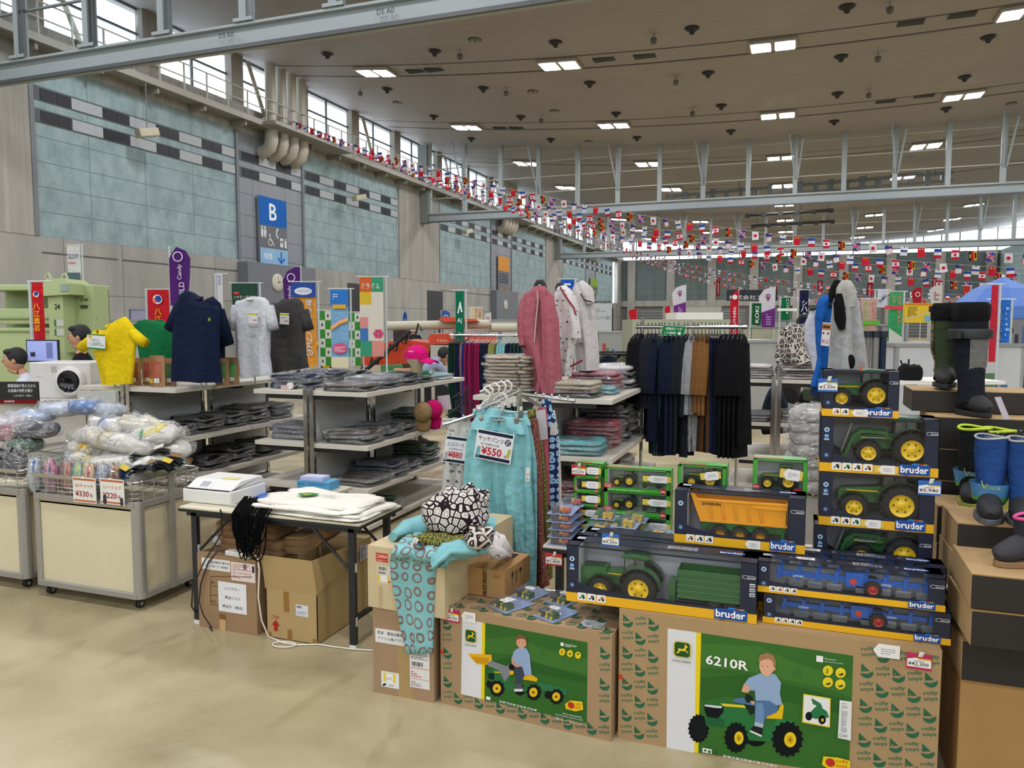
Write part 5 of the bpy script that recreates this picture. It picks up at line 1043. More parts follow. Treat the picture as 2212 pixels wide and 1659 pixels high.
# ================================================================ merchandise bins on casters
ALU = M('#a5a39e', .3, .55, .05); CHR = M('#cfcfcf', .12, .95, .02); PAN = M('#d0c6a6', .5, var=.05)
def bin_(label, x0, y0, w, d, zt=.64, rail=.76):
    t = T('merchandise_bin', label, 'display bin', (x0, y0, 0)); b = MB(); z0 = .07; r = .05
    b.bb(.03, .02, z0+.02, w-.03, d-.02, zt-.02, PAN); b.build('panels', t); f = MB()
    for (x, y) in ((r, r), (w-r, r), (r, d-r), (w-r, d-r)):
        sx, sy = (-1 if x < w/2 else 1), (-1 if y < d/2 else 1); pts = [(x+sx*r*math.cos(a), y+sy*r*math.sin(a)) for a in [i*PI/12 for i in range(7)]]+[(x-sx*.012, y+sy*(r-.012)), (x-sx*.03, y-sy*.03), (x+sx*(r-.012), y-sy*.012)]
        f.prism(pts, zt-z0, ALU, 'Z', z0)
    for y in (0, d-.03):
        f.bb(.03, y, z0, w-.03, y+.03, z0+.035, ALU); f.bb(.03, y, zt-.04, w-.03, y+.03, zt, ALU)
    for x in (0, w-.03): f.bb(x, .03, z0, x+.03, d-.03, z0+.035, ALU); f.bb(x, .03, zt-.04, x+.03, d-.03, zt, ALU)
    f.bb(w-.012, d*.5-.02, z0, w+.006, d*.5+.02, rail, ALU); f.build('frame', t, bevel=.003)
    def ring(z, rr):
        pts = []
        for cx, cy, a0 in ((w-r, d-r, 0), (r, d-r, 90), (r, r, 180), (w-r, r, 270)):
            for i in range(5): a = math.radians(a0+i*22.5); pts.append((cx+(r-.006)*math.cos(a), cy+(r-.006)*math.sin(a), z))
        k.tube(pts, rr, CHR, 6, True)
    k = MB()
    for i in range(4): ring(zt+.02+i*.025, .0028)
    for i in range(9): k.cyl((.04+i*(w-.08)/8, .006, zt), (.04+i*(w-.08)/8, .006, rail), .0028, CHR, 6)
    for i in range(6): k.cyl((w-.006, .05+i*(d-.1)/5, zt), (w-.006, .05+i*(d-.1)/5, rail), .0028, CHR, 6)
    k.build('wire_basket', t); k = MB(); ring(rail-.008, .009); k.bb(.03, -.003, rail-.02, w-.03, .006, rail, CHR); k.build('top_rail', t)
    b = MB(); b.bb(.02, .02, zt-.06, w-.02, d-.02, zt-.05, PAN); b.build('basket_floor', t)
    for (x, y) in ((.07, .06), (w-.07, .06), (.07, d-.07), (w-.07, d-.07)):
        c = MB(); c.cyl((x, y, .05), (x, y, .075), .008, CHR, 8); c.cyl((x-.014, y, .028), (x-.004, y, .028), .026, M('#1c1c1e', .5), 16); c.cyl((x+.004, y, .028), (x+.014, y, .028), .026, M('#1c1c1e', .5), 16); c.cyl((x-.016, y, .028), (x+.016, y, .028), .012, M('#8d8d8d', .4), 12); c.bb(x-.012, y-.014, .035, x+.012, y+.018, .056, M('#2c2c2e')); c.build('caster', t)
    return t
BX, BY, BW, BD = -4.30, 3.30, .84, .52
bn = bin_('cream panelled merchandise bin on casters with two orange price cards', BX, BY, BW, BD)
bin_('cream merchandise bin cut by the left edge of the picture', -5.28, 3.335, .87, .52)
bin_('cream merchandise bin standing behind, mostly hidden by glove packs', -5.20, 3.90, .87, .45)
for i, (px, py, tx, pr, lab) in enumerate(((160, 1083, 'SDキャッチ', '¥330', 'card ¥330'), (219, 1087, 'ニーリッド', '¥220', 'card ¥220'))):
    a = PY(px, py, BY-.012); mb = MB(); x, z = a.x-BX, a.z; mb.bb(x, -.016, z, x+.178, -.013, z+.148, WHT); g = G(mb, (x, -.016, z), (1, 0, 0), (0, 0, 1), .0002); g.n = Vector((0, -1, 0))
    g.rect(.004, .130, .17, .012, '#b5673a'); g.rect(.004, .006, .17, .010, '#b5673a'); g.text(tx, .089, .088, .022, '#d9864a', w=.14, al='c', bold=.01, out='#8f4a28', ow=.045); g.text(pr, .018, .035, .034, '#8c1f2e', w=.105, bold=.03); g.text('税込', .132, .036, .022, '#8c1f2e', w=.022, bold=.02)
    g.rect(.07, .142, .016, .012, '#e8e8e8')
    if i: g.rrect(.02, .0, .026, .05, .008, '#3a3a40'); g.rrect(.148, .0, .022, .045, .008, '#3a3a40')
    mb.build('price_card', bn, label='orange and white '+lab)
# packs in the bins
def pack(label, loc, r, col, rz=0.0, seed=0, band=None, name='glove_pack', cat='glove pack', tilt=0.0, group=None, white=False, ry=0.0):
    t = T(name, label, cat, loc, rz, group); t.rotation_euler[0] = tilt; t.rotation_euler[1] = ry; m = MB(); squad(m, (0, 0, 0), r, col, .75, .6, .22, seed=seed, nu=22, nv=10, freq=2.4)
    if band: squad(m, (r[0]*.25, 0, r[2]*.05), (r[0]*.35, r[1]*1.02, r[2]*1.05), M(band[0], .4, var=.3, scale=25), .75, .6, .1, seed=seed+1, nu=16, nv=8); squad(m, (-r[0]*.1, 0, r[2]*.06), (r[0]*.10, r[1]*1.03, r[2]*1.05), M(band[1], .4), .75, .6, .1, seed=seed+1, nu=16, nv=8)
    m.build('contents', t); m = MB(); squad(m, (0, 0, .002), (r[0]*1.13, r[1]*1.12, r[2]*1.12), FILM(), .8, .45, .28, seed=seed+5, nu=24, nv=12, freq=4); m.build('plastic_bag', t); return t
WG = CLOTH('#c9c4b2'); WG2 = CLOTH('#d5d2c8'); BLU = M('#3f6fb0', .5, var=.5, scale=20); GN = M('#c4c9cc', .6)
gl = [(-4.02, 3.52, .80, WG, ('#c9b35a', '#9a8a50'), 'yellow-banded'), (-3.80, 3.50, .82, WG2, None, 'plain white'), (-3.62, 3.54, .80, WG2, ('#b8c8b4', '#3a6aa8'), 'mint'), (-4.12, 3.60, .85, WG, ('#d0b040', '#b89a40'), 'rolled yellowish'), (-3.93, 3.62, .88, WG2, None, 'large white'), (-3.72, 3.63, .88, WG, None, 'cream'),
      (-3.58, 3.66, .86, WG2, None, 'right-hand white'), (-4.05, 3.68, .93, WG, ('#c8ccd8', '#3a64a0'), 'blue-printed'), (-3.86, 3.70, .95, WG2, ('#d0cfc0', '#7a8a60'), 'upper'), (-3.68, 3.72, .94, WG, ('#c8b84c', '#3a64a0'), 'multicolour-printed'), (-4.14, 3.56, .76, M('#57484e'), None, 'small dark and pink'), (-3.95, 3.46, .74, GN, None, 'thin clear'),
      (-3.72, 3.47, .755, WG2, ('#d5d0b0', '#aab09a'), 'flat crinkled'), (-3.56, 3.55, .79, M('#a9c4b5'), ('#d2c050', '#3a64a0'), 'green and blue labelled'), (-4.0, 3.66, 1.0, WG2, ('#c8ccd8', '#3a64a0'), 'topmost blue and yellow printed'), (-3.80, 3.68, 1.01, WG, None, 'topmost cream'), (-3.66, 3.62, .97, WG2, ('#c8b84c', '#4a8a5c'), 'topmost right printed'), (-4.12, 3.62, .95, WG2, None, 'upper left white'), (-3.90, 3.54, .93, WG, ('#d0c890', '#b89a40'), 'front upper'), (-3.74, 3.55, .92, WG2, None, 'front upper white')]
for i, (x, y, z, c, b_, nm) in enumerate(gl): pack(f'{nm} glove pack in the pile heaped on the front bin', (x, y, z), (.15+.012*(i % 3), .095, .055), c, .3*math.sin(i*2.1), i, b_, tilt=.25*math.sin(i*1.3), ry=.2*math.cos(i*1.7), group='glove packs heaped on the bins')
for i, (px, py, yy, c, nm, r) in enumerate(((70, 900, 4.05, M('#a8bcd8', .6, var=.4, scale=14), 'pale blue', (.16, .09, .045)), (130, 885, 4.15, M('#b8c4d4', .6, var=.4, scale=14), 'white and blue', (.16, .09, .05)), (190, 880, 4.1, BLU, 'bright blue', (.15, .09, .05)), (235, 888, 4.1, M('#a9b5c2', .6, var=.3), 'grey blue', (.12, .08, .05)),
    (30, 938, 3.6, M('#7c2a34', .6, var=.5, scale=16), 'dark red', (.13, .10, .05)), (55, 962, 3.55, M('#2a5a3c', .7, var=.4), 'dark green', (.10, .08, .045)), (80, 930, 3.6, M('#3c3c44', .7, var=.5, scale=18), 'dark grey', (.13, .09, .05)), (14, 915, 3.7, M('#b9b4b8', .6, var=.5, scale=18), 'pale', (.14, .09, .05)))):
    p = PY(px, py, yy); pack(f'{nm} pack heaped on the {"rear" if yy > 3.9 else "left"} bin', p, r, c, .2*math.cos(i), 30+i, group='packs on the left bins')
for i, (px, c, nm) in enumerate(((4, '#222226', 'left'), (35, '#28282c', 'right'))):
    p = PY(px, 985, 3.42); pack(f'{nm} upright black sock pack at the left picture edge', (p.x, p.y, .77), (.07, .04, .09), CLOTH(c), 0, 60+i, name='sock_pack', cat='sock pack')
soc = [(78, '#b3bcc4', '#3a62a8', 'white and blue', 1000), (110, '#c07a92', '#4a3a80', 'pink', 1005), (150, '#8a5a44', '#d8562c', 'orange and brown', 1005), (170, '#7ab08c', '#b8d048', 'lime green', 1012), (196, '#d5ba80', '#c8382c', 'cream with red mark', 1010), (222, '#8fa0b4', '#b8c0c8', 'pale blue grey', 1010), (250, '#7a5030', '#b88a3a', 'brown', 1015)]
for i, (px, c, c2, nm, py) in enumerate(soc):
    p = PY(px, 1010, 3.37); t = pack(f'{nm} sock pack standing inside the front wire basket', (p.x, 3.362+.01*(i % 2), .72), (.045, .025, .095), M(c, .7, var=.25, scale=20), 0, 70+i, (c2, '#d5d2cc'), name='sock_pack', cat='sock pack')
for i, (px, py, nm, c) in enumerate(((265, 1010, 'navy and black', '#14284a'), (300, 1005, 'plain black', '#26272b'), (330, 1000, 'dark grey', '#303238'), (355, 995, 'black upturned', '#1e1f22'), (290, 985, 'black with white card', '#2a2a2e'), (375, 985, 'black with yellow card', '#222225'), (320, 975, 'charcoal', '#3a3b40'), (345, 970, 'dark with brown card', '#2c2826'))):
    yy = 3.40+.05*(i//2); p = PY(px, py, yy); t = T('knee_pad', f'{nm} folded knee pad at the right side of the front bin', 'knee pad', (p.x, yy, max(.70, p.z-.03)), .4*math.sin(i*3)); t.rotation_euler[1] = .35*math.cos(i*2.3)
    m = MB(); m.grid(lambda u, v: (-.06+.12*u, -.04+.08*v, .02*math.sin(PI*u)+.012*math.sin(PI*v)), 8, 6, CLOTH(c)); m.grid(lambda u, v: (-.06+.12*u, -.04+.08*v, .02*math.sin(PI*u)+.012*math.sin(PI*v)-.02), 8, 6, CLOTH(c)); m.build('pad', t)
    m = MB(); m.box((.02, -.02, .045), (.06, .035, .002), M(('#c9b23c', '#d6d2c8', '#7a5a34')[i % 3], .4, var=.3, scale=30), rx=.5); m.build('paper_band', t)
# ================================================================ cash table
tb = folding_table('black-edged folding table carrying the cash register and folded white shirts', -3.115, 3.255, 1.125, .44, .66, M('#cfc8b0', .5))
t = T('cash_register', 'white low cash register with small screen on the folding table', 'cash register', (-3.175, 3.345, .662)); m = MB(); RG = M('#d6d5d0', .45, var=.02)
m.bb(0, 0, 0, .33, .30, .075, RG); m.build('body', t, bevel=.008); m = MB(); m.prism([(.0, .078), (.02, .078), (.10, .118), (.28, .118), (.30, .078)], .31, RG, 'X', 0.01); m.build('slanted_top', t, bevel=.004)
m = MB(); m.add([(.055, .028, .0835), (.165, .028, .0835), (.165, .085, .1125), (.055, .085, .1125)], [(0, 1, 2, 3)], M('#e6e8e8', .3)); m.add([(.085, .034, .088), (.145, .034, .088), (.145, .075, .109), (.085, .075, .109)], [(0, 1, 2, 3)], M('#a5a8a6', .2)); m.build('screen', t)
m = MB(); m.box((.22, .14, .1195), (.10, .05, .001), M('#cfc77a', .5)); m.build('sticky_note', t)
t = T('keypad', 'grey keypad tray between register and white shirts', 'keypad', (-2.84, 3.33, .662), .15); m = MB(); m.bb(0, 0, 0, .17, .10, .012, M('#b5b0a0', .5)); m.build('tray', t)
for i in range(3):
    for j in range(4):
        MB().bb(.02+j*.03, .02+i*.025, .012, .042+j*.03, .038+i*.025, .016, M('#8f8c84')).build('key', t)
t = T('blue_tray', 'bright blue plastic tray behind the register', 'tray', (-2.83, 3.52, .663), .25); MB().bb(0, 0, 0, .2, .12, .014, M('#2f64b8', .4)).build('tray', t, bevel=.003)
t = T('tissue_box', 'light blue carton of tissues behind the table', 'box', (-2.78, 3.85, .66), .05); m = MB(); m.bb(0, 0, 0, .22, .12, .05, M('#4f93b8', .5)); G(m, (.01, 0, .012), (1, 0, 0), (0, 0, 1)).text('MINTE', 0, .012, .012, '#1f4f78', w=.04).lines(.07, .008, .11, .025, 3, '#2f6f98'); m.build('carton', t)
t = T('paper_stack', 'stack of lavender-edged paper on the light blue carton', 'paper', (-2.77, 3.87, .711), .05); MB().bb(0, 0, 0, .15, .09, .022, M('#b4b8d4', .6)).build('sheets', t)
t = T('side_stool', 'low stand behind the cash table under the light blue carton', 'stand', (-2.80, 3.82, 0)); MB().bb(0, 0, .64, .3, .2, .659, M('#b9b4a4')).build('top', t); MB().bb(.02, .02, 0, .28, .18, .64, M('#8a8578')).build('body', t)
WT = CLOTH('#dfdbd0')
for i, (x, y, z, w, d, rz, nm) in enumerate(((-2.33, 3.45, .662, .70, .40, -.04, 'lowest'), (-2.30, 3.46, .676, .66, .38, -.05, 'second'), (-2.36, 3.44, .690, .64, .37, -.08, 'third'), (-2.35, 3.47, .704, .62, .36, -.02, 'topmost'))):
    t = T('folded_shirt', f'{nm} white folded shirt in the pile on the cash table'+(', green logo' if nm == 'topmost' else ''), 'shirt', (x, y, z), rz); m = MB(); squad(m, (0, 0, .009), (w/2, d/2, .011), WT, .6, .3, .55, seed=i+5, nu=40, nv=8, freq=3.1)
    m.build('folded_cloth', t)
    if nm == 'topmost': m = MB(); g = G(m, (-.15, -.04, .030), (1, .08, 0), (-.08, 1, 0)); g.poly([(0, .03), (.05, .07), (.12, .06), (.13, .02), (.07, -.02)], '#2f7c38'); g.poly([(.03, .03), (.07, .05), (.09, .03), (.06, .01)], '#a9a83a'); g.text('DEERE', .155, .02, .022, '#5e8d6a', w=.08); m.build('logo_print', t)
t = T('strap_bundle', 'bundle of thin black cords hanging over the table edge', 'cords', (-2.66, 3.24, .66)); r = random.Random(5)
for i in range(44):
    a = r.uniform(-.07, .03); b_ = r.uniform(.03, .13); d = r.uniform(.10, .24); o_ = r.uniform(-.02, .025); m = MB()
    pts = [(a, .08, .05+o_), (a+.01, .01, .04), (a+.01, -.02-abs(o_), .0)]+[((a+b_/2)-b_/2*math.cos(PI*q/8)+.0, -.025+o_*.5, -d*math.sin(PI*q/8)**.7) for q in range(1, 8)]+[(a+b_, -.02, 0), (a+b_, .04, .05)]
    m.tube(pts, .0036, M('#060607', .9, spec=.1), 5); m.build('cord', t)
# cartons below the table
BXA = M('#937656', .8, var=.06)
t = carton('cardboard_box', 'brown carton with white paper notices under the table left', -3.01, 3.262, 0, .385, .30, .41, BXA, 0)
g, mb = facer(t, .385, .30, .41); a = g.px(436, 1228); g.rect(a[0], a[1], .19, .062, '#dadad8'); g.text('農機自動車大展示会', a[0]+.045, a[1]+.036, .015, '#29292d', w=.14, bold=.02); g.text('アイトス(株)アグリ事業部', a[0]+.01, a[1]+.012, .015, '#29292d', w=.165, bold=.02)
a = g.px(500, 1255); g.rect(a[0], a[1]+.006, .155, .10, '#dccfcb'); g.lines(a[0]+.01, a[1]+.02, .12, .08, 9, '#b07068'); g.barcode(a[0]+.08, a[1]+.07, .02, .03); g.rect(a[0]+.137, a[1]+.06, .014, .036, '#2a2a38')
for q in ((455, 1245, 545, 1246), (455, 1245, 455, 1305), (455, 1265, 475, 1267), (455, 1285, 475, 1287), (455, 1305, 475, 1307)): g.line([g.px(q[0], q[1]), g.px(q[2], q[3])], .003, '#4c3722')
a = g.px(470, 1262); g.text('GE-2040', a[0], a[1], .016, '#4c3722', w=.09); g.text('CTN', a[0]+.115, a[1], .016, '#4c3722', w=.045); g.text('NO.', a[0]-.045, a[1], .014, '#4c3722', w=.03); a = g.px(457, 1305); g.text('PCS', a[0], a[1]+.01, .014, '#4c3722', w=.03)
a = g.px(473, 1315); w_ = .19; g.rect(a[0], a[1]-.01, .185, .165, '#dedee0'); 
for i, s in enumerate(('レジスター', '商品リスト', '商品外（景品）')): g.text(s, a[0]+.094, a[1]+.112-i*.05, .018, '#2b2b30', w=(.1, .1, .135)[i], al='c', bold=.02)
g.rect(.14, 0, .04, .06, '#c2a070'); g.rect(.14, .06, .04, .03, '#7a5836'); mb.build('labels', t)
XB, YB = -2.57, 3.27; t = T('open_carton', 'open brown carton with raised flaps and red TOP arrow under the table', 'box', (XB, YB, 0), .0); w, d, h = .315, .50, .262; KB = M('#ab9162', .75, var=.05); KI = M('#8a6a40', .8)
m = MB()
for (x0, y0, x1, y1) in ((0, 0, w, .004), (0, d-.004, w, d), (0, 0, .004, d), (w-.004, 0, w, d)): m.bb(x0, y0, 0, x1, y1, h, KB)
m.bb(0, 0, 0, w, d, .004, KI); m.build('carton', t)
for nm, vs in (('front', [(0, 0, h), (w, 0, h), (w-.015, -.018, .445), (-.015, -.018, .445)]), ('right', [(w, 0, h), (w, d, h), (w+.03, d, .445), (w-.013, -.016, .445)]), ('left', [(0, 0, h), (0, d, h), (-.02, d, .42), (-.02, 0, .42)]), ('back', [(0, d, h), (w, d, h), (w, d+.02, .42), (0, d+.02, .42)])):
    m = MB(); m.add(vs, [(0, 1, 2, 3)], KB); m.build('flap', t, solid=.004)
m = MB(); g = G(m, (0, 0, 0), (1, 0, 0), (0, 0, 1), .0002); g.n = Vector((0, -1, 0)); g.rect(.11, .15, .035, .11, '#8f6b3a'); g.rect(.13, 0, .03, .06, '#8f6b3a'); g.rect(.185, .14, .075, .06, '#d2d3d8'); g.rect(.19, .182, .03, .012, '#7a7f8c'); g.lines(.19, .15, .06, .02, 2, '#8a90a0'); g.text('TOP', .035, .105, .018, '#a8402c', w=.045); g.poly([(.032, .07), (.058, .1), (.084, .07), (.07, .07), (.07, .04), (.046, .04), (.046, .07)], '#a82c22')
g.rect(0, 0, .03, .03, '#94703c'); g.rect(w-.03, 0, .03, .03, '#94703c'); m.build('print', t)
m = MB(); g = G(m, (w+.001, 0, 0), (0, 1, 0), (0, 0, 1), .0008); g.w = lambda x, y: (x, y); 
g.o = Vector((w+.022, 0, 0)); g.rect(.26, .32, .10, .10, '#b9a0b8'); g.lines(.27, .33, .08, .08, 6, '#8a5a80'); g.rect(.38, .33, .08, .09, '#c4bcc8'); g.lines(.385, .34, .06, .07, 6, '#6a6a78'); m.build('label', t)
KP = M('#8a6844', .85, var=.08); KP2 = M('#9a7650', .85, var=.08)
def bagstack(label, x, y, z, w, d, n, rz, curl=0.0):
    t = T('paper_bag_bundle', label, 'paper bags', (x, y, z), rz)
    for i in range(n):
        m = MB(); zz = .006*i; m.grid(lambda u, v: (-w/2+w*u+.004*math.sin(i), -d/2+d*v, zz+curl*(u-.3)**2*(1 if u > .3 else 0)+.003*math.sin(3*v+i)), 8, 2, KP2 if i % 3 else KP); m.build('paper_bag', t, solid=.0025)
    return t
bagstack('bundle of brown paper bags lying on the left carton under the table', -2.72, 3.47, .413, .40, .27, 12, -.05); bagstack('upper bundle of brown paper bags under the table', -2.78, 3.49, .488, .36, .26, 14, .08)
bagstack('folded loops of brown paper bags curling at right under the table', -2.40, 3.50, .435, .26, .26, 14, .1, curl=.25)
t = T('white_plastic_bag', 'crumpled white plastic bag on the left carton', 'plastic bag', (-2.98, 3.42, .45)); m = MB(); squad(m, (0, 0, 0), (.05, .05, .04), M('#c9c9c4', .4), .9, .9, .5, 4, freq=5); m.build('bag', t)
t = T('power_strip', 'white power strip lying on the edge of the left carton', 'power strip', (-2.83, 3.268, .412), -.1); MB().bb(0, 0, 0, .17, .045, .028, M('#d5d2ca', .4)).build('body', t, bevel=.006)
for i in range(4): m = MB(); m.bb(.012+i*.035, .012, .028, .034+i*.035, .034, .0285, M('#a9a69e')); m.build('socket', t)
m = MB(); m.tube([PY(x, y, Y) for x, y, Y in ((548, 1196, 3.27), (556, 1205, 3.25), (560, 1230, 3.23), (558, 1290, 3.23), (565, 1340, 3.22))]+[PZ(x, y, .006) for x, y in ((580, 1375), (610, 1388), (640, 1393), (690, 1392), (720, 1397), (760, 1402), (806, 1405))], .0042, M('#d8d4c8', .4), 8); tag(m.build('power_cable'), 'white power cable running from the power strip along the floor', 'cable')
m = MB(); m.tube([PZ(614+26*math.cos(a)*1.0, 1392+6*math.sin(a), .008) for a in [i*PI/7 for i in range(15)]], .004, M('#d8d4c8', .4), 6); tag(m.build('cable_loop'), 'short white cable loop on the floor before the open carton', 'cable')
m = MB(); m.tube([PY(x, y, Y) for x, y, Y in ((476, 1100, 3.25), (480, 1150, 3.24), (462, 1180, 3.25), (440, 1215, 3.24), (416, 1270, 3.22), (414, 1310, 3.2))]+[PZ(x, y, .006) for x, y in ((428, 1332), (447, 1345), (458, 1362))], .004, M('#1a1a1c', .5), 6); tag(m.build('black_cable'), 'black cable hanging from the table down to the floor', 'cable')
m = MB(); m.tube([PY(x, y, Y) for x, y, Y in ((500, 1188, 3.30), (470, 1190, 3.27), (450, 1215, 3.25), (434, 1260, 3.24), (430, 1300, 3.24), (440, 1330, 3.2), (457, 1355, 3.1))], .004, M('#1a1a1c', .5), 6); tag(m.build('black_cable'), 'second black cable crossing the left carton side', 'cable')
# ================================================================ clothes draped on the cream box
def drape(label, rows, mat, name, cat, th=.006, uvs=1.0, seed=0, n=10):
    """cloth strip: each row is (left point, right point) in space"""
    L = len(rows); R = random.Random(seed); dist = [0]
    for k in range(1, L): dist.append(dist[-1]+(Vector(rows[k][0])-Vector(rows[k-1][0])).length)
    w = (Vector(rows[0][1])-Vector(rows[0][0])).length; m = MB()
    def f(u, v):
        k = min(int(v*(L-1)), L-2); q = v*(L-1)-k
        a = Vector(rows[k][0]).lerp(Vector(rows[k+1][0]), q); b = Vector(rows[k][1]).lerp(Vector(rows[k+1][1]), q); p = a.lerp(b, u)
        nn = (b-a).cross(Vector(rows[k+1][0])-Vector(rows[k][0])).normalized(); return p-nn*(.006*math.sin(u*9+seed+v*3)+.004*math.sin(u*17+v*11))
    m.grid(f, n, (L-1)*4, mat, uvs=(w*uvs, dist[-1]*uvs)); return tag(m.build(name, solid=th), label, cat)
FY = 2.895
rows = [(PZ(900, 1150, .70), PZ(1000, 1160, .70)), (PZ(870, 1170, .688), PZ(960, 1185, .69)), (PZ(848, 1190, .684), PZ(942, 1203, .685)), (PY(846, 1205, FY), PY(941, 1216, FY)), (PY(850, 1250, FY), PY(938, 1260, FY)), (PY(858, 1300, FY), PY(938, 1310, FY)), (PY(864, 1350, FY), PY(937, 1360, FY)), (PY(880, 1412, FY), PY(936, 1408, FY))]
drape('aqua trousers with brown wreath print hanging over the front of the cream box', rows, PT('rings'), 'trousers', 'trousers', th=.012)
t = T('aqua_jacket', 'crumpled plain aqua garment lying across the cream box', 'jacket', (0, 0, 0)); m = MB()
m.sweep([PZ(848, 1160, .70), PZ(880, 1140, .72), PZ(940, 1130, .73), PZ(1010, 1130, .73), PZ(1070, 1140, .71)], [(.03, .02), (.07, .03), (.09, .04), (.08, .04), (.04, .03)], AQUA, side=(0, 1, 0), n=16, rip=.4, seed=2, sup=2.3); m.build('body', t)
m = MB(); m.sweep([PZ(1040, 1180, .70), PZ(1000, 1185, .71), PZ(960, 1195, .70), PZ(950, 1212, .68), PY(948, 1210, 2.90)], [(.05, .03), (.055, .035), (.055, .03), (.05, .02), (.03, .015)], AQUA, side=(0, 1, 0), n=16, rip=.4, seed=5); m.build('sleeve', t)
m = MB(); m.tube([PZ(1030, 1165, .725), PZ(1038, 1180, .715), PZ(1030, 1192, .70)], .008, M('#4a342c')); m.build('cuff', t)
t = T('patterned_garment', 'bundled black and white chain-print garment heaped on the cream box', 'garment', PZ(985, 1150, .72), .1); m = MB(); squad(m, (0, 0, .085), (.145, .12, .095), PT('bone'), .85, .7, .30, 3, nu=30, nv=16, freq=2.0, uvs=1.6); squad(m, (.05, .03, .13), (.09, .08, .06), PT('bone'), .9, .8, .35, 8, nu=24, nv=12, freq=2.5, uvs=1.8); m.build('cloth', t)
t = T('patterned_garment', 'yellow and green zigzag print garment under the chain-print one', 'garment', PZ(980, 1160, .72), -.1); m = MB(); squad(m, (0, 0, 0), (.16, .12, .022), PT('yel'), .7, .5, .5, 6, nu=30, nv=8, freq=3, uvs=1.5); m.build('cloth', t)
t = T('patterned_garment', 'red and white letter-print garment hanging at the right of the cream box', 'garment', (0, 0, 0)); m = MB(); m.sweep([PZ(1000, 1188, .69), PZ(1040, 1178, .70), PZ(1075, 1178, .69), PY(1100, 1195, 3.3)], [(.04, .02), (.06, .03), (.06, .035), (.02, .02)], PT('red'), side=(0, 1, 0), n=16, rip=.4, seed=3); m.build('cloth', t)
t = T('patterned_garment', 'white and grey print cloth corner at right of the heap', 'garment', PZ(1035, 1165, .75), .3); m = MB(); squad(m, (0, 0, 0), (.06, .06, .04), PT('blob'), .9, .8, .5, 9, uvs=2); m.build('cloth', t)
hangtag(T('paper_price_tag', 'white paper tag lying on the aqua printed trousers', 'tag', PY(893, 1190, 2.89)), (0, 0, 0), .06, .022, tilt=1.1)
m = MB(); m.tube([PZ(905+10*math.cos(a), 1178+8*math.sin(a), .71) for a in [i*PI/6 for i in range(13)]], .005, M('#5c3a2c')); tag(m.build('drawstring'), 'brown looped waist cord lying on the aqua trousers', 'cord')
# ================================================================ shelving
SHW = M('#c6c1b4', .5, var=.04); PNL = M('#c0c0be', .6, var=.03)
def gondola(label, cx, y0, n, hw=.53, L=.95, zs=(.07, .36, .70, 1.12), left=True, right=True, H=1.15):
    t = T('display_shelf_unit', label, 'shelving', (cx, y0, 0)); 
    for i in range(n+1):
        for dy in ((0,) if i == 0 else (-.07, .035) if i < n else (-.07,)):
            for dx in ((-.045, .012) if i == 0 else (-.018,)):
                p = MB(); p.bb(dx, i*L+dy, 0, dx+.036, i*L+dy+.035, H, CHR)
                for k in range(14): p.bb(dx+.036, i*L+dy+.012, .12+k*.07, dx+.0365, i*L+dy+.02, .16+k*.07, BLK)
                p.build('post', t)
    for i in range(n):
        p = MB(); p.bb(-.012, i*L+.045, .10, .012, (i+1)*L-.08, zs[-1]-.06, PNL); p.build('back_panel', t)
        for s in ((1,) if right else ())+((-1,) if left else ()):
            for z in zs:
                b = MB(); x0, x1 = (.03, hw) if s > 0 else (-hw, -.03)
                b.bb(x0, i*L+.012, z-.035, x1, (i+1)*L-.004, z, SHW); b.bb(s*.03, i*L+.03, z-.07, s*(hw-.12), i*L+.034, z-.035, BLK); b.bb(s*.03, (i+1)*L-.04, z-.07, s*(hw-.12), (i+1)*L-.036, z-.035, BLK); b.build('shelf', t, bevel=.002)
    return t
gA = gondola('left display shelving with T-shirts on top and black bagged garments', -5.26, 4.93, 2)
gB = gondola('middle display shelving stacked with bagged grey and navy garments', -3.60, 5.15, 2)
gC = gondola('display shelving with pink hoodie on top and floral stack', -1.70, 5.26, 2)
gD = gondola('far small display shelving with leopard-print shirt on top', -.13, 7.75, 1, hw=.45)
def C_(h): return CLOTH(h)
GRYB = (C_('#4a443e'), 'brown-grey'); CHA = (C_('#33363c'), 'charcoal'); NVY = (C_('#252c42'), 'navy'); BLC = (C_('#141416'), 'black'); LGR = (C_('#6a6c70'), 'light grey'); DGR = (C_('#123a26'), 'dark green'); GRE = (C_('#1f6a44'), 'green'); PNK = (C_('#a34a58'), 'dusty pink'); AQU = (C_('#5fa9ae'), 'aqua'); CRM = (C_('#a89f82'), 'cream'); FLO = (PT('floral'), 'floral-print'); REDW = (PT('red'), 'red and white print'); WHI = (C_('#b9b4b0'), 'whitish'); RSE = (C_('#8a5a5c'), 'rose'); MAR = (C_('#5a1c28'), 'maroon')
W_ = .30
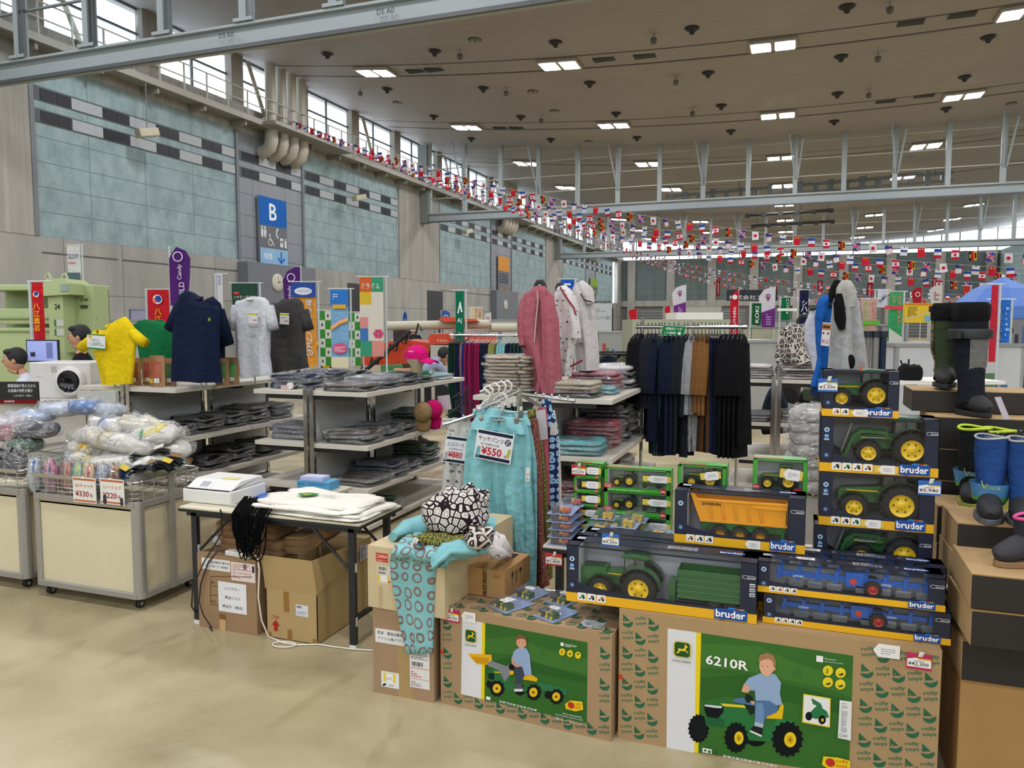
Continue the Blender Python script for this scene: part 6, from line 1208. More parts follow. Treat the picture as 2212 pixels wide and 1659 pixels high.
for (where, x, y, z, n, w, d, h, cols) in (
    ('at the near right corner of the middle shelving top', -3.30, 5.33, 1.121, 2, .38, .29, .036, [GRYB]), ('behind the near corner stack, middle shelving top', -3.30, 5.66, 1.121, 3, .38, .30, .033, [CHA, NVY, LGR]), ('halfway along the middle shelving top', -3.30, 6.0, 1.121, 3, .38, .3, .033, [CHA, LGR, NVY]),
    ('toward the far end of the middle shelving top', -3.30, 6.33, 1.121, 3, .38, .28, .036, [DGR, GRE, GRE]), ('at the far end of the middle shelving top', -3.28, 6.72, 1.121, 2, .34, .3, .028, [REDW, AQU]),
    ('at the near left of the middle shelving top', -3.88, 5.42, 1.121, 3, .38, .30, .042, [NVY]), ('second along the left of the middle shelving top', -3.88, 5.78, 1.121, 4, .38, .3, .036, [CHA, NVY]), ('third along the left of the middle shelving top', -3.88, 6.2, 1.121, 3, .38, .3, .036, [CHA, WHI, BLC]),
    ('on the middle shelving second board, near end', -3.31, 5.36, .701, 3, .40, .30, .040, [GRYB]), ('on the middle shelving second board, behind the near stack', -3.31, 5.70, .701, 3, .40, .30, .040, [CHA, NVY, CHA]), ('on the middle shelving second board, halfway', -3.31, 6.03, .701, 2, .38, .28, .04, [BLC]), ('on the middle shelving second board, far part', -3.33, 6.42, .701, 5, .34, .34, .035, [DGR]),
    ('on the middle shelving second board, left side', -3.88, 5.42, .701, 3, .38, .30, .045, [LGR, CHA, LGR]), ('on the middle shelving lower board, near end', -3.29, 5.40, .361, 2, .42, .34, .032, [GRYB]), ('on the middle shelving lower board, second', -3.30, 5.74, .361, 4, .42, .28, .034, [NVY]), ('on the middle shelving lower board, third', -3.30, 6.04, .361, 3, .38, .24, .034, [CHA]), ('on the middle shelving lower board, far green', -3.30, 6.42, .361, 6, .38, .30, .034, [DGR]), ('on the middle shelving base', -3.30, 5.6, .071, 3, .40, .40, .04, [DGR]),
    ('on the left shelving second board, near', -5.0, 5.12, .701, 3, .38, .30, .036, [BLC]), ('on the left shelving second board, second', -5.0, 5.46, .701, 4, .40, .30, .036, [BLC]), ('on the left shelving second board, third', -5.0, 5.80, .701, 4, .40, .28, .036, [BLC]), ('on the left shelving second board, fourth', -5.0, 6.10, .701, 5, .40, .28, .036, [BLC, CHA]), ('on the left shelving second board, far end', -5.0, 6.5, .701, 4, .40, .3, .04, [LGR]),
    ('on the left shelving lower board, second', -5.0, 5.5, .361, 3, .40, .32, .04, [BLC]), ('on the left shelving lower board, third', -5.0, 5.86, .361, 4, .40, .32, .04, [BLC]), ('on the left shelving lower board, far', -5.0, 6.3, .361, 4, .40, .32, .04, [BLC, CHA]),
    ('in the tall heap left on the pink hoodie shelving', -1.98, 5.50, 1.121, 11, .38, .32, .030, [FLO]), ('at the near right corner of the pink hoodie shelving', -1.48, 5.44, 1.121, 4, .34, .28, .032, [CHA, RSE, CRM, CRM]), ('second along the pink hoodie shelving right', -1.42, 5.74, 1.121, 2, .36, .26, .03, [AQU]),
    ('third along the pink hoodie shelving right', -1.46, 5.98, 1.121, 5, .38, .28, .034, [PNK]), ('fourth along the pink hoodie shelving right', -1.42, 6.34, 1.121, 5, .38, .30, .040, [BLC, REDW, BLC]), ('fifth along the pink hoodie shelving right', -1.44, 6.78, 1.121, 5, .38, .3, .038, [WHI, CHA]),
    ('on the hoodie shelving second board, near', -1.46, 5.48, .701, 3, .38, .34, .036, [AQU]), ('on the hoodie shelving second board, second', -1.44, 5.86, .701, 6, .40, .30, .036, [PNK]), ('on the hoodie shelving second board, third', -1.44, 6.22, .701, 9, .40, .30, .036, [BLC, CHA]), ('on the hoodie shelving second board, far', -1.44, 6.65, .701, 8, .40, .34, .038, [CHA, WHI]),
    ('on the hoodie shelving lower board, near', -1.46, 5.5, .361, 4, .38, .34, .036, [MAR]), ('on the hoodie shelving lower board, second', -1.44, 5.92, .361, 6, .38, .3, .04, [REDW, MAR]), ('on the hoodie shelving lower board, far', -1.44, 6.4, .361, 5, .38, .34, .04, [REDW]),
    ('at left on the small far shelving top', -.35, 8.0, 1.121, 5, .36, .36, .028, [WHI]), ('at right on the small far shelving top', .08, 8.0, 1.121, 6, .36, .36, .030, [WHI, RSE, CHA]), ('at left on the small far shelving second board', -.35, 8.0, .701, 3, .36, .36, .03, [LGR]), ('at right on the small far shelving second board', .08, 8.0, .701, 4, .36, .36, .03, [WHI, LGR])):
    stack(where, x, y, z, n, w, d, h, cols, group='bagged garments '+where, stick='#b9b08a' if 'second board, near' in where and 'middle' in where else None)
r = random.Random(11)
for i in range(6):
    t = T('paper_wrap', ['front left', 'front right', 'middle left', 'middle right', 'rear left', 'rear right'][i]+' crumpled brown paper wrap on the left shelving lower board', 'paper wrap', (-5.08+.15*(i % 2), 5.0+.10*(i//2), .40+.05*(i//3)), i); m = MB(); squad(m, (0, 0, 0), (.10, .07, .05), M('#8f6f4c', .85, var=.1), .9, .9, .6, i, freq=4); m.build('wrap', t)
# ---------------- t-shirts
def tee(label, Y, rows, mat, sleeves, dep=.05, logo=None, seed=0, card=None, neck=None):
    a = PY((rows[0][0]+rows[0][1])/2, rows[0][2], Y); t = T('t_shirt', label, 'T-shirt', (0, 0, 0)); m = MB(); silh(m, rows, Y, dep, mat, rip=.3, seed=seed, n=26); m.build('torso', t)
    for (x0, y0, x1, y1, r0, r1) in sleeves:
        m = MB(); p0, p1 = PY(x0, y0, Y), PY(x1, y1, Y-.01); m.sweep([p0, p0.lerp(p1, .5), p1, p1+(p0-p1)*.02], [(r0, .04), ((r0+r1)/2, .045), (r1, .045), (r1*.8, .03)], mat, side=(p1-p0).cross(Vector((0, 1, 0))), n=14, rip=.1, seed=seed); m.build('sleeve', t)
    nx, ny, nr = neck; p = PY(nx, ny, Y); m = MB(); m.tube([(p.x+nr*math.cos(q), Y+.035*math.sin(q)-.01, p.z+.012*math.sin(q)) for q in [i*PI/10 for i in range(20)]], .008, mat, 6, True); m.build('collar', t)
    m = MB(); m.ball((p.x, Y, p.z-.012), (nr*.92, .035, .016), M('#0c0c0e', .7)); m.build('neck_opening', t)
    if logo:
        x, y, kind = logo; p = PY(x, y, Y-dep-.012); m = MB(); g = G(m, p, (1, 0, 0), (0, 0, 1)); g.n = Vector((0, -1, 0))
        if kind == 'deer': g.rrect(0, 0, .03, .03, .007, '#3f7a30'); g.poly([(.006, .008), (.012, .02), (.022, .022), (.026, .016), (.018, .014), (.012, .006)], '#b5a63a'); g.text('JOHN DEERE', -.012, -.010, .004, '#45506a', w=.05)
        else: g.text('JOHN DEERE', -.04, 0, .014, '#77777c', w=.09, bold=.02)
        m.build('chest_print', t)
    if card:
        x, y, w, h, kind = card; p = PY(x, y, Y-dep-.05); m = MB(); g = G(m, p, (1, 0, -.05), (.05, 0, 1)); g.n = Vector((0, -1, 0)); g.rect(0, 0, w, h, '#d6d8d6')
        if kind == 0: g.rect(0, h*.78, w, h*.16, '#b9b924'); g.rect(w*.86, h*.8, w*.1, h*.14, '#3a6a44'); g.lines(w*.1, h*.55, w*.7, h*.1, 1, '#55585c'); g.text('1,980', w*.4, h*.18, h*.22, '#a8283c', w=w*.5, bold=.03)
        else: g.rect(0, h*.92, w, h*.08, '#2f7a4c'); g.rect(0, 0, w, h*.1, '#2f7a4c'); g.circ(w*.18, h*.82, h*.14, '#d0a63a'); g.text('今期目玉！', w*.2, h*.5, h*.2, '#4f8a8e', w=w*.5); g.text('1,200円', w*.14, h*.2, h*.26, '#3f7a5e', w=w*.6, bold=.02); g.lines(w*.75, h*.25, w*.2, h*.3, 2, '#7a9aa0')
        m.build('price_card', t)
    m = MB(); p = PY(nx, ny, Y); m.tube([(p.x, Y, p.z-.03), (p.x, Y+.02, p.z+.015)], .008, BLK, 6); m.bb(p.x-.10, Y-.008, p.z-.05, p.x+.10, Y+.008, p.z-.035, BLK); m.cyl((p.x, Y, 1.12), (p.x, Y, p.z), .008, CHR, 8); tag(m.build('garment_stand'), 'chrome stand with black hanger holding the '+label.split(' on ')[0].split(' with ')[0], 'stand', 'garment stands on the left shelving'); return t
tee('yellow child T-shirt with a price card on the left shelving end', 4.93, [(225, 262, 702), (207, 292, 712), (200, 294, 745), (212, 291, 785), (224, 286, 830)], C_('#d8bc14'), [(215, 722, 176, 752, .045, .045), (285, 718, 314, 742, .045, .04)], seed=1, card=(188, 753, .20, .125, 1), neck=(243, 703, .05))
tee('dark green T-shirt behind the paper pouches', 5.6, [(310, 365, 693), (290, 385, 702), (297, 388, 735), (305, 385, 775), (308, 382, 800)], C_('#0f6338'), [(300, 712, 262, 735, .07, .07)], seed=2, neck=(340, 695, .07))
tee('navy T-shirt with small green deer badge', 5.15, [(410, 446, 642), (388, 460, 650), (378, 470, 665), (376, 471, 720), (377, 471, 780), (376, 475, 825)], C_('#131d36'), [(388, 664, 366, 712, .055, .05)], seed=3, logo=(449, 694, 'deer'), neck=(428, 645, .05))
tee('second navy T-shirt just behind the first', 5.42, [(425, 455, 655), (415, 475, 662), (410, 482, 690), (412, 482, 740), (414, 480, 800)], C_('#10192e'), [(472, 672, 492, 745, .06, .06)], seed=4, neck=(440, 657, .05))
tee('white T-shirt with grey chest lettering', 5.55, [(528, 562, 643), (512, 580, 650), (505, 586, 666), (510, 583, 720), (514, 580, 770), (520, 586, 814)], C_('#c4c6cb'), [(512, 662, 500, 712, .05, .045), (580, 662, 592, 712, .05, .045)], seed=5, logo=(546, 708, 'txt'), card=(537, 698, .09, .09, 0), neck=(546, 645, .05))
tee('charcoal T-shirt with lime price card', 5.9, [(600, 640, 648), (588, 655, 655), (581, 660, 675), (580, 660, 725), (582, 664, 770), (587, 668, 800)], C_('#403f3e'), [(655, 672, 667, 712, .055, .05)], seed=6, card=(604, 700, .10, .10, 0), neck=(618, 650, .05))
# ---------------- paper pouches
POU = M('#9c7550', .6, var=.06)
def pouch(label, px, py, Y, col, s=1.0):
    p = PY(px, py, Y); t = T('paper_pouch', label, 'pouch', (p.x, Y, 1.122), .1*math.sin(px)); w, h = .14*s, .235*s; m = MB()
    m.grid(lambda u, v: (-w/2+w*u, -.028*math.sin(PI*u)*(1-v)**.7, h*v), 10, 8, POU); m.grid(lambda u, v: (-w/2+w*u, .028*math.sin(PI*u)*(1-v)**.7, h*v), 10, 8, POU); m.build('pouch', t); m = MB()
    m.grid(lambda u, v: (-w*.33+w*.66*u, -.031*math.sin(PI*(.17+.66*u))*(1-(.2+.62*v))**.7-.002, h*(.2+.62*v)), 8, 6, M(col, .5, var=.5, scale=40)); m.grid(lambda u, v: (-w*.36+w*.72*u, -.031*math.sin(PI*(.14+.72*u))*(1-(.18+.66*v))**.7-.004, h*(.18+.66*v)), 8, 6, clearplastic()); m.build('window', t)
    m = MB(); G(m, (-w*.05, -.032, h*.12), (1, 0, 0), (0, 0, 1), .001, n=(0, -1, 0)).rect(0, 0, w*.36, h*.15, '#d6d3cc').rect(-w*.25, -.002, w*.2, h*.14, '#c9a83a'); m.build('label', t)
for i, (px, Y, col, nm) in enumerate(((292, 5.15, '#8a4436', 'leftmost'), (322, 5.22, '#a84c3c', 'second'), (340, 5.08, '#b05a44', 'front large'), (368, 5.2, '#4a6a44', 'fourth'), (480, 5.35, '#5a8a4c', 'fifth'), (503, 5.5, '#5f9a58', 'rightmost'))):
    pouch(f'{nm} brown paper pouch of dried snacks standing among the T-shirts', px, 825, Y, col, 1.12 if i == 2 else 1.0)
# mannequin head and caps
def cap(label, loc, mat, rz, tilt=0.0, hang=False):
    t = T('baseball_cap', label, 'cap', loc, rz); t.rotation_euler[1] = tilt; m = MB(); s = .098
    m.add([], [], mat); vs = []; n = 20; k = 7
    for j in range(k+1):
        a = PI/2*j/k
        for i in range(n): vs.append((s*math.sin(a)*math.cos(2*PI*i/n)*1.12, s*math.sin(a)*math.sin(2*PI*i/n), s*.95*math.cos(a)*(1 if j < k else 0)+(0 if j < k else -.025)))
    m.add(vs, [(j*n+i, j*n+(i+1) % n, (j+1)*n+(i+1) % n, (j+1)*n+i) for j in range(k) for i in range(n)], mat, True); m.ball((0, 0, s*.95), (.012, .012, .007), mat, 8, 5)
    for q in range(3):
        a = q*PI/3; m.tube([(s*1.005*math.sin(b_)*math.cos(a)*1.12, s*1.005*math.sin(b_)*math.sin(a), s*.955*math.cos(b_)) for b_ in [(-6+i)*PI/12 for i in range(13)]], .0016, mat, 4)
    m.build('crown', t); m = MB()
    m.grid(lambda u, v: (s*.75+.115*v*math.cos((u-.5)*1.1)+.02*v, (u-.5)*.17*(1-.25*v*v), -.022-.022*v*v-.12*((u-.5)**2)), 12, 5, mat); m.build('visor', t, solid=.004); return t
p = PY(900, 783, 6.05); t = T('mannequin_head', 'cream mannequin head wearing the pink cap', 'mannequin', (p.x, 6.05, 1.225)); m = MB(); m.lathe([(.04, 0), (.05, .01), (.055, .06), (.085, .10), (.095, .14), (.09, .19), (.06, .22), (.001, .23)], M('#b5a98a', .6)); m.build('head', t)
cap('bright pink baseball cap on a mannequin head above the green stack', (p.x, 6.05, 1.375), C_('#c80f6c'), -.15)
t = T('flat_cap', 'flattened pale orange cap lying on the green stack', 'cap', (PY(885, 800, 6.2).x, 6.15, 1.235)); m = MB(); squad(m, (0, 0, 0), (.13, .06, .018), C_('#b58a70'), .7, .6, .3, 2); m.build('cap', t)
for i, (px, py, c, nm) in enumerate(((913, 890, '#8a7250', 'khaki'), (936, 885, '#b80f5c', 'bright pink'))):
    p = PY(px, py, 5.95+.12*i); o = cap(f'{nm} cap hanging from a clip under the middle shelving top', (p.x, p.y, p.z), C_(c), -1.3, 1.35); o.scale = (.82, .82, .82)
    m = MB(); m.bb(p.x-.012, p.y-.01, p.z+.09, p.x+.012, p.y+.01, 1.10, M('#b5ae9c')); tag(m.build('clip'), f'pale clip holding the {nm} cap', 'clip')
t = T('pink_notice', 'pale pink translucent card hanging beside the pink cap', 'card', PY(960, 870, 6.15)); m = MB(); m.box((0, 0, 0), (.12, .003, .13), film('pinkcard', .1, 0, 1, .45, (.95, .8, .85, 1)), ry=-.15); m.build('card', t)
t = T('tape_dispenser', 'pale pink tape dispenser at the shelf corner', 'tape dispenser', (PY(625, 832, 5.25).x, 5.22, 1.122)); m = MB(); m.bb(-.05, -.015, 0, .02, .015, .03, M('#c9a5a5')); m.build('base', t); MB().cyl((.03, -.012, .028), (.03, .012, .028), .028, WHT, 20).build('tape_roll', t)
t = T('box_cutter', 'yellow box cutter lying beside the tape dispenser', 'cutter', (PY(655, 836, 5.2).x, 5.2, 1.122)); MB().bb(-.05, -.008, 0, .05, .008, .01, M('#c4bc86')).build('handle', t)
# ================================================================ trousers on the slanted-arm rack
RX = PY(1085, 900, 3.9)
t = T('garment_rack', 'chrome four-way garment rack with slanted arms holding trousers', 'rack', (-1.50, 4.25, 0)); m = MB()
m.cyl((0, 0, .05), (0, 0, 1.28), .018, CHR); m.build('post', t)
for a, b_ in (((0, 0, 1.26), (-.05, -.50, 1.20)), ((0, 0, 1.20), tuple(PY(960, 917, 4.0)-Vector((-1.5, 4.25, 0)))), ((0, 0, 1.24), (.30, .1, 1.2)), ((0, 0, 1.24), (0, .5, 1.1))):
    m = MB(); m.cyl(a, b_, .012, CHR); m.ball(b_, .016, CHR)
    for i in range(5): q = Vector(a).lerp(Vector(b_), .3+i*.15); m.ball(q+Vector((0, 0, .016)), .008, CHR, 8, 5)
    m.build('arm', t)
m = MB()
for a in range(4): m.cyl((0, 0, .06), (.33*math.cos(a*PI/2+.4), .33*math.sin(a*PI/2+.4), .03), .014, CHR)
m.build('base', t)
def trousers(label, Y, L_, R_, mat, waist, dep=.03, seed=0, uvs=1.0, group=None):
    t = T('trousers', label, 'trousers', (0, 0, 0), 0, group)
    for rows, nm in ((L_, 'leg'), (R_, 'leg')):
        if rows: m = MB(); silh(m, rows, Y, dep, mat, rip=.65, seed=seed+len(rows), n=18, uvs=uvs); m.build(nm, t)
    if waist: m = MB(); silh(m, waist, Y-.004, dep*1.15, mat, rip=.5, seed=seed+3, n=40, uvs=uvs); m.build('waistband', t)
    return t
def clip_hanger(label, Y, x0, x1, y, col='#d0ccc4'):
    a, b_ = PY(x0, y, Y), PY(x1, y, Y); c = (a+b_)/2; t = T('clip_hanger', label, 'hanger', (0, 0, 0), 0, 'clip hangers on the trouser rack'); mt = M(col, .4); m = MB(); m.cyl(a, b_, .004, mt, 6); m.tube([c, c+Vector((0, 0, .04)), c+Vector((.02, 0, .06)), c+Vector((.022, 0, .085)), c+Vector((0, 0, .10)), c+Vector((-.02, 0, .088))], .005, mt, 6); m.build('bar', t)
    for q in (.12, .88):
        p = a.lerp(b_, q); m = MB(); m.box(p+Vector((0, -.012, -.012)), (.022, .012, .05), M('#8f8880', .25, .8)); m.box(p+Vector((0, -.012, .02)), (.012, .02, .02), mt); m.build('clip', t)
trousers('rear aqua trousers just behind the front pair on the slanted rack', 3.86, [(1030, 1095, 890), (1012, 1090, 1000), (1010, 1088, 1120)], [(1080, 1142, 890), (1090, 1158, 1000), (1098, 1160, 1150), (1105, 1160, 1262)], AQUA, [(1030, 1142, 885), (1020, 1148, 905)], seed=9)
trousers('front aqua trousers hanging from white clip hangers, ¥550 sign', 3.74, [(1022, 1082, 905), (1008, 1082, 960), (1002, 1080, 1040), (1004, 1084, 1120), (1030, 1095, 1200), (1045, 1100, 1262)], [(1075, 1138, 905), (1078, 1146, 960), (1078, 1146, 1040), (1084, 1150, 1120), (1092, 1153, 1200), (1102, 1156, 1266)], AQUA, [(1024, 1134, 900), (1016, 1140, 930)], seed=2)
clip_hanger('white clip hanger of the front aqua trousers', 3.72, 1030, 1130, 908, '#a8a49c'); clip_hanger('white clip hanger of the rear aqua trousers', 3.84, 1035, 1140, 890)
for i, (x, y, Y) in enumerate(((1052, 872, 3.9), (1066, 866, 3.95), (1080, 862, 4.0), (1093, 860, 4.05), (1045, 880, 3.88))):
    p = PY(x, y, Y); t = T('clip_hanger', f'{["first", "second", "third", "fourth", "fifth"][i]} spare white plastic hanger bunched above the aqua trousers', 'hanger', p, 0, 'clip hangers on the trouser rack'); m = MB()
    m.tube([(-.05, 0, -.02), (-.02, 0, .0), (0, 0, .03), (.03, 0, .045), (.035, 0, .08), (.01, 0, .10), (-.02, 0, .085)], .007, M('#d0ccc4', .4), 8); m.bb(-.06, -.012, -.045, -.045, .012, -.01, M('#d0ccc4', .4)); m.bb(.045, -.012, -.045, .06, .012, -.01, M('#d0ccc4', .4)); m.cyl((-.05, 0, -.02), (.05, 0, -.02), .006, M('#d0ccc4', .4), 6); m.build('hanger', t)
trousers('rust-brown narrow trousers right of the aqua pair', 3.98, None, [(1142, 1162, 905), (1142, 1168, 980), (1146, 1172, 1060), (1150, 1174, 1150), (1154, 1180, 1230), (1156, 1184, 1266)], PT('rust'), None, seed=4, uvs=2)
trousers('yellow-green zigzag print trousers on the slanted rack', 4.05, None, [(1140, 1156, 890), (1152, 1172, 960), (1158, 1180, 1040), (1164, 1184, 1120), (1168, 1190, 1180), (1172, 1192, 1250)], PT('yel'), [(1136, 1158, 884), (1140, 1160, 900)], seed=5, uvs=1.5)
trousers('pinkish narrow trousers behind the white card', 4.15, None, [(1160, 1182, 880), (1172, 1184, 960), (1178, 1187, 1040), (1180, 1188, 1090)], PINK, None, seed=6)
trousers('blue and white chain-print trousers on the slanted rack', 4.2, None, [(1172, 1188, 868), (1182, 1206, 930), (1184, 1207, 1000), (1184, 1207, 1090), (1190, 1206, 1140), (1192, 1207, 1210)], PT('blue'), [(1170, 1190, 862), (1174, 1190, 880)], seed=7, uvs=1.5)
trousers('red patterned trousers at the right end of the rack', 4.26, None, [(1180, 1200, 888), (1200, 1208, 960), (1203, 1211, 1040), (1204, 1212, 1095)], PT('red'), None, seed=8, uvs=2)
trousers('white trousers with small black hash print left of the aqua pair', 4.1, [(975, 1010, 905), (962, 1010, 960), (958, 1000, 1010), (955, 998, 1065)], [(985, 1018, 905), (985, 1020, 960), (984, 1018, 1010), (982, 1015, 1065)], PT('hash'), None, seed=10, uvs=1.4)
for i in range(6):
    p = PY(985+i*5, 880-i*4, 4.1+.03*i); t = T('black_hanger', f'{["first", "second", "third", "fourth", "fifth", "sixth"][i]} black hanger on the left slanted arm of the rack', 'hanger', p, .3, 'black hangers on the left arm'); m = MB(); m.tube([(-.06, 0, -.05), (0, 0, -.01), (0, 0, .03), (.02, 0, .05), (0, 0, .07), (-.02, 0, .055)], .004, BLK, 6); m.tube([(0, 0, -.01), (.06, 0, -.05)], .004, BLK, 6); m.build('hanger', t)
def quadcard(label, Y, pts, fn, name='price_sign', cat='sign'):
    P = [PY(x, y, Y) for x, y in pts]; o = P[3]; u = (P[2]-P[3]); v = (P[0]-P[3]); w, h = u.length, v.length; t = T(name, label, cat, o); m = MB(); g = G(m, (0, 0, 0), u, v, .0002); g.n = Vector((0, -1, 0)); fn(g, w, h); m.build('card', t, solid=0)
def s550(g, w, h):
    g.rect(0, 0, w, h, '#d9d8da'); g.rect(w*.03, h*.86, w*.94, h*.11, '#1c2336'); g.rect(w*.03, h*.03, w*.94, h*.11, '#1c2336'); g.text('ヤッケパンツ', w*.06, h*.62, h*.17, '#2b3350', w=w*.68, bold=.02); g.circ(w*.86, h*.70, h*.11, '#1c2336'); g.text('在庫', w*.86, h*.71, h*.07, '#e2e2e4', al='c'); g.text('限り', w*.86, h*.62, h*.07, '#e2e2e4', al='c')
    g.text('¥3,190(税込)の品', w*.14, h*.49, h*.08, '#33333a', w=w*.5); g.text('¥550', w*.18, h*.18, h*.27, '#b3202c', w=w*.55, bold=.045); g.text('税込', w*.80, h*.18, h*.1, '#b3202c', w=w*.07, bold=.02); g.poly([(w*.04, h*.06), (w*.06, h*.42), (w*.15, h*.42), (w*.14, h*.06), (w*.11, h*.06), (w*.10, h*.3), (w*.07, h*.06)], '#6aa0a8'); g.poly([(w*.86, h*.2), (w*.90, h*.5), (w*.97, h*.5), (w*.93, h*.2)], '#a0b03a')
def s880(g, w, h):
    g.rect(0, 0, w, h, '#d9d8da'); g.rect(w*.03, h*.87, w*.94, h*.1, '#1c2336'); g.rect(w*.03, h*.03, w*.94, h*.1, '#1c2336'); g.text('ロゴパーカ', w*.12, h*.62, h*.16, '#4a4f66', w=w*.7, bold=.02); g.text('¥5,280(税込)の品', w*.2, h*.49, h*.07, '#44444a', w=w*.6); g.text('¥880', w*.2, h*.2, h*.24, '#b3202c', w=w*.62, bold=.045)
    g.poly([(w*.04, h*.08), (w*.06, h*.4), (w*.2, h*.4), (w*.2, h*.08)], '#a8a4a0')
quadcard('white price sign reading ¥550 clipped before the aqua trousers', 3.66, [(1032, 925), (1108, 937), (1102, 1004), (1023, 988)], s550)
quadcard('smaller white price sign reading ¥880 before the hash-print trousers', 3.98, [(965, 940), (1012, 947), (1004, 1004), (955, 997)], s880)
quadcard('translucent pale card hanging before the pinkish trousers', 4.0, [(1158, 888), (1178, 884), (1184, 948), (1164, 952)], lambda g, w, h: g.rect(0, 0, w, h, '#b9b2b4'), 'blank_card', 'card')
quadcard('cream paper swing tag on the blue print trousers', 4.1, [(1189, 914), (1203, 914), (1203, 940), (1188, 940)], lambda g, w, h: g.rect(0, 0, w, h, '#c9c4bc'), 'swing_tag', 'tag')
quadcard('long white swing tag on the aqua trousers', 3.68, [(1136, 1010), (1145, 1010), (1144, 1040), (1135, 1041)], lambda g, w, h: g.rect(0, 0, w, h, '#d5d3cc').lines(w*.2, h*.1, w*.6, h*.5, 4), 'swing_tag', 'tag')
# ================================================================ hoodies standing on the shelving
def garment(name, label, cat, Y, parts, group=None):
    t = T(name, label, cat, (0, 0, 0), 0, group)
    for nm, rows, mat, dep, dY, rip in parts: m = MB(); silh(m, rows, Y+dY, dep, mat, rip=rip, seed=len(rows)+int(rows[0][0]), n=26, uvs=1.3); m.build(nm, t)
    return t
def hoop(label, x, y, Y, h=.10, w=.035):
    p = PY(x, y, Y); t = T('hanger_form', label, 'hanger', p); m = MB(); m.sweep([(-w, 0, -h), (-w, 0, 0), (-w*.5, 0, w*.9), (w*.5, 0, w*.9), (w, 0, 0), (w, 0, -h)], [(.013, .02)]*6, BLK, n=10); m.build('neck_loop', t); m = MB(); m.cyl((0, 0, 1.12-p.z), (0, 0, -h*.3), .012, CHR, 8); m.build('pole', t)
PKM = C_('#a45c66')
t = garment('hoodie', 'dusty pink zip hoodie hung above the shelving', 'hoodie', 5.42, [('body', [(1150, 1178, 622), (1132, 1196, 640), (1122, 1200, 672), (1118, 1204, 720), (1140, 1206, 770), (1150, 1206, 815), (1152, 1196, 845)], PKM, .07, 0, .5), ('sleeve', [(1166, 1192, 640), (1170, 1206, 690), (1172, 1209, 760), (1168, 1212, 820), (1172, 1211, 850)], PKM, .04, -.08, .35), ('sleeve', [(1122, 1145, 650), (1118, 1142, 700), (1122, 1150, 745)], PKM, .045, -.03, .35), ('hood', [(1152, 1180, 618), (1148, 1184, 634), (1155, 1180, 650)], PKM, .05, -.04, .3)])
p = PY(1160, 640, 5.31); m = MB(); m.tube([PY(1160, 628, 5.32), PY(1162, 650, 5.32), PY(1158, 690, 5.31), PY(1154, 740, 5.31)], .005, M('#b5a9a5')); m.build('zip', t)
hoop('black loop hanger above the pink hoodie', 1166, 618, 5.42)
t = garment('hoodie', 'white hoodie with black sketch print and red trim', 'hoodie', 5.66, [('body', [(1204, 1224, 618), (1196, 1240, 640), (1197, 1250, 670), (1204, 1247, 715), (1208, 1238, 760), (1210, 1232, 812)], PT('dots'), .06, 0, .5), ('sleeve', [(1225, 1240, 660), (1228, 1252, 700), (1225, 1254, 730)], PT('dots'), .04, -.04, .4)])
m = MB(); m.tube([PY(x, y, 5.58) for x, y in ((1210, 620), (1225, 645), (1240, 665), (1244, 680))], .007, M('#8a1c30')); m.tube([PY(x, y, 5.58) for x, y in ((1232, 792), (1245, 785), (1258, 778))], .008, M('#8a1c30')); m.build('red_trim', t)
hoop('black loop hanger above the sketch-print hoodie', 1209, 620, 5.66, .09, .02)
t = garment('rain_jacket', 'plain white hooded jacket right of the sketch-print hoodie', 'jacket', 5.9, [('body', [(1240, 1258, 612), (1234, 1275, 630), (1232, 1284, 660), (1238, 1288, 710), (1246, 1292, 760), (1250, 1293, 800)], C_('#c4bebc'), .07, 0, .5), ('sleeve', [(1236, 1252, 640), (1238, 1260, 690), (1246, 1264, 740)], C_('#c4bebc'), .04, -.06, .4), ('hood', [(1242, 1262, 610), (1250, 1282, 632), (1268, 1286, 656)], C_('#c4bebc'), .05, -.03, .3)])
m = MB(); m.tube([PY(x, y, 5.8) for x, y in ((1254, 634), (1262, 648), (1278, 652))], .005, BLK); m.build('drawcord', t)
LG = C_('#9fa0a0'); BL = C_('#1c5aa8'); BK2 = C_('#0e0e10')
t = garment('work_jacket', 'blue cooling jacket with black shoulder behind the grey one', 'jacket', 4.95, [('body', [(1785, 1812, 640), (1764, 1812, 655), (1760, 1804, 690), (1762, 1798, 740), (1766, 1794, 780)], BL, .06, 0, .4), ('sleeve', [(1768, 1796, 760), (1760, 1786, 800), (1750, 1776, 835)], BL, .035, -.03, .3), ('shoulder', [(1800, 1822, 606), (1790, 1822, 630), (1784, 1804, 652)], BK2, .05, -.02, .2), ('cuff', [(1750, 1776, 836), (1752, 1778, 852)], C_('#14284a'), .035, -.03, .1)])
t = garment('work_jacket', 'light grey cooling jacket with black palms over hood', 'jacket', 4.72, [('body', [(1818, 1848, 625), (1800, 1856, 650), (1795, 1860, 690), (1792, 1866, 740), (1790, 1872, 800)], LG, .07, 0, .45), ('hood', [(1816, 1840, 606), (1806, 1848, 622), (1804, 1852, 645), (1822, 1848, 664)], C_('#a5a49c'), .06, -.03, .25), ('arm_vent', [(1806, 1820, 634), (1800, 1824, 655), (1802, 1828, 690), (1812, 1826, 712)], BK2, .03, -.10, .1), ('side_panel', [(1848, 1856, 640), (1852, 1862, 680), (1856, 1866, 730)], C_('#123a74'), .04, .04, .2)])
p = PY(1838, 782, 4.63); m = MB(); m.ball(p, (.022, .012, .042), BK2); m.build('fan_opening', t)
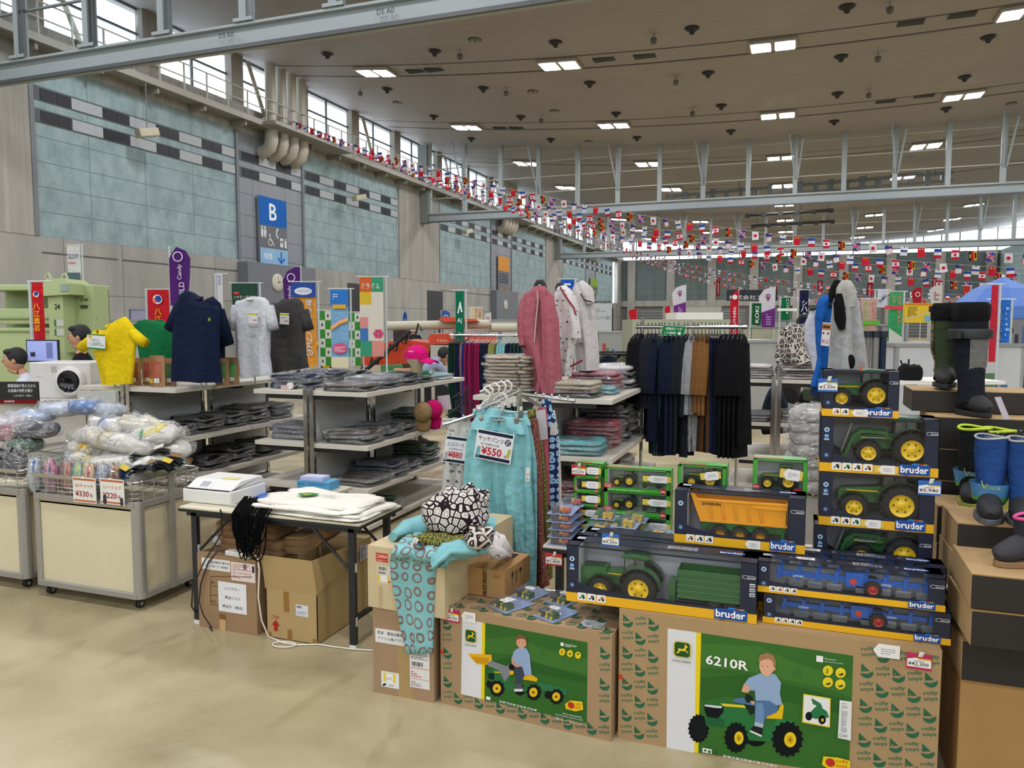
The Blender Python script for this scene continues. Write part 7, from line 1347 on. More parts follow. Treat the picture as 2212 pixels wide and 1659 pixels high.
t = garment('work_jacket', 'white jacket sleeve showing left of the blue jacket', 'jacket', 5.15, [('sleeve', [(1752, 1766, 668), (1738, 1766, 700), (1737, 1767, 735), (1748, 1768, 770), (1756, 1768, 800)], C_('#c0c2cc'), .05, 0, .3)])
quadcard('white swing card with orange band and price on the jackets', 4.6, [(1777, 696), (1797, 697), (1791, 748), (1773, 746)], lambda g, w, h: g.rect(0, 0, w, h, '#cfcaca').rect(0, h*.68, w, h*.28, '#b5713c').rect(w*.08, h*.76, w*.84, h*.11, '#3b3430').rect(w*.1, h*.5, w*.2, h*.08, '#2b2b30').rect(w*.65, h*.5, w*.2, h*.08, '#2b2b30').text('¥11.5', w*.08, h*.1, h*.18, '#a3304a', w=w*.8, bold=.03), 'price_card', 'card')
m = MB(); m.cyl((PY(1825, 700, 4.8).x, 4.8, 1.02), (PY(1825, 700, 4.8).x, 4.8, 1.75), .018, BLK); m.cyl(PY(1752, 668, 5.12), PY(1830, 655, 4.72), .01, BLK); tag(m.build('jacket_stand'), 'dark stand post behind the blue and grey jackets', 'stand')
t = T('low_counter', 'low white counter under the jackets behind the toy stack', 'counter', (PY(1740, 880, 5.0).x-.05, 4.72, 0)); MB().bb(0, 0, 0, .75, .5, 1.0, M('#b9b5ae')).build('body', t); MB().bb(-.02, -.02, 1.0, .77, .52, 1.03, M('#cdc8bf')).build('top', t)
for i in range(7):
    p = PY(1752, 905+i*24, 4.66); stack_ = bagged(f'{["topmost", "second", "third", "fourth", "fifth", "sixth", "seventh"][i]} clear-bagged white garment in the tall pile left of the toy stack', (p.x+.04, 4.55, p.z), .30, .28, .08, C_('#aaa69f'), .1*i, i, group='white bagged pile beside the toys') 
t = T('pile_stand', 'white stand under the tall pile of clear-bagged garments', 'stand', (p.x-.12, 4.42, 0)); MB().bb(0, 0, 0, .34, .28, p.z-.01, M('#b5b1a8')).build('body', t)
t = garment('patterned_shirt', 'leopard-ring print shirt on the small far shelving', 'shirt', 7.9, [('body', [(1706, 1736, 700), (1686, 1752, 716), (1678, 1758, 745), (1674, 1760, 770), (1690, 1758, 788)], PT('blob'), .09, 0, .5)]); hoop('black loop hanger above the leopard-ring shirt', 1736, 692, 7.9, .09, .05)
# ================================================================ clothes racks
def rail_rack(label, x0, x1, y, Y, z0=0.0):
    a, b_ = PY(x0, y, Y), PY(x1, y, Y); t = T('clothes_rack', label, 'clothes rack', (0, 0, 0)); m = MB(); m.cyl(a, (b_.x, Y, a.z), .016, CHR); m.build('rail', t)
    for x in (a.x+.06, b_.x-.06): m = MB(); m.cyl((x, Y, 0), (x, Y, a.z+.08), .014, CHR); m.build('post', t); m = MB(); m.cyl((x, Y-.3, .03), (x, Y+.3, .03), .016, CHR); m.build('foot', t)
    return a, b_
def hung(label, x, zt, Y, w, L, mat, kind='coat', group=None, hang='#1a1a1c', cache={}):
    key = (mat.name, kind, round(w, 2), round(L, 2))
    if key in cache: o = dup(cache[key], (x, Y, zt), None, label, group)
    else:
        o = T({'coat': 'hanging_jacket', 'pants': 'hanging_trousers'}[kind], label, {'coat': 'jacket', 'pants': 'trousers'}[kind], (x, Y, zt), 0, group); m = MB(); sh = Vector((0, 1, 0)); r_ = .028
        if kind == 'coat': m.sweep([(0, 0, -.06), (0, 0, -.10), (0, 0, -.14), (0, 0, -.3), (.0, 0, -.06-L*.6), (0, 0, -.06-L)], [(.06, .02), (w*.55, r_), (w*.9, r_*1.2), (w, r_*1.3), (w*.97, r_*1.4), (w, r_*1.5)], mat, side=sh, n=20, rip=.5, seed=len(cache))
        else: m.sweep([(0, 0, -.09), (0, 0, -.12), (0, 0, -.3), (0, 0, -.09-L*.7), (0, 0, -.09-L)], [(w*.8, r_*.8), (w*.85, r_), (w, r_*1.1), (w*.9, r_), (w*.85, r_*.9)], mat, side=sh, n=20, rip=.5, seed=len(cache))
        m.build('garment_body', o)
        if kind == 'coat':
            for s in (-1, 1): m = MB(); m.sweep([(0, s*w*.75, -.14), (.0, s*w*1.02, -.3), (-.01, s*w*1.05, -.55)], [(.05, .03), (.055, .032), (.05, .03)], mat, side=(1, 0, 0), n=12, rip=.3); m.build('sleeve', o)
        cache[key] = o
    hk = ('hanger', hang)
    if hk in cache: h = dup(cache[hk], (x, Y, zt), None, 'hanger of the '+label[:60] if len(label.split()) < 13 else 'hanger of '+' '.join(label.split()[:11]), (group or 'garments')+' hangers')
    else:
        h = MB(); mt = M(hang, .5); h.tube([(0, 0, -.05), (0, 0, .0), (0, .02, .02), (0, .0, .035), (0, -.018, .022)], .003, mt, 5); h.tube([(0, -w*.8, -.10), (0, 0, -.05), (0, w*.8, -.10)], .005, mt, 5); h = h.build('clothes_hanger'); h.location = (x, Y, zt); tag(h, 'hanger of '+' '.join(label.split()[:12]), 'hanger', (group or 'garments')+' hangers'); cache[hk] = h
    return o
ORDN = ['first', 'second', 'third', 'fourth', 'fifth', 'sixth', 'seventh', 'eighth', 'ninth', 'tenth', 'eleventh', 'twelfth', 'thirteenth', 'fourteenth', 'fifteenth', 'sixteenth', 'seventeenth', 'eighteenth', 'nineteenth', 'twentieth', 'twenty-first', 'twenty-second', 'twenty-third', 'twenty-fourth', 'twenty-fifth', 'twenty-sixth', 'twenty-seventh', 'twenty-eighth', 'twenty-ninth', 'thirtieth']
a, b_ = rail_rack('long chrome clothes rack full of dark work jackets, right of centre', 1373, 1614, 706, 6.6)
TEAL = C_('#2e4448'); DN = C_('#131a2c'); OLV = C_('#55563c')
seq = [(1377, BK2, .62, 'black', 'coat'), (1384, BK2, .62, 'black', 'coat'), (1400, C_('#1c1e24'), .62, 'near-black', 'coat'), (1408, C_('#1c1e24'), .62, 'near-black', 'coat'), (1416, DN, .9, 'navy', 'coat'), (1424, TEAL, 1.0, 'dark teal', 'pants'), (1430, TEAL, 1.0, 'dark teal', 'pants'), (1436, TEAL, 1.0, 'dark teal', 'pants'), (1446, DN, 1.0, 'navy', 'coat'), (1456, DN, 1.0, 'navy', 'coat'), (1466, C_('#1c1e24'), 1.0, 'near-black', 'coat'), (1478, C_('#1c1e24'), .68, 'near-black', 'coat'), (1486, C_('#1c1e24'), 1.0, 'near-black', 'pants'),
       (1496, C_('#8a8c8e'), .66, 'light grey', 'coat'), (1500, C_('#8a8c8e'), .95, 'light grey', 'pants'), (1508, C_('#6e4c2a'), .64, 'tan brown', 'coat'), (1516, C_('#74512c'), .66, 'tan brown', 'coat'), (1524, C_('#74512c'), .66, 'tan brown', 'coat'), (1532, C_('#5a3e26'), .95, 'brown', 'pants'), (1538, C_('#1a2348'), .95, 'deep blue', 'pants'), (1544, DN, .95, 'navy', 'pants'), (1550, DN, .95, 'navy', 'pants'), (1556, DN, .95, 'navy', 'pants'), (1566, BK2, 1.0, 'black', 'coat'), (1576, BK2, 1.0, 'black', 'coat'), (1586, BK2, 1.0, 'black', 'coat'), (1596, BK2, 1.0, 'black', 'coat'), (1604, BK2, .9, 'black', 'coat')]
for i, (px, m_, L, nm, kd) in enumerate(seq): hung(f'{nm} {"jacket" if kd == "coat" else "trousers"} on the long dark rack, {ORDN[i]} garment from left', PY(px, 706, 6.6).x, a.z-.0, 6.6, .22 if kd == 'coat' else .15, L, m_, kd, 'garments on the long dark rack')
quadcard('green notice with white writing clipped on the dark clothes rack', 6.53, [(1432, 702), (1480, 700), (1477, 727), (1426, 724)], lambda g, w, h: g.rect(0, 0, w, h, '#d0d6d0').rect(w*.02, h*.04, w*.96, h*.92, '#1f7a40').text('廃盤品につき', w*.16, h*.56, h*.26, '#e6eee8', w=w*.68, bold=.02).text('この価格！', w*.14, h*.16, h*.26, '#e6eee8', w=w*.5, bold=.02).circ(w*.78, h*.28, h*.15, '#e6eee8'), 'notice', 'sign')
a, b_ = rail_rack('clothes rack of hanging trousers behind the left centre', 972, 1150, 724, 8.6)
seq = [(981, C_('#15382c'), 'dark green'), (986, C_('#15382c'), 'dark green'), (991, C_('#1a2c2c'), 'blackish green'), (996, DN, 'navy'), (1001, DN, 'navy'), (1006, C_('#9a6a6a'), 'dull pink'), (1011, C_('#1c3a8a'), 'blue'), (1017, C_('#7a1440'), 'magenta'), (1023, C_('#8a1648'), 'magenta'), (1031, C_('#5c1034'), 'wine'), (1036, C_('#8a1648'), 'magenta'), (1042, C_('#8a1648'), 'magenta'), (1048, DN, 'navy'), (1054, DN, 'navy'), (1060, DN, 'navy'), (1068, C_('#8a8a4c'), 'olive'), (1074, C_('#8a8a4c'), 'olive'), (1079, C_('#6a6a44'), 'khaki'), (1086, AQUA, 'aqua'), (1092, AQUA, 'aqua'), (1098, AQUA, 'aqua'), (1104, DN, 'navy'), (1112, TEAL, 'teal'), (1120, TEAL, 'teal'), (1128, TEAL, 'teal'), (1136, TEAL, 'teal')]
for i, (px, m_, nm) in enumerate(seq): hung(f'{nm} trousers on the rear trouser rack, {ORDN[i]} from left', PY(px, 724, 8.6).x, a.z, 8.6, .18, .95, m_, 'pants', 'trousers on the rear rack', hang='#b8b4ac' if i > 6 else '#1a1a1c')
t = T('round_rack', 'round chrome rack with bunched green and navy jackets', 'clothes rack', (PY(1329, 780, 7.6).x, 7.6, 0)); m = MB(); m.cyl((0, 0, 0), (0, 0, 1.38), .02, CHR); m.build('post', t); m = MB(); m.tube([(.3*math.cos(i*PI/8), .3*math.sin(i*PI/8), 1.36) for i in range(16)], .01, BLK, 6, True); m.build('ring_rail', t)
for i in range(12):
    an = i*PI/6; x0, y0 = PY(1329, 780, 7.6).x, 7.6; g_ = i % 4 < 2; c = C_('#0f5a30') if 5 < i < 9 else DN if i % 2 else OLV
    t = T('bunched_jacket', f'{"green" if 5 < i < 9 else "navy" if i % 2 else "olive"} jacket on the round rack, {ORDN[i]} around the ring', 'jacket', (x0+.30*math.cos(an), y0+.30*math.sin(an), 1.30), an, 'jackets on the round rack'); m = MB(); m.sweep([(0, 0, .04), (.01, 0, -.03), (.04, 0, -.2), (.06, 0, -.5)], [(.04, .02), (.12, .03), (.17, .05), (.18, .06)], c, side=(0, 1, 0), n=16, rip=.5, seed=i); m.build('garment_body', t)
# ================================================================ boots
def boot(label, loc, h, r, shaft, foot, sole, rz=-PI/2, rim=None, panel=None, fl=.27, cuff=None, top='open', band=None, side=None, ankle=.62, group=None):
    """boot with toe along local +X"""
    t = T('rubber_boot', label, 'boot', loc, rz, group); m = MB(); a = h*.28
    m.sweep([(-.02, 0, h), (-.02, 0, h*.8), (-.015, 0, h*.55), (0, 0, h*.36), (.005, 0, h*.24), (.02, 0, h*.12)], [(r, r*.92), (r*1.02, r*.95), (r*.94, r*.85), (r*ankle*1.1, r*ankle), (r*ankle*1.1, r*ankle), (r*.9, r*.7)], shaft, side=(1, 0, 0), n=24, cap=False); m.build('shaft', t)
    m = MB(); m.sweep([(-.065, 0, .05), (-.045, 0, .055), (.0, 0, .062), (.045, 0, .058), (.085, 0, .047), (.115, 0, .04), (.13, 0, .034)], [(.028, .034), (.036, .044), (.038, .048), (.040, .042), (.041, .034), (.034, .028), (.013, .014)], foot, side=(0, 1, 0), n=20); m.build('foot', t)
    m = MB(); pts = [(.135*math.cos(q) if math.cos(q) > 0 else .085*math.cos(q), .05*math.sin(q)) for q in [i*2*PI/24 for i in range(24)]]; m.prism(pts, .02, sole, 'Z', 0); m.build('sole', t, bevel=.003)
    m = MB(); m.lathe([(r*.86, h-.01), (r*.8, h*.7)], BK2, (-.02, 0, 0), 20)
    if top == 'plastic': m.ball((-.02, 0, h), (r*.9, r*.85, r*.7), clearplastic(), 16, 10)
    m.build('opening', t)
    if rim: m = MB(); m.tube([(-.02+r*1.0*math.cos(q), r*.93*math.sin(q), h+.004*math.sin(2*q)) for q in [i*2*PI/20 for i in range(20)]], .006 if rim != 'pale' else .004, M(rim if rim != 'pale' else '#a9a9a5', .4), 8, True); m.build('rim', t)
    if cuff: m = MB(); m.sweep([(-.02, 0, h-.005), (-.02, 0, h+.02), (-.02, 0, h+.06), (-.02, 0, h+.075)], [(r*1.04, r*.98), (r*1.12, r*1.04), (r*1.10, r*1.02), (r*.9, r*.85)], cuff, side=(1, 0, 0), n=24, rip=.1); m.build('cuff', t)
    def strip(a0, a1, z0, z1, mt, nm, k=1.02):
        def f(u, v):
            z = z0+(z1-z0)*v; q = a0+(a1-a0)*u; zz = z/h; R = r*(.98 if zz > .55 else .98-(.55-zz)/.19*(.98-ankle*1.1) if zz > .36 else ankle*1.1 if zz > .22 else .75); return (-.015+R*k*math.cos(q)+(.005 if zz < .4 else 0), R*k*.94*math.sin(q), z)
        m = MB(); m.grid(f, 10, 10, mt); m.build(nm, t)
    if panel: strip(-.6, .8, h*.13, h*.80, panel, 'front_panel')
    if side:
        strip(-1.9, -1.0, h*.22, h*.98, side, 'side_panel'); strip(1.0, 1.9, h*.22, h*.98, side, 'side_panel')
    if band: 
        m = MB(); m.lathe([(r*.95, h*.22), (r*1.02, h*.30), (r*1.16, h*.44)], M('#4f86b8', .35, var=.2, scale=12), (-.015, 0, 0), 24); m.lathe([(r*.96, h*.22), (r*1.03, h*.28)], M('#4f9a48', .35), (-.015, 0, 0), 24); g = G(m, (r*1.14-.010, -.03, h*.29), (0, 1, 0), (0, 0, 1), .002); g.n = Vector((1, 0, 0)); g.line([(.0, .06), (.01, .03), (.02, .05)], .003, '#a9b83c'); g.text('CALDE', .02, .03, .012, '#9ac04c', w=.04); g.rrect(.01, -.03, .05, .016, .005, '#c9d4d0'); m.build('paper_band', t)
    return t
def bat(label, px, ytop, ybot, Y, z, r, **k): p = PY(px, ybot, Y); q = PY(px, ytop, Y); k.setdefault('rz', -1.75); return boot(label, (p.x, Y, z), q.z-z, r, **k)
OL = C_('#35402c'); zg = ZREAR+.002+hh
bat('tall olive green boot with camouflage sides on the topmost boot box', 2040, 690, 832, 4.02, zg, .068, shaft=OL, foot=M('#20211e', .7), sole=M('#1a1a1a', .7), cuff=C_('#121214'), side=PT('camo'), rz=-1.7)
GBX = bat('tall black boot with grey front panel and strap beside the olive one', 2094, 690, 893, 3.86, ZREAR+.001, .071, shaft=C_('#1a1d24'), foot=M('#1b1d20', .7), sole=M('#1a1a1a', .7), cuff=C_('#121214'), panel=C_('#6a6a68'), rz=-1.2, ankle=.72)
m = MB(); h_ = PY(2094, 690, 3.86).z-ZREAR; m.lathe([(.086, h_*.80), (.088, h_*.88), (.084, h_*.9)], M('#18181a', .5), (-.02, 0, 0), 24); m.bb(-.02, -.098, h_*.80, .05, -.084, h_*.88, M('#222226', .5)); m.build('strap', GBX)
zs6 = s6[0].location.z+s6[1]; zs4 = s4[0].location.z+s4[1]; zs3 = s3[0].location.z+s3[1]
NE = '#b5cc1c'
bat('left black boot with neon yellow rim and blue paper band', 2098, 925, 1085, 3.56, zs6+.001, .062, shaft=C_('#17191a'), foot=M('#1d2022', .7), sole=M('#9aa03a', .6), rim=NE, band=True, ankle=.8, rz=-PI/2-.2)
bat('right black boot with neon yellow rim behind the blue boots', 2150, 930, 1090, 3.56, zs6+.001, .062, shaft=C_('#17191a'), foot=M('#1d2022', .7), sole=M('#9aa03a', .6), rim=NE, ankle=.8, rz=-PI/2-.2)
BLU2 = C_('#24457e')
bat('left royal blue boot with paper band and clear plastic in the opening', 2135, 945, 1125, 3.26, zs4+.001, .059, shaft=BLU2, foot=M('#1f2126', .7), sole=M('#54585e', .6), rim='pale', band=True, top='plastic', ankle=.68)
bat('right royal blue boot cut by the right picture edge', 2205, 950, 1128, 3.24, zs4+.001, .059, shaft=BLU2, foot=M('#1f2126', .7), sole=M('#54585e', .6), rim='pale', top='plastic', ankle=.68)
p = PY(2212, 1215, 2.98); boot('small charcoal boot with bright pink rim at the right edge', (p.x+.01, 2.98, zs3+.001), .155, .06, C_('#2f3038'), M('#2a2b30', .7), M('#8a6a48', .6), rim='#d8508c', rz=PI+.6, ankle=.85)
quadcard('white swing label hanging above the neon-rimmed boots', 3.4, [(2148, 858), (2162, 860), (2182, 905), (2168, 906)], lambda g, w, h: g.rect(0, 0, w, h, '#bcb6c0'), 'swing_tag', 'tag')
# ================================================================ banners, machines and visitors behind
def up_(px, py, d): return PD(px, py, d)
def nobori(label, x0, y0, x1, y1, d, col, fn=None, side='r', yaw=None, kind='nobori', cat='banner', pole=True):
    a, b_ = PD(x0, y0, d), PD(x1, y0, d); zb = PD(x0, y1, d).z; w = (b_-a).length; h = a.z-zb; ang = YAW if yaw is None else yaw
    t = T(kind+'_banner', label, cat, (a.x, a.y, 0), ang); m = MB(); c = CLOTH(col); xp = w+.03 if side == 'r' else -.03
    if kind == 'feather':
        pts = [(0, zb), (w*.8, zb), (w*.95, zb+h*.5), (w, zb+h*.8), (w*.8, zb+h*.93), (w*.35, zb+h), (0, zb+h*.8)] if side == 'l' else [(w, zb), (w*.2, zb), (w*.05, zb+h*.5), (0, zb+h*.75), (w*.3, zb+h*.93), (w*.75, zb+h), (w, zb+h)]
        m.prism(pts, .01, c, 'Y', 0); xp = 0 if side == 'l' else w
    else: m.grid(lambda u, v: (w*u, .012*math.sin(u*4+v*7)*w+.005, zb+h*v), 8, 12, c)
    if fn: g = G(m, (0, -.022-.012*w, zb), (1, 0, 0), (0, 0, 1), .0008); g.n = Vector((0, -1, 0)); fn(g, w, h)
    m.build('cloth', t)
    if pole:
        m = MB(); m.cyl((xp, 0.02, 0), (xp, 0.02, zb+h*1.02), .014, M('#b9c4c6'), 8)
        if kind == 'nobori': m.cyl((-.05, .02, zb+h*1.015), (w+.08, .02, zb+h*1.015), .008, M('#c4c8c6'), 6)
        m.build('pole', t); m = MB(); m.box((xp, .02, .03), (.35, .35, .06), M('#3a3c40')); m.build('base', t)
    return t
def vt(s, col, x=.5, top=.9, size=None, mirror=False, out=None):
    def f(g, w, h):
        sz = size*w if size else min(w*.55, h*.8/len(s)); g.text(s, w*x, h*top-sz, sz, col, vert=True, mirror=mirror, bold=.02, out=out, ow=.06)
    return f
def multi(*fs):
    def f(g, w, h):
        for q in fs: q(g, w, h)
    return f
def R_(x, y, w_, h_, c): return lambda g, w, h: g.rect(w*x, h*y, w*w_, h*h_, c)
def TX(s, x, y, hh, c, ww=None, al='l', mirror=False): return lambda g, w, h: g.text(s, w*x, h*y, h*hh, c, w=w*ww if ww else None, al=al, mirror=mirror, bold=.02)
def CI(x, y, r, c): return lambda g, w, h: g.circ(w*x, h*y, w*r, c)
emb = multi(CI(.5, .84, .26, '#e4dcd8'), CI(.53, .85, .18, '#23489a'), lambda g, w, h: g.poly([(w*.28, h*.86), (w*.5, h*.82), (w*.4, h*.79)], '#d8602c'))
nobori('slim twisted red banner with emblem and yellow letters, far left', 67, 610, 92, 772, 7.7, '#b8202a', multi(emb, vt('八江農芸', '#e0b020', .5, .72)), 'l')
nobori('narrow teal hanging banner beside the pale green machine', 57, 654, 72, 725, 9.5, '#1f6a6e', vt('おいしい', '#c9b84c', .5, .95), 'r')
nobori('tall white and grey banner with mirrored letters behind the green machine', 144, 530, 172, 632, 15, '#c9ccca', multi(TX('TCZ', .1, .72, .09, '#4a3a6a', .8, mirror=True), R_(.1, .62, .6, .02, '#b85a5a'), R_(0, 0, 1, .42, '#4f6a6c')), 'r')
nobori('red banner with blue emblem above the green T-shirt', 318, 626, 364, 700, 12, '#b8202a', multi(lambda g, w, h: (g.circ(w*.5, h*.72, w*.22, '#e4dcd8'), g.circ(w*.53, h*.73, w*.16, '#23489a'), g.poly([(w*.28, h*.76), (w*.5, h*.68), (w*.38, h*.6)], '#d8602c')), vt('八江', '#e0b020', .5, .45, .3)), 'l')
nobori('tall purple feather flag above the navy T-shirt', 364, 533, 410, 660, 11, '#4c2468', multi(lambda g, w, h: g.ring(w*.45, h*.83, w*.24, w*.05, '#d5cce0'), lambda g, w, h: g.text('BUILD', w*.72, h*.06, w*.26, '#d5cce0', w=h*.34, rot=PI/2, bold=.02), lambda g, w, h: g.text('Candy', w*.66, h*.44, w*.26, '#d5cce0', w=h*.26, rot=PI/2, bold=.02)), 'l', kind='feather')
nobori('purple feather flag before the wall clock, behind the orange banner', 610, 577, 648, 690, 12.5, '#4c2468', multi(lambda g, w, h: g.ring(w*.5, h*.8, w*.24, w*.05, '#d5cce0'), lambda g, w, h: g.text('windy', w*.55, h*.35, w*.26, '#d5cce0', w=h*.3, rot=PI/2, bold=.02)), 'r', kind='feather')
nobori('narrow white banner with blue katakana left of the dark green one', 468, 592, 480, 665, 13, '#c4c8cc', vt('サタケ', '#23489a', .5, .95), 'l')
nobori('dark green banner with mirrored katakana above the white T-shirt', 500, 612, 556, 660, 12, '#2c4a3c', multi(TX('マスターズマン', .1, .30, .16, '#d8d8d0', .8, mirror=True), R_(.1, .5, .2, .12, '#c84a44')), 'r')
nobori('blue and orange banner with car outline and big vertical letters', 629, 611, 682, 790, 11.5, '#d8923a', multi(R_(0, .83, 1, .17, '#2a4a94'), lambda g, w, h: g.circ(w*.5, h*.9, w*.36, '#d5d8e0', ry=h*.045), TX('クルマスター', .22, .885, .03, '#2a4a94', .56, mirror=True), vt('安らぎタフレスの', '#e0e0e8', .72, .80, .26, True, '#2a4a94'), vt('自', '#2a4a94', .25, .80, .28, True)), 'r')
nobori('light blue banner with rainbow and pink cloud, left of the colour-block one', 714, 626, 752, 794, 11, '#7aa8cc', multi(R_(0, .8, 1, .2, '#2f74c0'), R_(.12, .76, .76, .05, '#e0a820'), lambda g, w, h: [g.line([(0, h*(.48+i*.015)), (w*.5, h*(.56+i*.015)), (w, h*(.60+i*.015))], h*.016, c) for i, c in enumerate(('#d8806a', '#e0b04c', '#d8cc6a', '#d890b0'))], lambda g, w, h: g.circ(w*.5, h*.25, w*.42, '#c85a80', ry=h*.07), lambda g, w, h: g.lines(w*.2, h*.21, w*.6, h*.07, 3, '#e8c8d4'), lambda g, w, h: g.lines(w*.15, h*.88, w*.7, h*.08, 3, '#c8d8ea'), R_(0, .0, 1, .14, '#d5cfae')), 'r')
def check(g, w, h):
    n = 6
    for i in range(n):
        for j in range(2):
            c = '#3a8a3a' if (i+j) % 2 else '#cdd2cc'; g.rect(w*j/2, h*i/n, w/2, h/n, c, 0)
    g.k += 1
    for i in range(n): g.circ(w*(.25 if i % 2 == 0 else .75), h*(i+.5)/n, w*.07, '#2c4a34', ry=h*.03)
nobori('left green and white chequered panel behind the light blue banner', 690, 672, 715, 790, 12.5, '#cdd2cc', check, 'r'); nobori('right green and white chequered panel behind the colour-block banner', 754, 676, 779, 790, 12.5, '#cdd2cc', check, 'r')
def blocks(g, w, h):
    for x, y, ww, hh, c in ((0, .82, .5, .18, '#c8602f'), (.5, .82, .5, .18, '#3c8f70'), (0, .66, .5, .16, '#cfae34'), (.5, .5, .5, .32, '#cfcabc'), (0, .48, .5, .18, '#cfcabc'), (0, .36, .35, .14, '#d08a88'), (0, .2, .4, .16, '#3f74b0'), (.35, .2, .65, .3, '#cfcabc'), (0, 0, .5, .2, '#3c9070'), (.5, 0, .5, .2, '#d08a80')): g.rect(w*x, h*y, w*ww, h*hh, c)
    g.text('よりぞう', w*.1, h*.86, h*.07, '#e0dcd0', w=w*.75, mirror=True, bold=.02)
    for i in range(6): g.circ(w*(.78+.13*math.cos(i*PI/3)), h*(.29+.035*math.sin(i*PI/3)), w*.09, '#c84a74')
    g.circ(w*.78, h*.29, w*.06, '#2a2220'); g.circ(w*.78, h*.29, w*.035, '#e0dcd0')
nobori('tall colour-block banner with pink flower in front of the dark doorway', 777, 600, 828, 770, 11, '#cfcabc', blocks, 'r')
nobori('green banner with white mountain emblem before the orange harvester', 984, 629, 1002, 770, 12, '#0f6a4c', multi(lambda g, w, h: g.poly([(w*.2, h*.66), (w*.5, h*.84), (w*.62, h*.84), (w*.85, h*.68), (w*.65, h*.68), (w*.5, h*.76), (w*.38, h*.66)], '#dfe6e2'), TX('JA', .2, .5, .09, '#dfe6e2', .6, mirror=True), TX('バ', .3, .3, .08, '#dfe6e2', .5, mirror=True)), 'r')
nobori('small red-lettered white banner right of the green emblem banner', 1014, 664, 1042, 704, 20, '#c9c2a0', multi(vt('コンバイン', '#b02c34', .5, .95, .2), vt('大試乗', '#b02c34', .8, .92, .2)), 'l')
for i, (x0, y0, x1, y1, d, c, s, lab) in enumerate(((870, 672, 879, 722, 20, '#2c4a8a', 'l', 'narrow blue feather flag before the dark doorway'), (953, 670, 972, 706, 22, '#3a5aa0', 'l', 'blue feather flag above the orange harvester'), (1046, 675, 1060, 702, 22, '#c4c4c4', 'r', 'small white feather flag right of the red-lettered banner'), (1358, 667, 1376, 690, 30, '#b8202a', 'r', 'red feather flag left of the cream booth'), (1436, 661, 1448, 684, 30, '#b8202a', 'r', 'small red feather flag above the cream booth'), (1970, 621, 1992, 658, 26, '#a82030', 'r', 'red feather flag with round emblem above the yellow board'), (2008, 616, 2036, 656, 26, '#c9c9c6', 'r', 'white feather flag with red and blue lettering'))):
    nobori(lab, x0, y0, x1, y1, d, c, (lambda g, w, h: g.ring(w*.55, h*.6, w*.25, w*.08, '#d8d4d4')) if i in (0, 1, 5) else (lambda g, w, h: g.lines(w*.35, h*.2, w*.4, h*.5, 4, '#a8303c')) if i in (2, 6) else None, s, kind='feather')
for i, (x0, x1, y0, y1) in enumerate(((1452, 1482, 616, 686), (1640, 1675, 620, 707))):
    nobori(['left white and purple feather flag with pin emblem over the cream booth', 'right white and purple feather flag with pin emblem beside the green banner'][i], x0, y0, x1, y1, 17, '#c9c6cc', lambda g, w, h: (g.poly([(w, 0), (w*.2, 0), (w*.1, h*.36), (w, h*.48)], '#6a2f7a'), g.circ(w*.55, h*.78, w*.13, '#7a2f6a'), g.poly([(w*.44, h*.75), (w*.66, h*.75), (w*.55, h*.64)], '#7a2f6a'), g.circ(w*.55, h*.78, w*.06, '#c9c6cc'), g.lines(w*.45, h*.06, w*.3, h*.3, 5, '#c0a8c8')), 'r', kind='feather')
nobori('tall red banner with white Latin letters right of the cream booth', 1578, 628, 1596, 735, 16, '#b81c2c', multi(CI(.5, .87, .3, '#e6dada'), lambda g, w, h: g.text('MARUYAMA', w*.68, h*.08, w*.36, '#e6dada', w=h*.6, rot=PI/2, bold=.03)), 'r', kind='feather')
nobori('dark green banner with white Latin letters beside the purple flag', 1625, 655, 1645, 702, 16, '#14522e', lambda g, w, h: g.text('KOKI', w*.72, h*.1, w*.42, '#dfe6e0', w=h*.75, rot=PI/2, bold=.03), 'l')
nobori('dark green banner with white katakana left of the navy one', 1689, 643, 1707, 692, 16, '#14633a', vt('ハイコーキ', '#dfe6e0', .62, .95, .34), 'l')
nobori('navy banner with white katakana left of the jackets', 1728, 627, 1747, 700, 17, '#1c1f3c', vt('シハタ', '#dfe0e6', .5, .7, .6), 'l')
nobori('dusty pink banner with green and red vertical writing', 1860, 646, 1895, 716, 12, '#b89a8c', multi(vt('ボレマシート', '#5fb03a', .28, .92, .26), vt('ハンモック', '#b84a58', .75, .92, .22)), 'l')
nobori('green banner with red and white katakana left of the yellow board', 1921, 631, 1951, 738, 12, '#3f9a60', multi(vt('フリーマシン', '#c84a50', .7, .92, .30, False, '#e6e6e0'), vt('レジ', '#c84a50', .3, .95, .28, False, '#e6e6e0'), lambda g, w, h: g.poly([(0, 0), (w, 0), (w, h*.08), (0, h*.28)], '#c8ccc4')), 'r')
nobori('white diagonal flag with black letters left of the green banner', 1896, 626, 1918, 664, 14, '#bcc0c8', lambda g, w, h: g.text('YANMAR', w*.2, h*.2, h*.2, '#1d2434', w=w*1.0, rot=.8), 'l')
nobori('bright red slim banner beside the blue one at the right', 2143, 616, 2158, 782, 9, '#b8283a', None, 'r')
nobori('bright blue banner with white and black kanji at the right', 2141, 648, 2184, 745, 10, '#2a6ac0', multi(vt('けい登加里', '#1a1a20', .38, .96, .36, False, '#e6e8ec'), lambda g, w, h: g.lines(w*.7, h*.2, w*.2, h*.7, 6, '#a8c8ea')), 'r')
nobori('red banner with gold emblem above the grey strap boot', 2082, 618, 2096, 668, 20, '#b8302a', multi(lambda g, w, h: g.poly([(w*.1, h*.8), (w*.5, h*.6), (w*.9, h*.8), (w*.7, h*.5), (w*.3, h*.5)], '#d8a02c')), 'r')
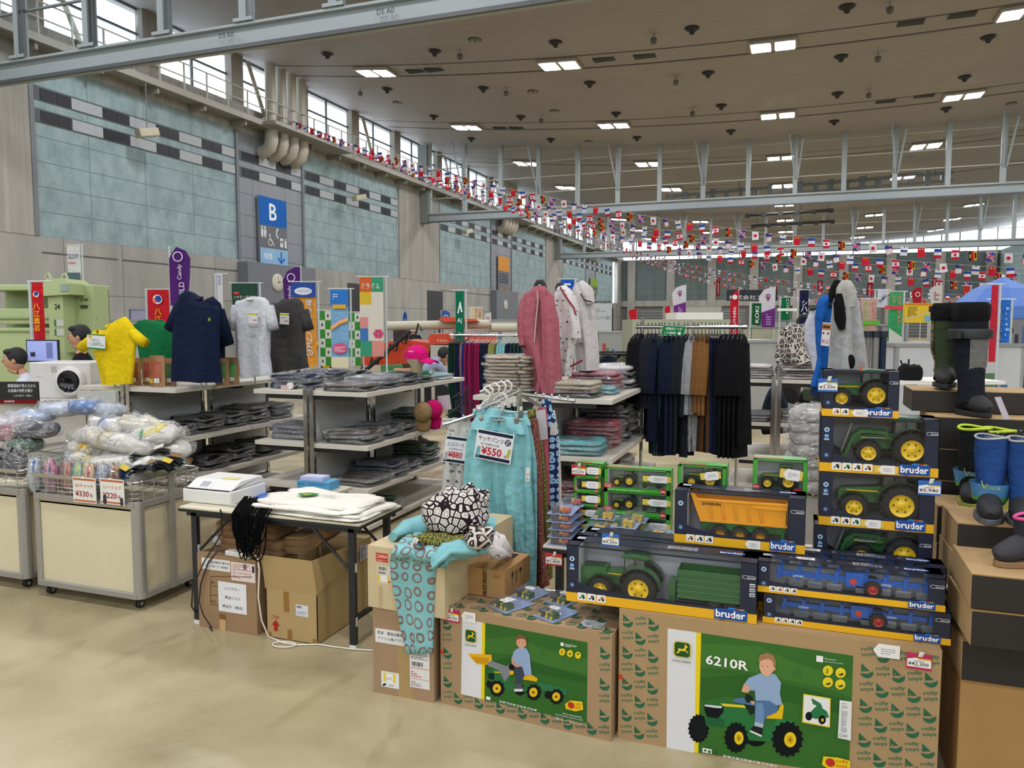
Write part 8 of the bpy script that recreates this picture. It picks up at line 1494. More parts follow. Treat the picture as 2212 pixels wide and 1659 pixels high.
nobori('blue banner with three white bars above the sketch-print hoodie', 1211, 604, 1240, 680, 14, '#1f56b0', multi(R_(.25, .84, .5, .05, '#dfe4ea'), R_(.25, .70, .5, .05, '#dfe4ea'), R_(.2, .54, .6, .05, '#dfe4ea'), vt('リ', '#dfe4ea', .5, .4, .5)), 'r')
for i, (x, y, xx, yy) in enumerate(((1548, 606, 1556, 640), (1766, 606, 1778, 630), (1873, 610, 1886, 652), (2014, 600, 2024, 625))): nobori(f'{ORDN[i]} dark red banner hanging before the far wall from left', x, y, xx, yy, 60, '#7a1c28', R_(.3, .15, .3, .7, '#b87a80'), 'r', pole=False)
def board(name, label, x0, y0, x1, y1, d, col, fn=None, th=.06, cat='sign', base=True):
    a, b_ = PD(x0, y0, d), PD(x1, y0, d); zb = max(.0, PD(x0, y1, d).z); w = (b_-a).length; h = a.z-zb; t = T(name, label, cat, (a.x, a.y, 0), YAW); m = MB(); m.bb(0, 0, zb, w, th, zb+h, M(col, .6, var=.03))
    if fn: g = G(m, (0, 0, zb), (1, 0, 0), (0, 0, 1), .0008); g.n = Vector((0, -1, 0)); fn(g, w, h)
    m.build('panel', t)
    if base and zb > .05:
        m = MB(); m.bb(.03, .0, 0, .06, .03, zb, M('#8b8f90')); m.bb(w-.06, 0, 0, w-.03, .03, zb, M('#8b8f90')); m.build('post', t)
    return t
board('dark_signboard', 'long dark signboard with white company name before the far wall', 1570, 626, 1680, 650, 45, '#151c24', multi(TX('株式会社アグリ', .05, .12, .4, '#c9ccd0', .9), CI(.82, .7, .03, '#3a8a5c')), base=False)
board('yellow_board', 'yellow notice board with small print behind the tall boots', 1956, 655, 2062, 697, 11, '#d8b41c', multi(R_(0, .88, 1, .1, '#c8802c'), lambda g, w, h: g.lines(w*.05, h*.3, w*.2, h*.55, 7, '#5a4a1c'), R_(.4, .06, .14, .3, '#6fa8c0'), lambda g, w, h: g.line([(0, h*.2), (w*.5, h*.55), (w*.62, h*.6)], h*.05, '#b9bcc0'), TX('1', .48, .55, .3, '#22252c', .05)))
board('combine_board', 'white exhibition board with combine harvester lettering', 1278, 655, 1322, 740, 24, '#b9bfbe', multi(TX('収穫コンバイン保生!', .06, .58, .1, '#1f5a64', .86), lambda g, w, h: g.lines(w*.2, h*.78, w*.6, h*.1, 2, '#7a8a8a'), R_(.3, .1, .3, .2, '#6fa07a')))
board('exhibition_screen', 'wide pale poster wall beside the striped truss letters', 1283, 648, 1320, 660, 24.2, '#8f9492', lambda g, w, h: g.text('農研機構', 0, h*.1, h*.8, '#3a3f40', w=w))
board('yellow_small_sign', 'small yellow sign on the left wall side above the white jacket', 1270, 628, 1284, 643, 30, '#b9a81c', TX('展示即売', .08, .3, .4, '#3a3a1c', .84))
t = T('booth_cabin', 'long cream booth wall behind the dark clothes rack', 'booth', (0, 0, 0)); a, b_ = PD(1366, 690, 13), PD(1578, 690, 13)
t.location = (a.x, a.y, 0); t.rotation_euler[2] = YAW; w = (b_-a).length; MB().bb(0, 0, 0, w, 1.2, a.z, M('#9da08a', .6)).build('wall', t); m = MB(); m.bb(w*.46, .1, a.z, w*.94, 1, a.z+.12, WHT); m.build('roof_box', t); m = MB(); m.bb(w*.25, -.005, a.z-.12, w*.32, 0, a.z-.09, M('#5a8a68')); m.build('label', t)
# pale green grain machine
GM = M('#a9b884', .45, var=.05); GMD = M('#8a9a6a', .5)
a = PD(0, 700, 9.0); t = T('grain_machine', 'pale green grain processing machine with number 24 at far left', 'machine', (PD(88, 700, 8.2).x, PD(88, 700, 8.2).y, 0), YAW)
def gz(y): return PD(88, y, 8.2).z
def gx(x): return (x-88)/1660*8.2
m = MB(); m.bb(gx(-60), .3, .2, gx(176), .6, gz(708), GM); m.bb(gx(-60), .3, gz(700), gx(100), .36, gz(665), GM); m.bb(gx(-60), .25, gz(625), gx(176), .6, gz(612), GM); m.bb(gx(-60), .55, .2, gx(176), .6, gz(620), GMD); m.bb(gx(130), .25, .2, gx(176), .6, gz(622), GM); m.bb(gx(-60), .28, gz(690), gx(176), .34, gz(684), GMD); m.bb(gx(-60), .28, gz(718), gx(100), .34, gz(714), GMD); m.build('body', t, bevel=.01)
m = MB(); m.bb(gx(106), 0, gz(762), gx(138), .3, gz(634), GM); m.prism([(gx(100), gz(640)), (gx(100), gz(618)), (gx(110), gz(602)), (gx(148), gz(602)), (gx(158), gz(612)), (gx(158), gz(636))], .4, GM, 'Y', -.05)
g = G(m, (gx(120), -.004, gz(668)), (1, 0, 0), (0, 0, 1), .0008); g.n = Vector((0, -1, 0)); g.text('24', 0, 0, .055, '#1c1d18', w=.055, bold=.03); g.rect(-.01, -.18, .10, .07, '#c4c8bc'); g.rect(-.01, -.28, .10, .07, '#c4c8bc'); g.rect(-.01, -.18, .02, .07, '#3a7a4c'); g.rect(-.01, -.28, .02, .07, '#3a7a4c'); m.build('elevator', t)
m = MB(); m.bb(gx(140), -.06, gz(630), gx(158), -.05, gz(614), M('#8fa494', .2)); m.build('window', t); m = MB(); g = G(m, (gx(148), .245, gz(730)), (1, 0, 0), (0, 0, 1), .0008); g.n = Vector((0, -1, 0))
for i in range(3): g.text(f'{3-i}', .03, .05+.06*(2-i)-.06, .03, '#2a2c24', bold=.03); g.rect(-.02, .05+.06*(2-i)-.06, .015, .035, '#6a6f4a')
g.rect(.0, .32, .08, .035, '#4a5044'); g.text('ZAM', .0, .40, .03, '#3a3c34', w=.08); m.build('marks', t)
for q in (98, 134): m = MB(); m.tube([(gx(q)+.02, .1, gz(604)), (gx(q)+.02, .1, gz(596)), (gx(q), .1, gz(590)), (gx(q)-.03, .1, gz(594)), (gx(q)-.035, .1, gz(600))], .012, GM); m.build('lifting_hook', t)
# counter, dryer, monitor, board
wa = PD(165, 862, 7.2); t = T('white_counter', 'white counter carrying the dryer and display items at far left', 'counter', (PD(-40, 860, 6.6).x, PD(-40, 860, 6.6).y, 0), YAW); cz = PD(150, 862, 6.7).z; MB().bb(0, 0, 0, .96, .5, cz-.03, M('#b9b6ae')).build('body', t); MB().bb(-.02, -.02, cz-.03, .98, .52, cz, M('#ccc8be')).build('top', t)
p = PD(66, 860, 6.75); t = T('clothes_dryer', 'white front-loading gas clothes dryer with round dark door', 'dryer', (p.x, p.y, cz), YAW); w = (198-66)/1660*6.75; h = PD(66, 783, 6.75).z-cz; MB().bb(0, 0, 0, w, .42, h, M('#cfcdca', .4)).build('cabinet', t, bevel=.01)
m = MB(); m.lathe([(.0001, -.03), (h*.30, -.028), (h*.31, -.04)], M('#14161c', .15), (w*.68, 0, h*.48), 28, 'Y'); m.build('door_glass', t); m = MB(); m.lathe([(h*.31, -.045), (h*.40, -.04), (h*.42, 0)], M('#d5d3d0', .4), (w*.68, 0, h*.48), 28, 'Y'); m.build('door', t); m = MB(); m.bb(w*.36, -.002, h*.72, w*.45, 0, h*.9, M('#a9aaa6')); m.bb(w*.1, -.002, h*.6, w*.2, 0, h*.61, M('#a9aaa6')); m.build('label', t)
p = PD(58, 782, 7.6); t = T('monitor', 'flat monitor showing a pale blue page behind the dryer', 'monitor', (p.x, p.y, p.z), YAW); w = 69/1660*7.6; h = 48/1660*7.6; MB().bb(0, 0, 0, w, .03, h, M('#15171c')).build('bezel', t); m = MB(); m.bb(.01, -.002, .012, w-.01, 0, h-.012, M('#8f9ad0', .3, var=0, emit=.45)); g = G(m, (.01, -.003, .01), (1, 0, 0), (0, 0, 1), .0005); g.n = Vector((0, -1, 0)); g.rect(w*.6, h*.12, w*.2, h*.7, '#7884b8'); g.rect(w*.1, h*.2, w*.15, h*.2, '#3a3c48'); m.build('screen', t); m = MB(); m.bb(w*.4, .03, cz-p.z-.1, w*.6, .06, h*.4, BLK); m.build('stand', t)
p = PD(-25, 858, 6.3); t = T('product_board', 'black product board with white Japanese writing and red strip', 'sign', (p.x, p.y, cz), YAW); w = 108/1660*6.3; h = 48/1660*6.3; m = MB(); m.bb(0, 0, 0, w, .02, h, M('#16171c', .4)); g = G(m, (0, 0, 0), (1, 0, 0), (0, 0, 1), .0005); g.n = Vector((0, -1, 0)); g.rect(0, .0, w, h*.2, '#6a141c'); g.text('NORITZ', w*.32, h*.06, h*.09, '#e0d8d8', w=w*.2, bold=.03); g.text('調理温度が見えるから', w*.40, h*.74, h*.16, '#dadce0', w=w*.56, bold=.02); g.text('火加減の失敗が減少', w*.40, h*.52, h*.16, '#dadce0', w=w*.5, bold=.02); g.text('\\ 上手に焼けた・時短に! /', w*.5, h*.32, h*.1, '#c9ccd0', w=w*.4); m.build('panel', t)
t = T('gas_stove', 'row of small chrome stove grates on the white counter', 'stove', tuple(PD(60, 866, 6.35))[:2]+(cz,), YAW); m = MB()
for i in range(8): m.tube([(i*.06+.025*math.cos(q), .025*math.sin(q), .02) for q in [k*PI/4 for k in range(8)]], .004, CHR, 5, True)
m.build('grate', t); m = MB(); m.bb(-.03, -.05, 0, .47, .05, .012, CHR); m.build('plate', t)
t = T('price_box', 'translucent white box reading ¥1,320 at the left shelving end', 'sign', tuple(PD(168, 880, 6.0))[:2]+(cz-.02,), YAW); m = MB(); m.bb(.02, .02, -cz+.02, .05, .04, 0, CHR); m.bb(.25, .02, -cz+.02, .28, .04, 0, CHR); m.bb(0, 0, 0, .30, .05, .15, M('#b5b8b0', .3)); g = G(m, (0, 0, 0), (1, 0, 0), (0, 0, 1), .001); g.n = Vector((0, -1, 0)); g.text('¥1,320', .04, .02, .05, '#8f938a', w=.18, mirror=True); m.build('panel', t)
# orange harvester
OG = M('#c8401c', .4, var=.05); d0 = 15.0; p = PD(830, 790, d0); t = T('combine_harvester', 'orange and black combine harvester with long white unloading pipe', 'machine', (p.x, p.y, 0), YAW)
X = lambda x: (x-830)/1660*d0
Z_ = lambda y: PD(950, y, d0).z
m = MB(); m.prism([(X(925), Z_(730)), (X(930), Z_(722)), (X(1000), Z_(720)), (X(1070), Z_(730)), (X(1072), Z_(742)), (X(930), Z_(744))], 1.6, OG, 'Y', 0); m.prism([(X(770), Z_(778)), (X(800), Z_(745)), (X(880), Z_(735)), (X(930), Z_(742)), (X(920), Z_(785)), (X(780), Z_(790))], 1.4, OG, 'Y', .1); m.bb(X(990), -.05, Z_(745), X(1072), 0, Z_(728), OG); g = G(m, (X(945), -.01, Z_(738)), (1, 0, 0), (0, 0, 1), .001); g.n = Vector((0, -1, 0)); g.text('Kubota', 0, 0, .05, '#d8c4bc', w=.2); g.rect(.26, .06, .1, .05, '#b9b4ac'); m.build('body', t, bevel=.02)
m = MB(); m.cyl((X(835), 0, Z_(704)), (X(1055), .3, Z_(700)), .09, M('#b9b4a0')); m.cyl((X(1060), .3, Z_(708)), (X(1125), .4, Z_(708)), .09, M('#b9b4a0')); m.build('unloading_pipe', t); m = MB(); m.prism([(X(950), Z_(690)), (X(960), Z_(684)), (X(1030), Z_(690)), (X(1035), Z_(694)), (X(965), Z_(696))], .4, OG, 'Y', -.2); m.build('pipe_spout', t)
m = MB(); m.prism([(X(930), Z_(745)), (X(1060), Z_(748)), (X(1090), Z_(770)), (X(1000), Z_(786)), (X(930), Z_(780))], 1.4, M('#a9a9a0'), 'Y', 0); m.build('side_cover', t)
m = MB()
for x in (X(780), X(860), X(960), X(1050)): m.cyl((x, .0, .3), (x, .4, .3), .3, M('#17181a', .8), 20)
m.bb(X(780), .02, 0, X(1050), .38, .6, M('#17181a', .8)); m.build('track', t); m = MB()
for i in range(9): m.tube([(X(740)+i*.18, -.2, .35+i*.13), (X(748)+i*.18, -.2, .62+i*.13), (X(756)+i*.18, -.2, .48+i*.13)], .02, BLK)
m.cyl((X(735), -.2, .3), (X(890), -.2, Z_(715)), .04, BLK); m.build('pickup_reel', t); m = MB(); m.bb(X(840), .6, Z_(742), X(870), 1.0, Z_(700), M('#2a2c2e')); m.build('seat', t)
# people
def person(label, loc, rz, pose, shirt, legs, hair, skin='#b98a6c', mask=False, scale=.94, cap_=None):
    t = T('person', label, 'person', loc, rz); t.scale = (scale,)*3; S = pose
    base = dict(pel=(0, 0, .92), che=(0, 0, 1.28), nec=(0, 0, 1.46), hea=(0, .02, 1.62), hip=.10, kn=(.11, .02, .50), an=(.12, 0, .09), to=(.13, .14, .03), sh=(.19, 0, 1.40), el=(.26, .04, 1.12), wr=(.25, .16, .90))
    base.update(S); B = base; V_, E_, R, K = [], [], [], []
    def v(p, r): V_.append(p); R.append(r); return len(V_)-1
    def e(a, b, k): E_.append((a, b)); K.append(k)
    pl = v(B['pel'], .135); ch = v(B['che'], .145); ne = v(B['nec'], .055); e(pl, ch, 1); e(ch, ne, 1); hb = v(tuple(Vector(B['nec']).lerp(Vector(B['hea']), .45)), .05); e(ne, hb, 0)
    for s in (-1, 1):
        f = lambda p: (p[0]*s, p[1], p[2])
        hp = v((B['pel'][0]+s*B['hip'], B['pel'][1], B['pel'][2]-.05), .10); kn = v(f(B['kn']), .065); an = v(f(B['an']), .042); to = v(f(B['to']), .038); e(pl, hp, 2); e(hp, kn, 2); e(kn, an, 2); e(an, to, 3)
        sh = v(f(B['sh']), .065); el = v(f(B['el']), .045); wr = v(f(B['wr']), .03); e(ch, sh, 1); e(sh, el, 1); e(el, wr, 1)
        d = (Vector(f(B['wr']))-Vector(f(B['el']))).normalized(); pm = Vector(f(B['wr']))+d*.06; pa = v(tuple(pm), .03); e(wr, pa, 0); u = d.cross(Vector((0, 0, 1))); u = u.normalized() if u.length > .1 else Vector((1, 0, 0))
        for q in range(4): k1 = v(tuple(pm+d*.04+u*(q-1.5)*.017), .009); k2 = v(tuple(pm+d*(.075-.008*abs(q-1.5))+u*(q-1.5)*.018-Vector((0, 0, .012))), .008); e(pa, k1, 0); e(k1, k2, 0)
        th = v(tuple(pm+u*.04*s), .01); e(pa, th, 0)
    me = D.meshes.new('body'); me.from_pydata([Vector(p) for p in V_], E_, []); o = D.objects.new('body', me); COL.objects.link(o); sk = o.modifiers.new('s', 'SKIN'); su = o.modifiers.new('u', 'SUBSURF'); su.levels = su.render_levels = 1
    for i, q in enumerate(me.skin_vertices[0].data): q.radius = (R[i], R[i]*.85); q.use_root = i == 0
    dg = bpy.context.evaluated_depsgraph_get(); nm = D.meshes.new_from_object(o.evaluated_get(dg)); o.modifiers.clear(); o.data = nm; nm.materials.clear()
    for c in (CLOTH(skin) if 0 else M(skin, .6), CLOTH(shirt), CLOTH(legs), M('#1c1c1e', .6)): nm.materials.append(c)
    segs = [(Vector(V_[a]), Vector(V_[b]), k) for (a, b), k in zip(E_, K)]
    for pg in nm.polygons:
        c = pg.center; best = min(segs, key=lambda s: (c-s[0]-(s[1]-s[0])*max(0, min(1, (c-s[0]).dot(s[1]-s[0])/max(1e-6, (s[1]-s[0]).length_squared)))).length); pg.material_index = best[2]; pg.use_smooth = True
    o.parent = t; h = Vector(B['hea']); m = MB(); sk_ = M(skin, .6); m.ball(h, (.078, .098, .115), sk_, 20, 14); m.sweep([h+Vector((0, .05, -.08)), h+Vector((0, .02, -.11)), h+Vector((0, -.02, -.12))], [(.05, .03), (.05, .03), (.05, .03)], sk_, side=(1, 0, 0), n=10)
    m.sweep([h+Vector((0, .092, .02)), h+Vector((0, .112, -.015)), h+Vector((0, .096, -.028))], [(.008, .006), (.014, .01), (.01, .006)], sk_, side=(1, 0, 0), n=8)
    for s in (-1, 1): m.ball(h+Vector((s*.079, -.005, -.005)), (.012, .02, .03), sk_, 8, 6); m.ball(h+Vector((s*.03, .086, .018)), (.013, .008, .007), M('#e0dcd8'), 8, 5); m.ball(h+Vector((s*.03, .093, .018)), (.006, .004, .006), M('#1c1614'), 8, 5); m.box(h+Vector((s*.03, .09, .036)), (.03, .006, .005), M(hair))
    m.ball(h+Vector((0, .088, -.055)), (.022, .008, .006), M('#9a5a50'), 8, 5); m.build('head', t); m = MB(); m.ball(h+Vector((0, -.018, .03)), (.09, .10, .105), M(hair, .7), 20, 12); m.ball(h+Vector((0, .045, .085)), (.075, .055, .035), M(hair, .7), 14, 8); m.build('hair', t)
    if mask: m = MB(); m.grid(lambda u, v: (h.x+.07*math.sin((u-.5)*2.6), h.y+.105*math.cos((u-.5)*2.2), h.z-.075+.075*v), 10, 4, M('#d0d2d4')); m.build('face_mask', t)
    return t
SIT = dict(pel=(0, 0, .48), che=(0, .08, .80), nec=(0, .13, .98), hea=(0, .20, 1.12), kn=(.12, .42, .48), an=(.12, .40, .09), to=(.12, .54, .03), sh=(.18, .10, .93), el=(.22, .22, .68), wr=(.15, .42, .66))
BEND = dict(pel=(0, -.1, .86), che=(0, .22, 1.12), nec=(0, .36, 1.22), hea=(0, .46, 1.27), sh=(.18, .3, 1.14), el=(.22, .45, .92), wr=(.15, .58, .80))
def at_head(px, py, d, hz, sc=.94, zt=0.0): p = PD(px, py, d); return (p.x, p.y, p.z-hz*sc)
def put(px, py, d, label, pose, *a, rz=0.0, **k):
    hz = pose.get('hea', (0, .02, 1.62)); q = PD(px, py, d); off = Matrix.Rotation(rz+YAW, 3, 'Z') @ Vector(hz)*.94; return person(label, (q.x-off.x, q.y-off.y, max(-.0, q.z-off.z)), rz+YAW, pose, *a, **k)
put(32, 778, 7.4, 'person with short black hair and white shirt seated, looking down, far left', SIT, '#c8ccd4', '#2a2c34', '#141212', rz=PI*.62)
put(172, 752, 7.6, 'person with black head covering mostly hidden by the yellow T-shirt', {}, '#17171a', '#17171a', '#101012', rz=PI*.6)
put(962, 768, 10.6, 'person in light blue shirt bending behind the trouser rack', BEND, '#8f94ae', '#2a2c34', '#17130f', rz=-PI*.35)
put(893, 722, 22, 'person with face mask far behind the pink cap', {}, '#22242c', '#1d1f26', '#17130f', rz=PI, mask=True)
put(706, 735, 13.5, 'person in yellow shirt behind the chequered panels', {}, '#c8a81c', '#2a2c34', '#201a16', rz=PI)
put(1696, 806, 8.9, 'person in dark shirt crouching behind the small far shelving', SIT, '#1a2434', '#1a1d24', '#1a1512', rz=-PI*.6)
put(2172, 722, 12, 'person in black vest standing behind the right boots', {}, '#17181a', '#2a2c30', '#1a1512', rz=PI*.1)
# parasol, tubes, counters and booths
p = PD(2165, 640, 13); t = T('blue_parasol', 'large open blue parasol with white marks at the right', 'parasol', (p.x, p.y, 0)); m = MB(); m.lathe([(.02, p.z+.32), (.45, p.z+.12), (.80, p.z-.18), (.82, p.z-.38)], M('#4a72b8', .6), (0, 0, 0), 8, smooth=False); m.build('canopy', t); m = MB(); m.cyl((0, 0, 0), (0, 0, p.z+.36), .025, WHT); m.build('pole', t)
for i, (px, c, lab) in enumerate(((1875, '#7a7876', 'left'), (1892, '#8a8886', 'middle'), (1908, '#1c2c44', 'right'))):
    p = PD(px, 715, 7.5); m = MB(); m.cyl((p.x, p.y, 0), (p.x, p.y, p.z-.06), .033, M(c, .25, .3)); m.cyl((p.x, p.y, p.z-.06), (p.x, p.y, p.z), .045, M('#1f2430', .3)); tag(m.build('upright_tube'), f'{lab} of three upright glossy tubes right of the grey jacket', 'tube', 'upright glossy tubes')
t = T('black_bag', 'black tool bag standing left of the tall olive boot', 'bag', tuple(PD(1950, 822, 6.5)), YAW); m = MB(); squad(m, (.09, .06, .06), (.09, .07, .07), C_('#16171a'), .5, .4, .15, 3); m.build('bag', t); m = MB(); m.tube([(.02, .05, .12), (.0, .05, .17)], .008, BLK); m.tube([(.07, .05, .12), (.07, .05, .18)], .008, BLK); m.build('strap', t)
t = T('bag_table', 'pale table carrying the black tool bag', 'table', tuple(PD(1915, 830, 6.45))[:2]+(0,), YAW); z = PD(1950, 822, 6.5).z; m = MB(); m.bb(0, 0, z-.03, 1.0, .5, z-.001, WHT); m.build('table_top', t); m = MB()
for x in (.03, .95):
    for y in (.03, .45): m.bb(x, y, 0, x+.03, y+.03, z-.03, CHR)
m.build('leg', t)
for i, (x0, x1, y0, y1, d, c) in enumerate(((1935, 2215, 742, 800, 9.5, '#b9bcbf'), (1290, 1366, 716, 745, 22, '#8f9290'), (1620, 1720, 705, 735, 18, '#a9a890'), (1700, 1760, 690, 735, 20, '#9aa4a8'), (1600, 1690, 735, 760, 12, '#9a9c98'), (205, 275, 690, 760, 16, '#a4a4a6'), (278, 320, 665, 700, 18, '#8f8fa6'), (832, 940, 700, 745, 26, '#8b8d8c'), (1060, 1130, 690, 735, 24, '#a9ab9e'), (1900, 1960, 700, 742, 15, '#8a8c8e'), (2060, 2140, 680, 740, 16, '#b0b2b4'), (2180, 2260, 660, 745, 18, '#7a7c80'), (1440, 1560, 660, 690, 40, '#a8a8a0'), (1250, 1290, 735, 760, 14, '#77797a'))):
    labs = ['long white display counter at right behind the boots', 'grey booth panel left of the cream booth', 'cream booth panels behind the far rack end', 'pale blue-grey booth wall behind the patterned shirt', 'grey table booth behind the leopard-ring shirt', 'white booth panel behind the yellow T-shirt', 'lavender-topped booth beyond the green T-shirt', 'grey booth in front of the dark doorway', 'cream booth behind the orange harvester', 'grey booth left of the green right-hand banner', 'white booth behind the tall boots', 'grey booth at the right picture edge', 'pale hall booth far beyond the cream booth', 'dark grey display table behind the sketch-print hoodie']
    a, b_ = PD(x0, y0, d), PD(x1, y0, d); t = T('exhibition_booth', labs[i], 'booth', (a.x, a.y, 0), YAW); w = (b_-a).length; h = max(.6, a.z); m = MB(); m.bb(0, 0, 0, w, .05, h, M(c, .6)); m.bb(0, 0, 0, .05, 1.0, h, M(c, .6)); m.bb(w-.05, 0, 0, w, 1.0, h, M(c, .6)); m.build('panel', t); m = MB(); m.bb(-.02, -.02, h-.04, w+.02, 1.02, h, M('#8a8c8c', .4)); m.build('top_frame', t)
    m = MB(); r = random.Random(i)
    if i not in (4, 13):
        g = G(m, (0, 0, 0), (1, 0, 0), (0, 0, 1), .001); g.n = Vector((0, -1, 0))
        for q in range(4): xx = r.uniform(.05, .8)*w; g.rect(xx, h*r.uniform(.35, .6), w*.1, h*.2, r.choice(('#a84a44', '#4a6a94', '#c9c9c4', '#5a7a5c', '#3a3c40'))); g.lines(xx, h*.3, w*.1, h*.08, 2, '#55585a')
        m.build('poster', t)
for i, (px, py, d, c, nm, s) in enumerate(((1700, 742, 15, '#2a2c2e', 'dark', .5), (1625, 742, 16, '#7a7c7c', 'grey', .5), (1762, 748, 14, '#3c4a38', 'green', .4), (1945, 735, 17, '#6a2c30', 'dark red', .6), (2010, 738, 16, '#2c2e34', 'black', .6), (2185, 715, 14, '#b8401c', 'orange', .6), (2205, 748, 13, '#1d1f22', 'black', .6), (1310, 760, 13, '#30343a', 'dark grey', .6), (1265, 742, 18, '#a83c28', 'red', .7), (910, 752, 19, '#2c2e2e', 'black', .8), (850, 756, 20, '#3a7a44', 'green', .6), (225, 765, 12, '#8a8c90', 'silver', .5), (1130, 748, 18, '#a8351c', 'orange-red', .8), (1040, 690, 26, '#b03038', 'crimson', .4))):
    p = PD(px, py, d); t = T('power_tiller', f'{nm} small farm machine {["right of the far rack", "beside the dark rack end", "behind the leopard-ring shirt", "left of the tall olive boot", "behind the yellow board", "at the right edge, upper", "at the right edge, lower", "left of the dark rack", "behind the white jacket", "behind the pink cap", "beyond the colour-block banner", "beyond the yellow T-shirt", "behind the floral stack", "on top of a far booth"][i]}', 'machine', (p.x, p.y, 0), YAW+.3*i); m = MB(); m.bb(-s*.5, -s*.3, .25, s*.5, s*.3, .25+s*.6, M(c, .4)); m.bb(-s*.2, -s*.25, .25+s*.6, s*.35, s*.25, .25+s*.95, M(c, .4)); m.build('body', t, bevel=.03); m = MB(); m.tube([(s*.4, -s*.2, .5), (s*.8, -s*.25, .95), (s*.95, -s*.25, .97)], .02, BLK); m.tube([(s*.4, s*.2, .5), (s*.8, s*.25, .95), (s*.95, s*.25, .97)], .02, BLK); m.build('handlebar', t)
    for q in (-1, 1): m = MB(); m.cyl((-.1*s, q*s*.34, .22), (-.1*s, q*s*.44, .22), .22, TY, 16); m.build('wheel', t)
# ================================================================ bunting
FW_, FH_ = .20, .27
def fl(fn):
    m = MB(); g = G(m, (-FW_/2, 0, -FH_), (1, 0, 0), (0, 0, 1), .0008); g.n = Vector((0, -1, 0)); fn(g); g2 = G(m, (FW_/2, 0.001, -FH_), (-1, 0, 0), (0, 0, 1), .0008); g2.n = Vector((0, 1, 0)); fn(g2)
    m.v = [(x, y+.02*math.sin(9*x+14*z), z) for x, y, z in m.v]; return m.mesh('flag')
w, h = FW_, FH_; Wc, Rc, Bc = '#dcdade', '#c4203a', '#24489c'
def rct(*a): return lambda g: [g.rect(w*x, h*y, w*ww, h*hh, c) for x, y, ww, hh, c in a]
FL = [fl(lambda g: (g.rect(0, 0, w, h, Wc), g.circ(w/2, h/2, w*.26, Rc))),
      fl(lambda g: (g.rect(0, 0, w, h, Wc), [g.rect(w*(i*2)/13, 0, w/13, h, Rc) for i in range(7)], g.rect(w*.0, h*.6, w*.55, h*.4, '#2c3c7c'))),
      fl(lambda g: (g.rect(0, 0, w, h, Wc), g.rect(0, h*.40, w*.18, h*.2, Bc) and None, g.rect(0, h*.40, w, h*.2, Bc), g.rect(w*.4, 0, w*.2, h, Bc))),
      fl(lambda g: (g.rect(0, 0, w, h, Rc), g.circ(w*.7, h*.82, w*.12, '#d8b02c', n=5))),
      fl(rct((0, 0, 1, .34, Rc), (0, .33, 1, .34, Wc), (0, .66, 1, .34, Bc))),
      fl(lambda g: (g.rect(0, 0, w, h, Wc), g.rect(0, 0, w, h*.26, Rc), g.rect(0, h*.74, w, h*.26, Rc), g.circ(w/2, h/2, w*.2, Rc, n=6))),
      fl(rct((0, 0, .34, 1, '#17171a'), (.33, 0, .34, 1, '#b82430'), (.66, 0, .34, 1, '#d8a41c'))),
      fl(lambda g: (g.rect(0, 0, w, h, '#28408c'), g.line([(0, 0), (w, h)], w*.2, Wc), g.line([(0, h), (w, 0)], w*.2, Wc), g.rect(w*.36, 0, w*.28, h, Wc), g.rect(0, h*.38, w, h*.24, Wc), g.line([(0, 0), (w, h)], w*.07, Rc), g.line([(0, h), (w, 0)], w*.07, Rc), g.rect(w*.42, 0, w*.16, h, Rc), g.rect(0, h*.43, w, h*.14, Rc)))]
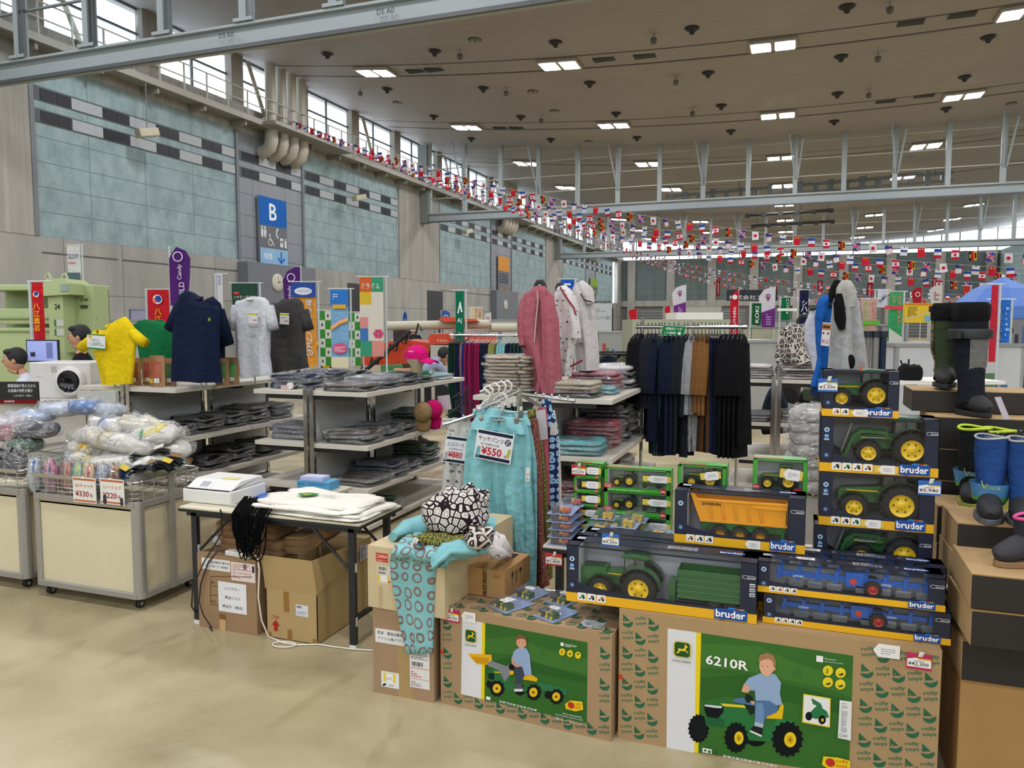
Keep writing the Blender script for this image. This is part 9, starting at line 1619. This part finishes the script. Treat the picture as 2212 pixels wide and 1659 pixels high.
def proj(P):
    c, s = math.cos(YAW), math.sin(YAW); X, Y, Z = P[0]*c+P[1]*s, -P[0]*s+P[1]*c, P[2]-H_; cp, sp = math.cos(PIT), math.sin(PIT); f = Y*cp-Z*sp; return CX_+F_*X/f, CY_-F_*(Y*sp+Z*cp)/f
def bunting(label, A, B, mid, sp, off, n_max=100):
    def at(s, sg): q = A.lerp(B, s); return Vector((q.x, q.y, q.z-4*sg*s*(1-s)))
    lo, hi = 0, 6
    s = min([i/200 for i in range(1, 200)], key=lambda s: abs(proj(at(s, 1))[0]-mid[0]))
    for _ in range(30):
        sg = (lo+hi)/2
        if proj(at(s, sg))[1] < mid[1]: lo = sg
        else: hi = sg
    n = min(n_max, int((B-A).length/sp)); t = T('flag_bunting', label, 'bunting', A, 0, 'strings of national flags'); m = MB(); m.tube([at(i/40, sg)-A for i in range(41)], .006, M('#b5b5b5'), 4); m.build('string', t)
    r = random.Random(off); dr = math.atan2((B-A).y, (B-A).x)
    for i in range(n):
        o = D.objects.new('flag', FL[(i+off) % 8]); COL.objects.link(o); o.parent = t; q = at((i+.5)/n, sg)-A; o.location = q; o.rotation_euler = (r.uniform(-.15, .25), r.uniform(-.12, .12), dr+r.uniform(-.35, .35))
A0 = PX(620, 256, -22.1)
bunting('uppermost string of national flags, from the left catwalk to the right edge', A0, PD(2240, 550, 21.5), (1480, 480), .45, 0)
bunting('second string of national flags just under the uppermost', PX(640, 262, -22.1), PD(2240, 581, 22.5), (1533, 513), .45, 3)
bunting('third string of national flags overlapping the second', PX(700, 290, -22.1), PD(2240, 592, 25.5), (1560, 533), .45, 5)
bunting('fourth string of national flags, lowest of the near strings', PX(780, 320, -22.1), PD(2240, 616, 25.5), (1580, 556), .45, 6)
bunting('upper of the distant flag strings beyond the second glass screen', PX(1190, 474, -22.1), PD(2240, 642, 34), (1603, 592), .5, 1)
bunting('second of the distant flag strings, slightly lower', PX(1200, 480, -22.1), PD(2240, 655, 36), (1570, 600), .5, 4)
bunting('third distant flag string, low before the far wall', PX(1260, 505, -22.1), PD(2200, 668, 46), (1560, 612), .62, 2)
bunting('farthest and lowest flag string before the far wall', PX(1300, 520, -22.1), PD(2000, 660, 60), (1580, 618), .7, 7)
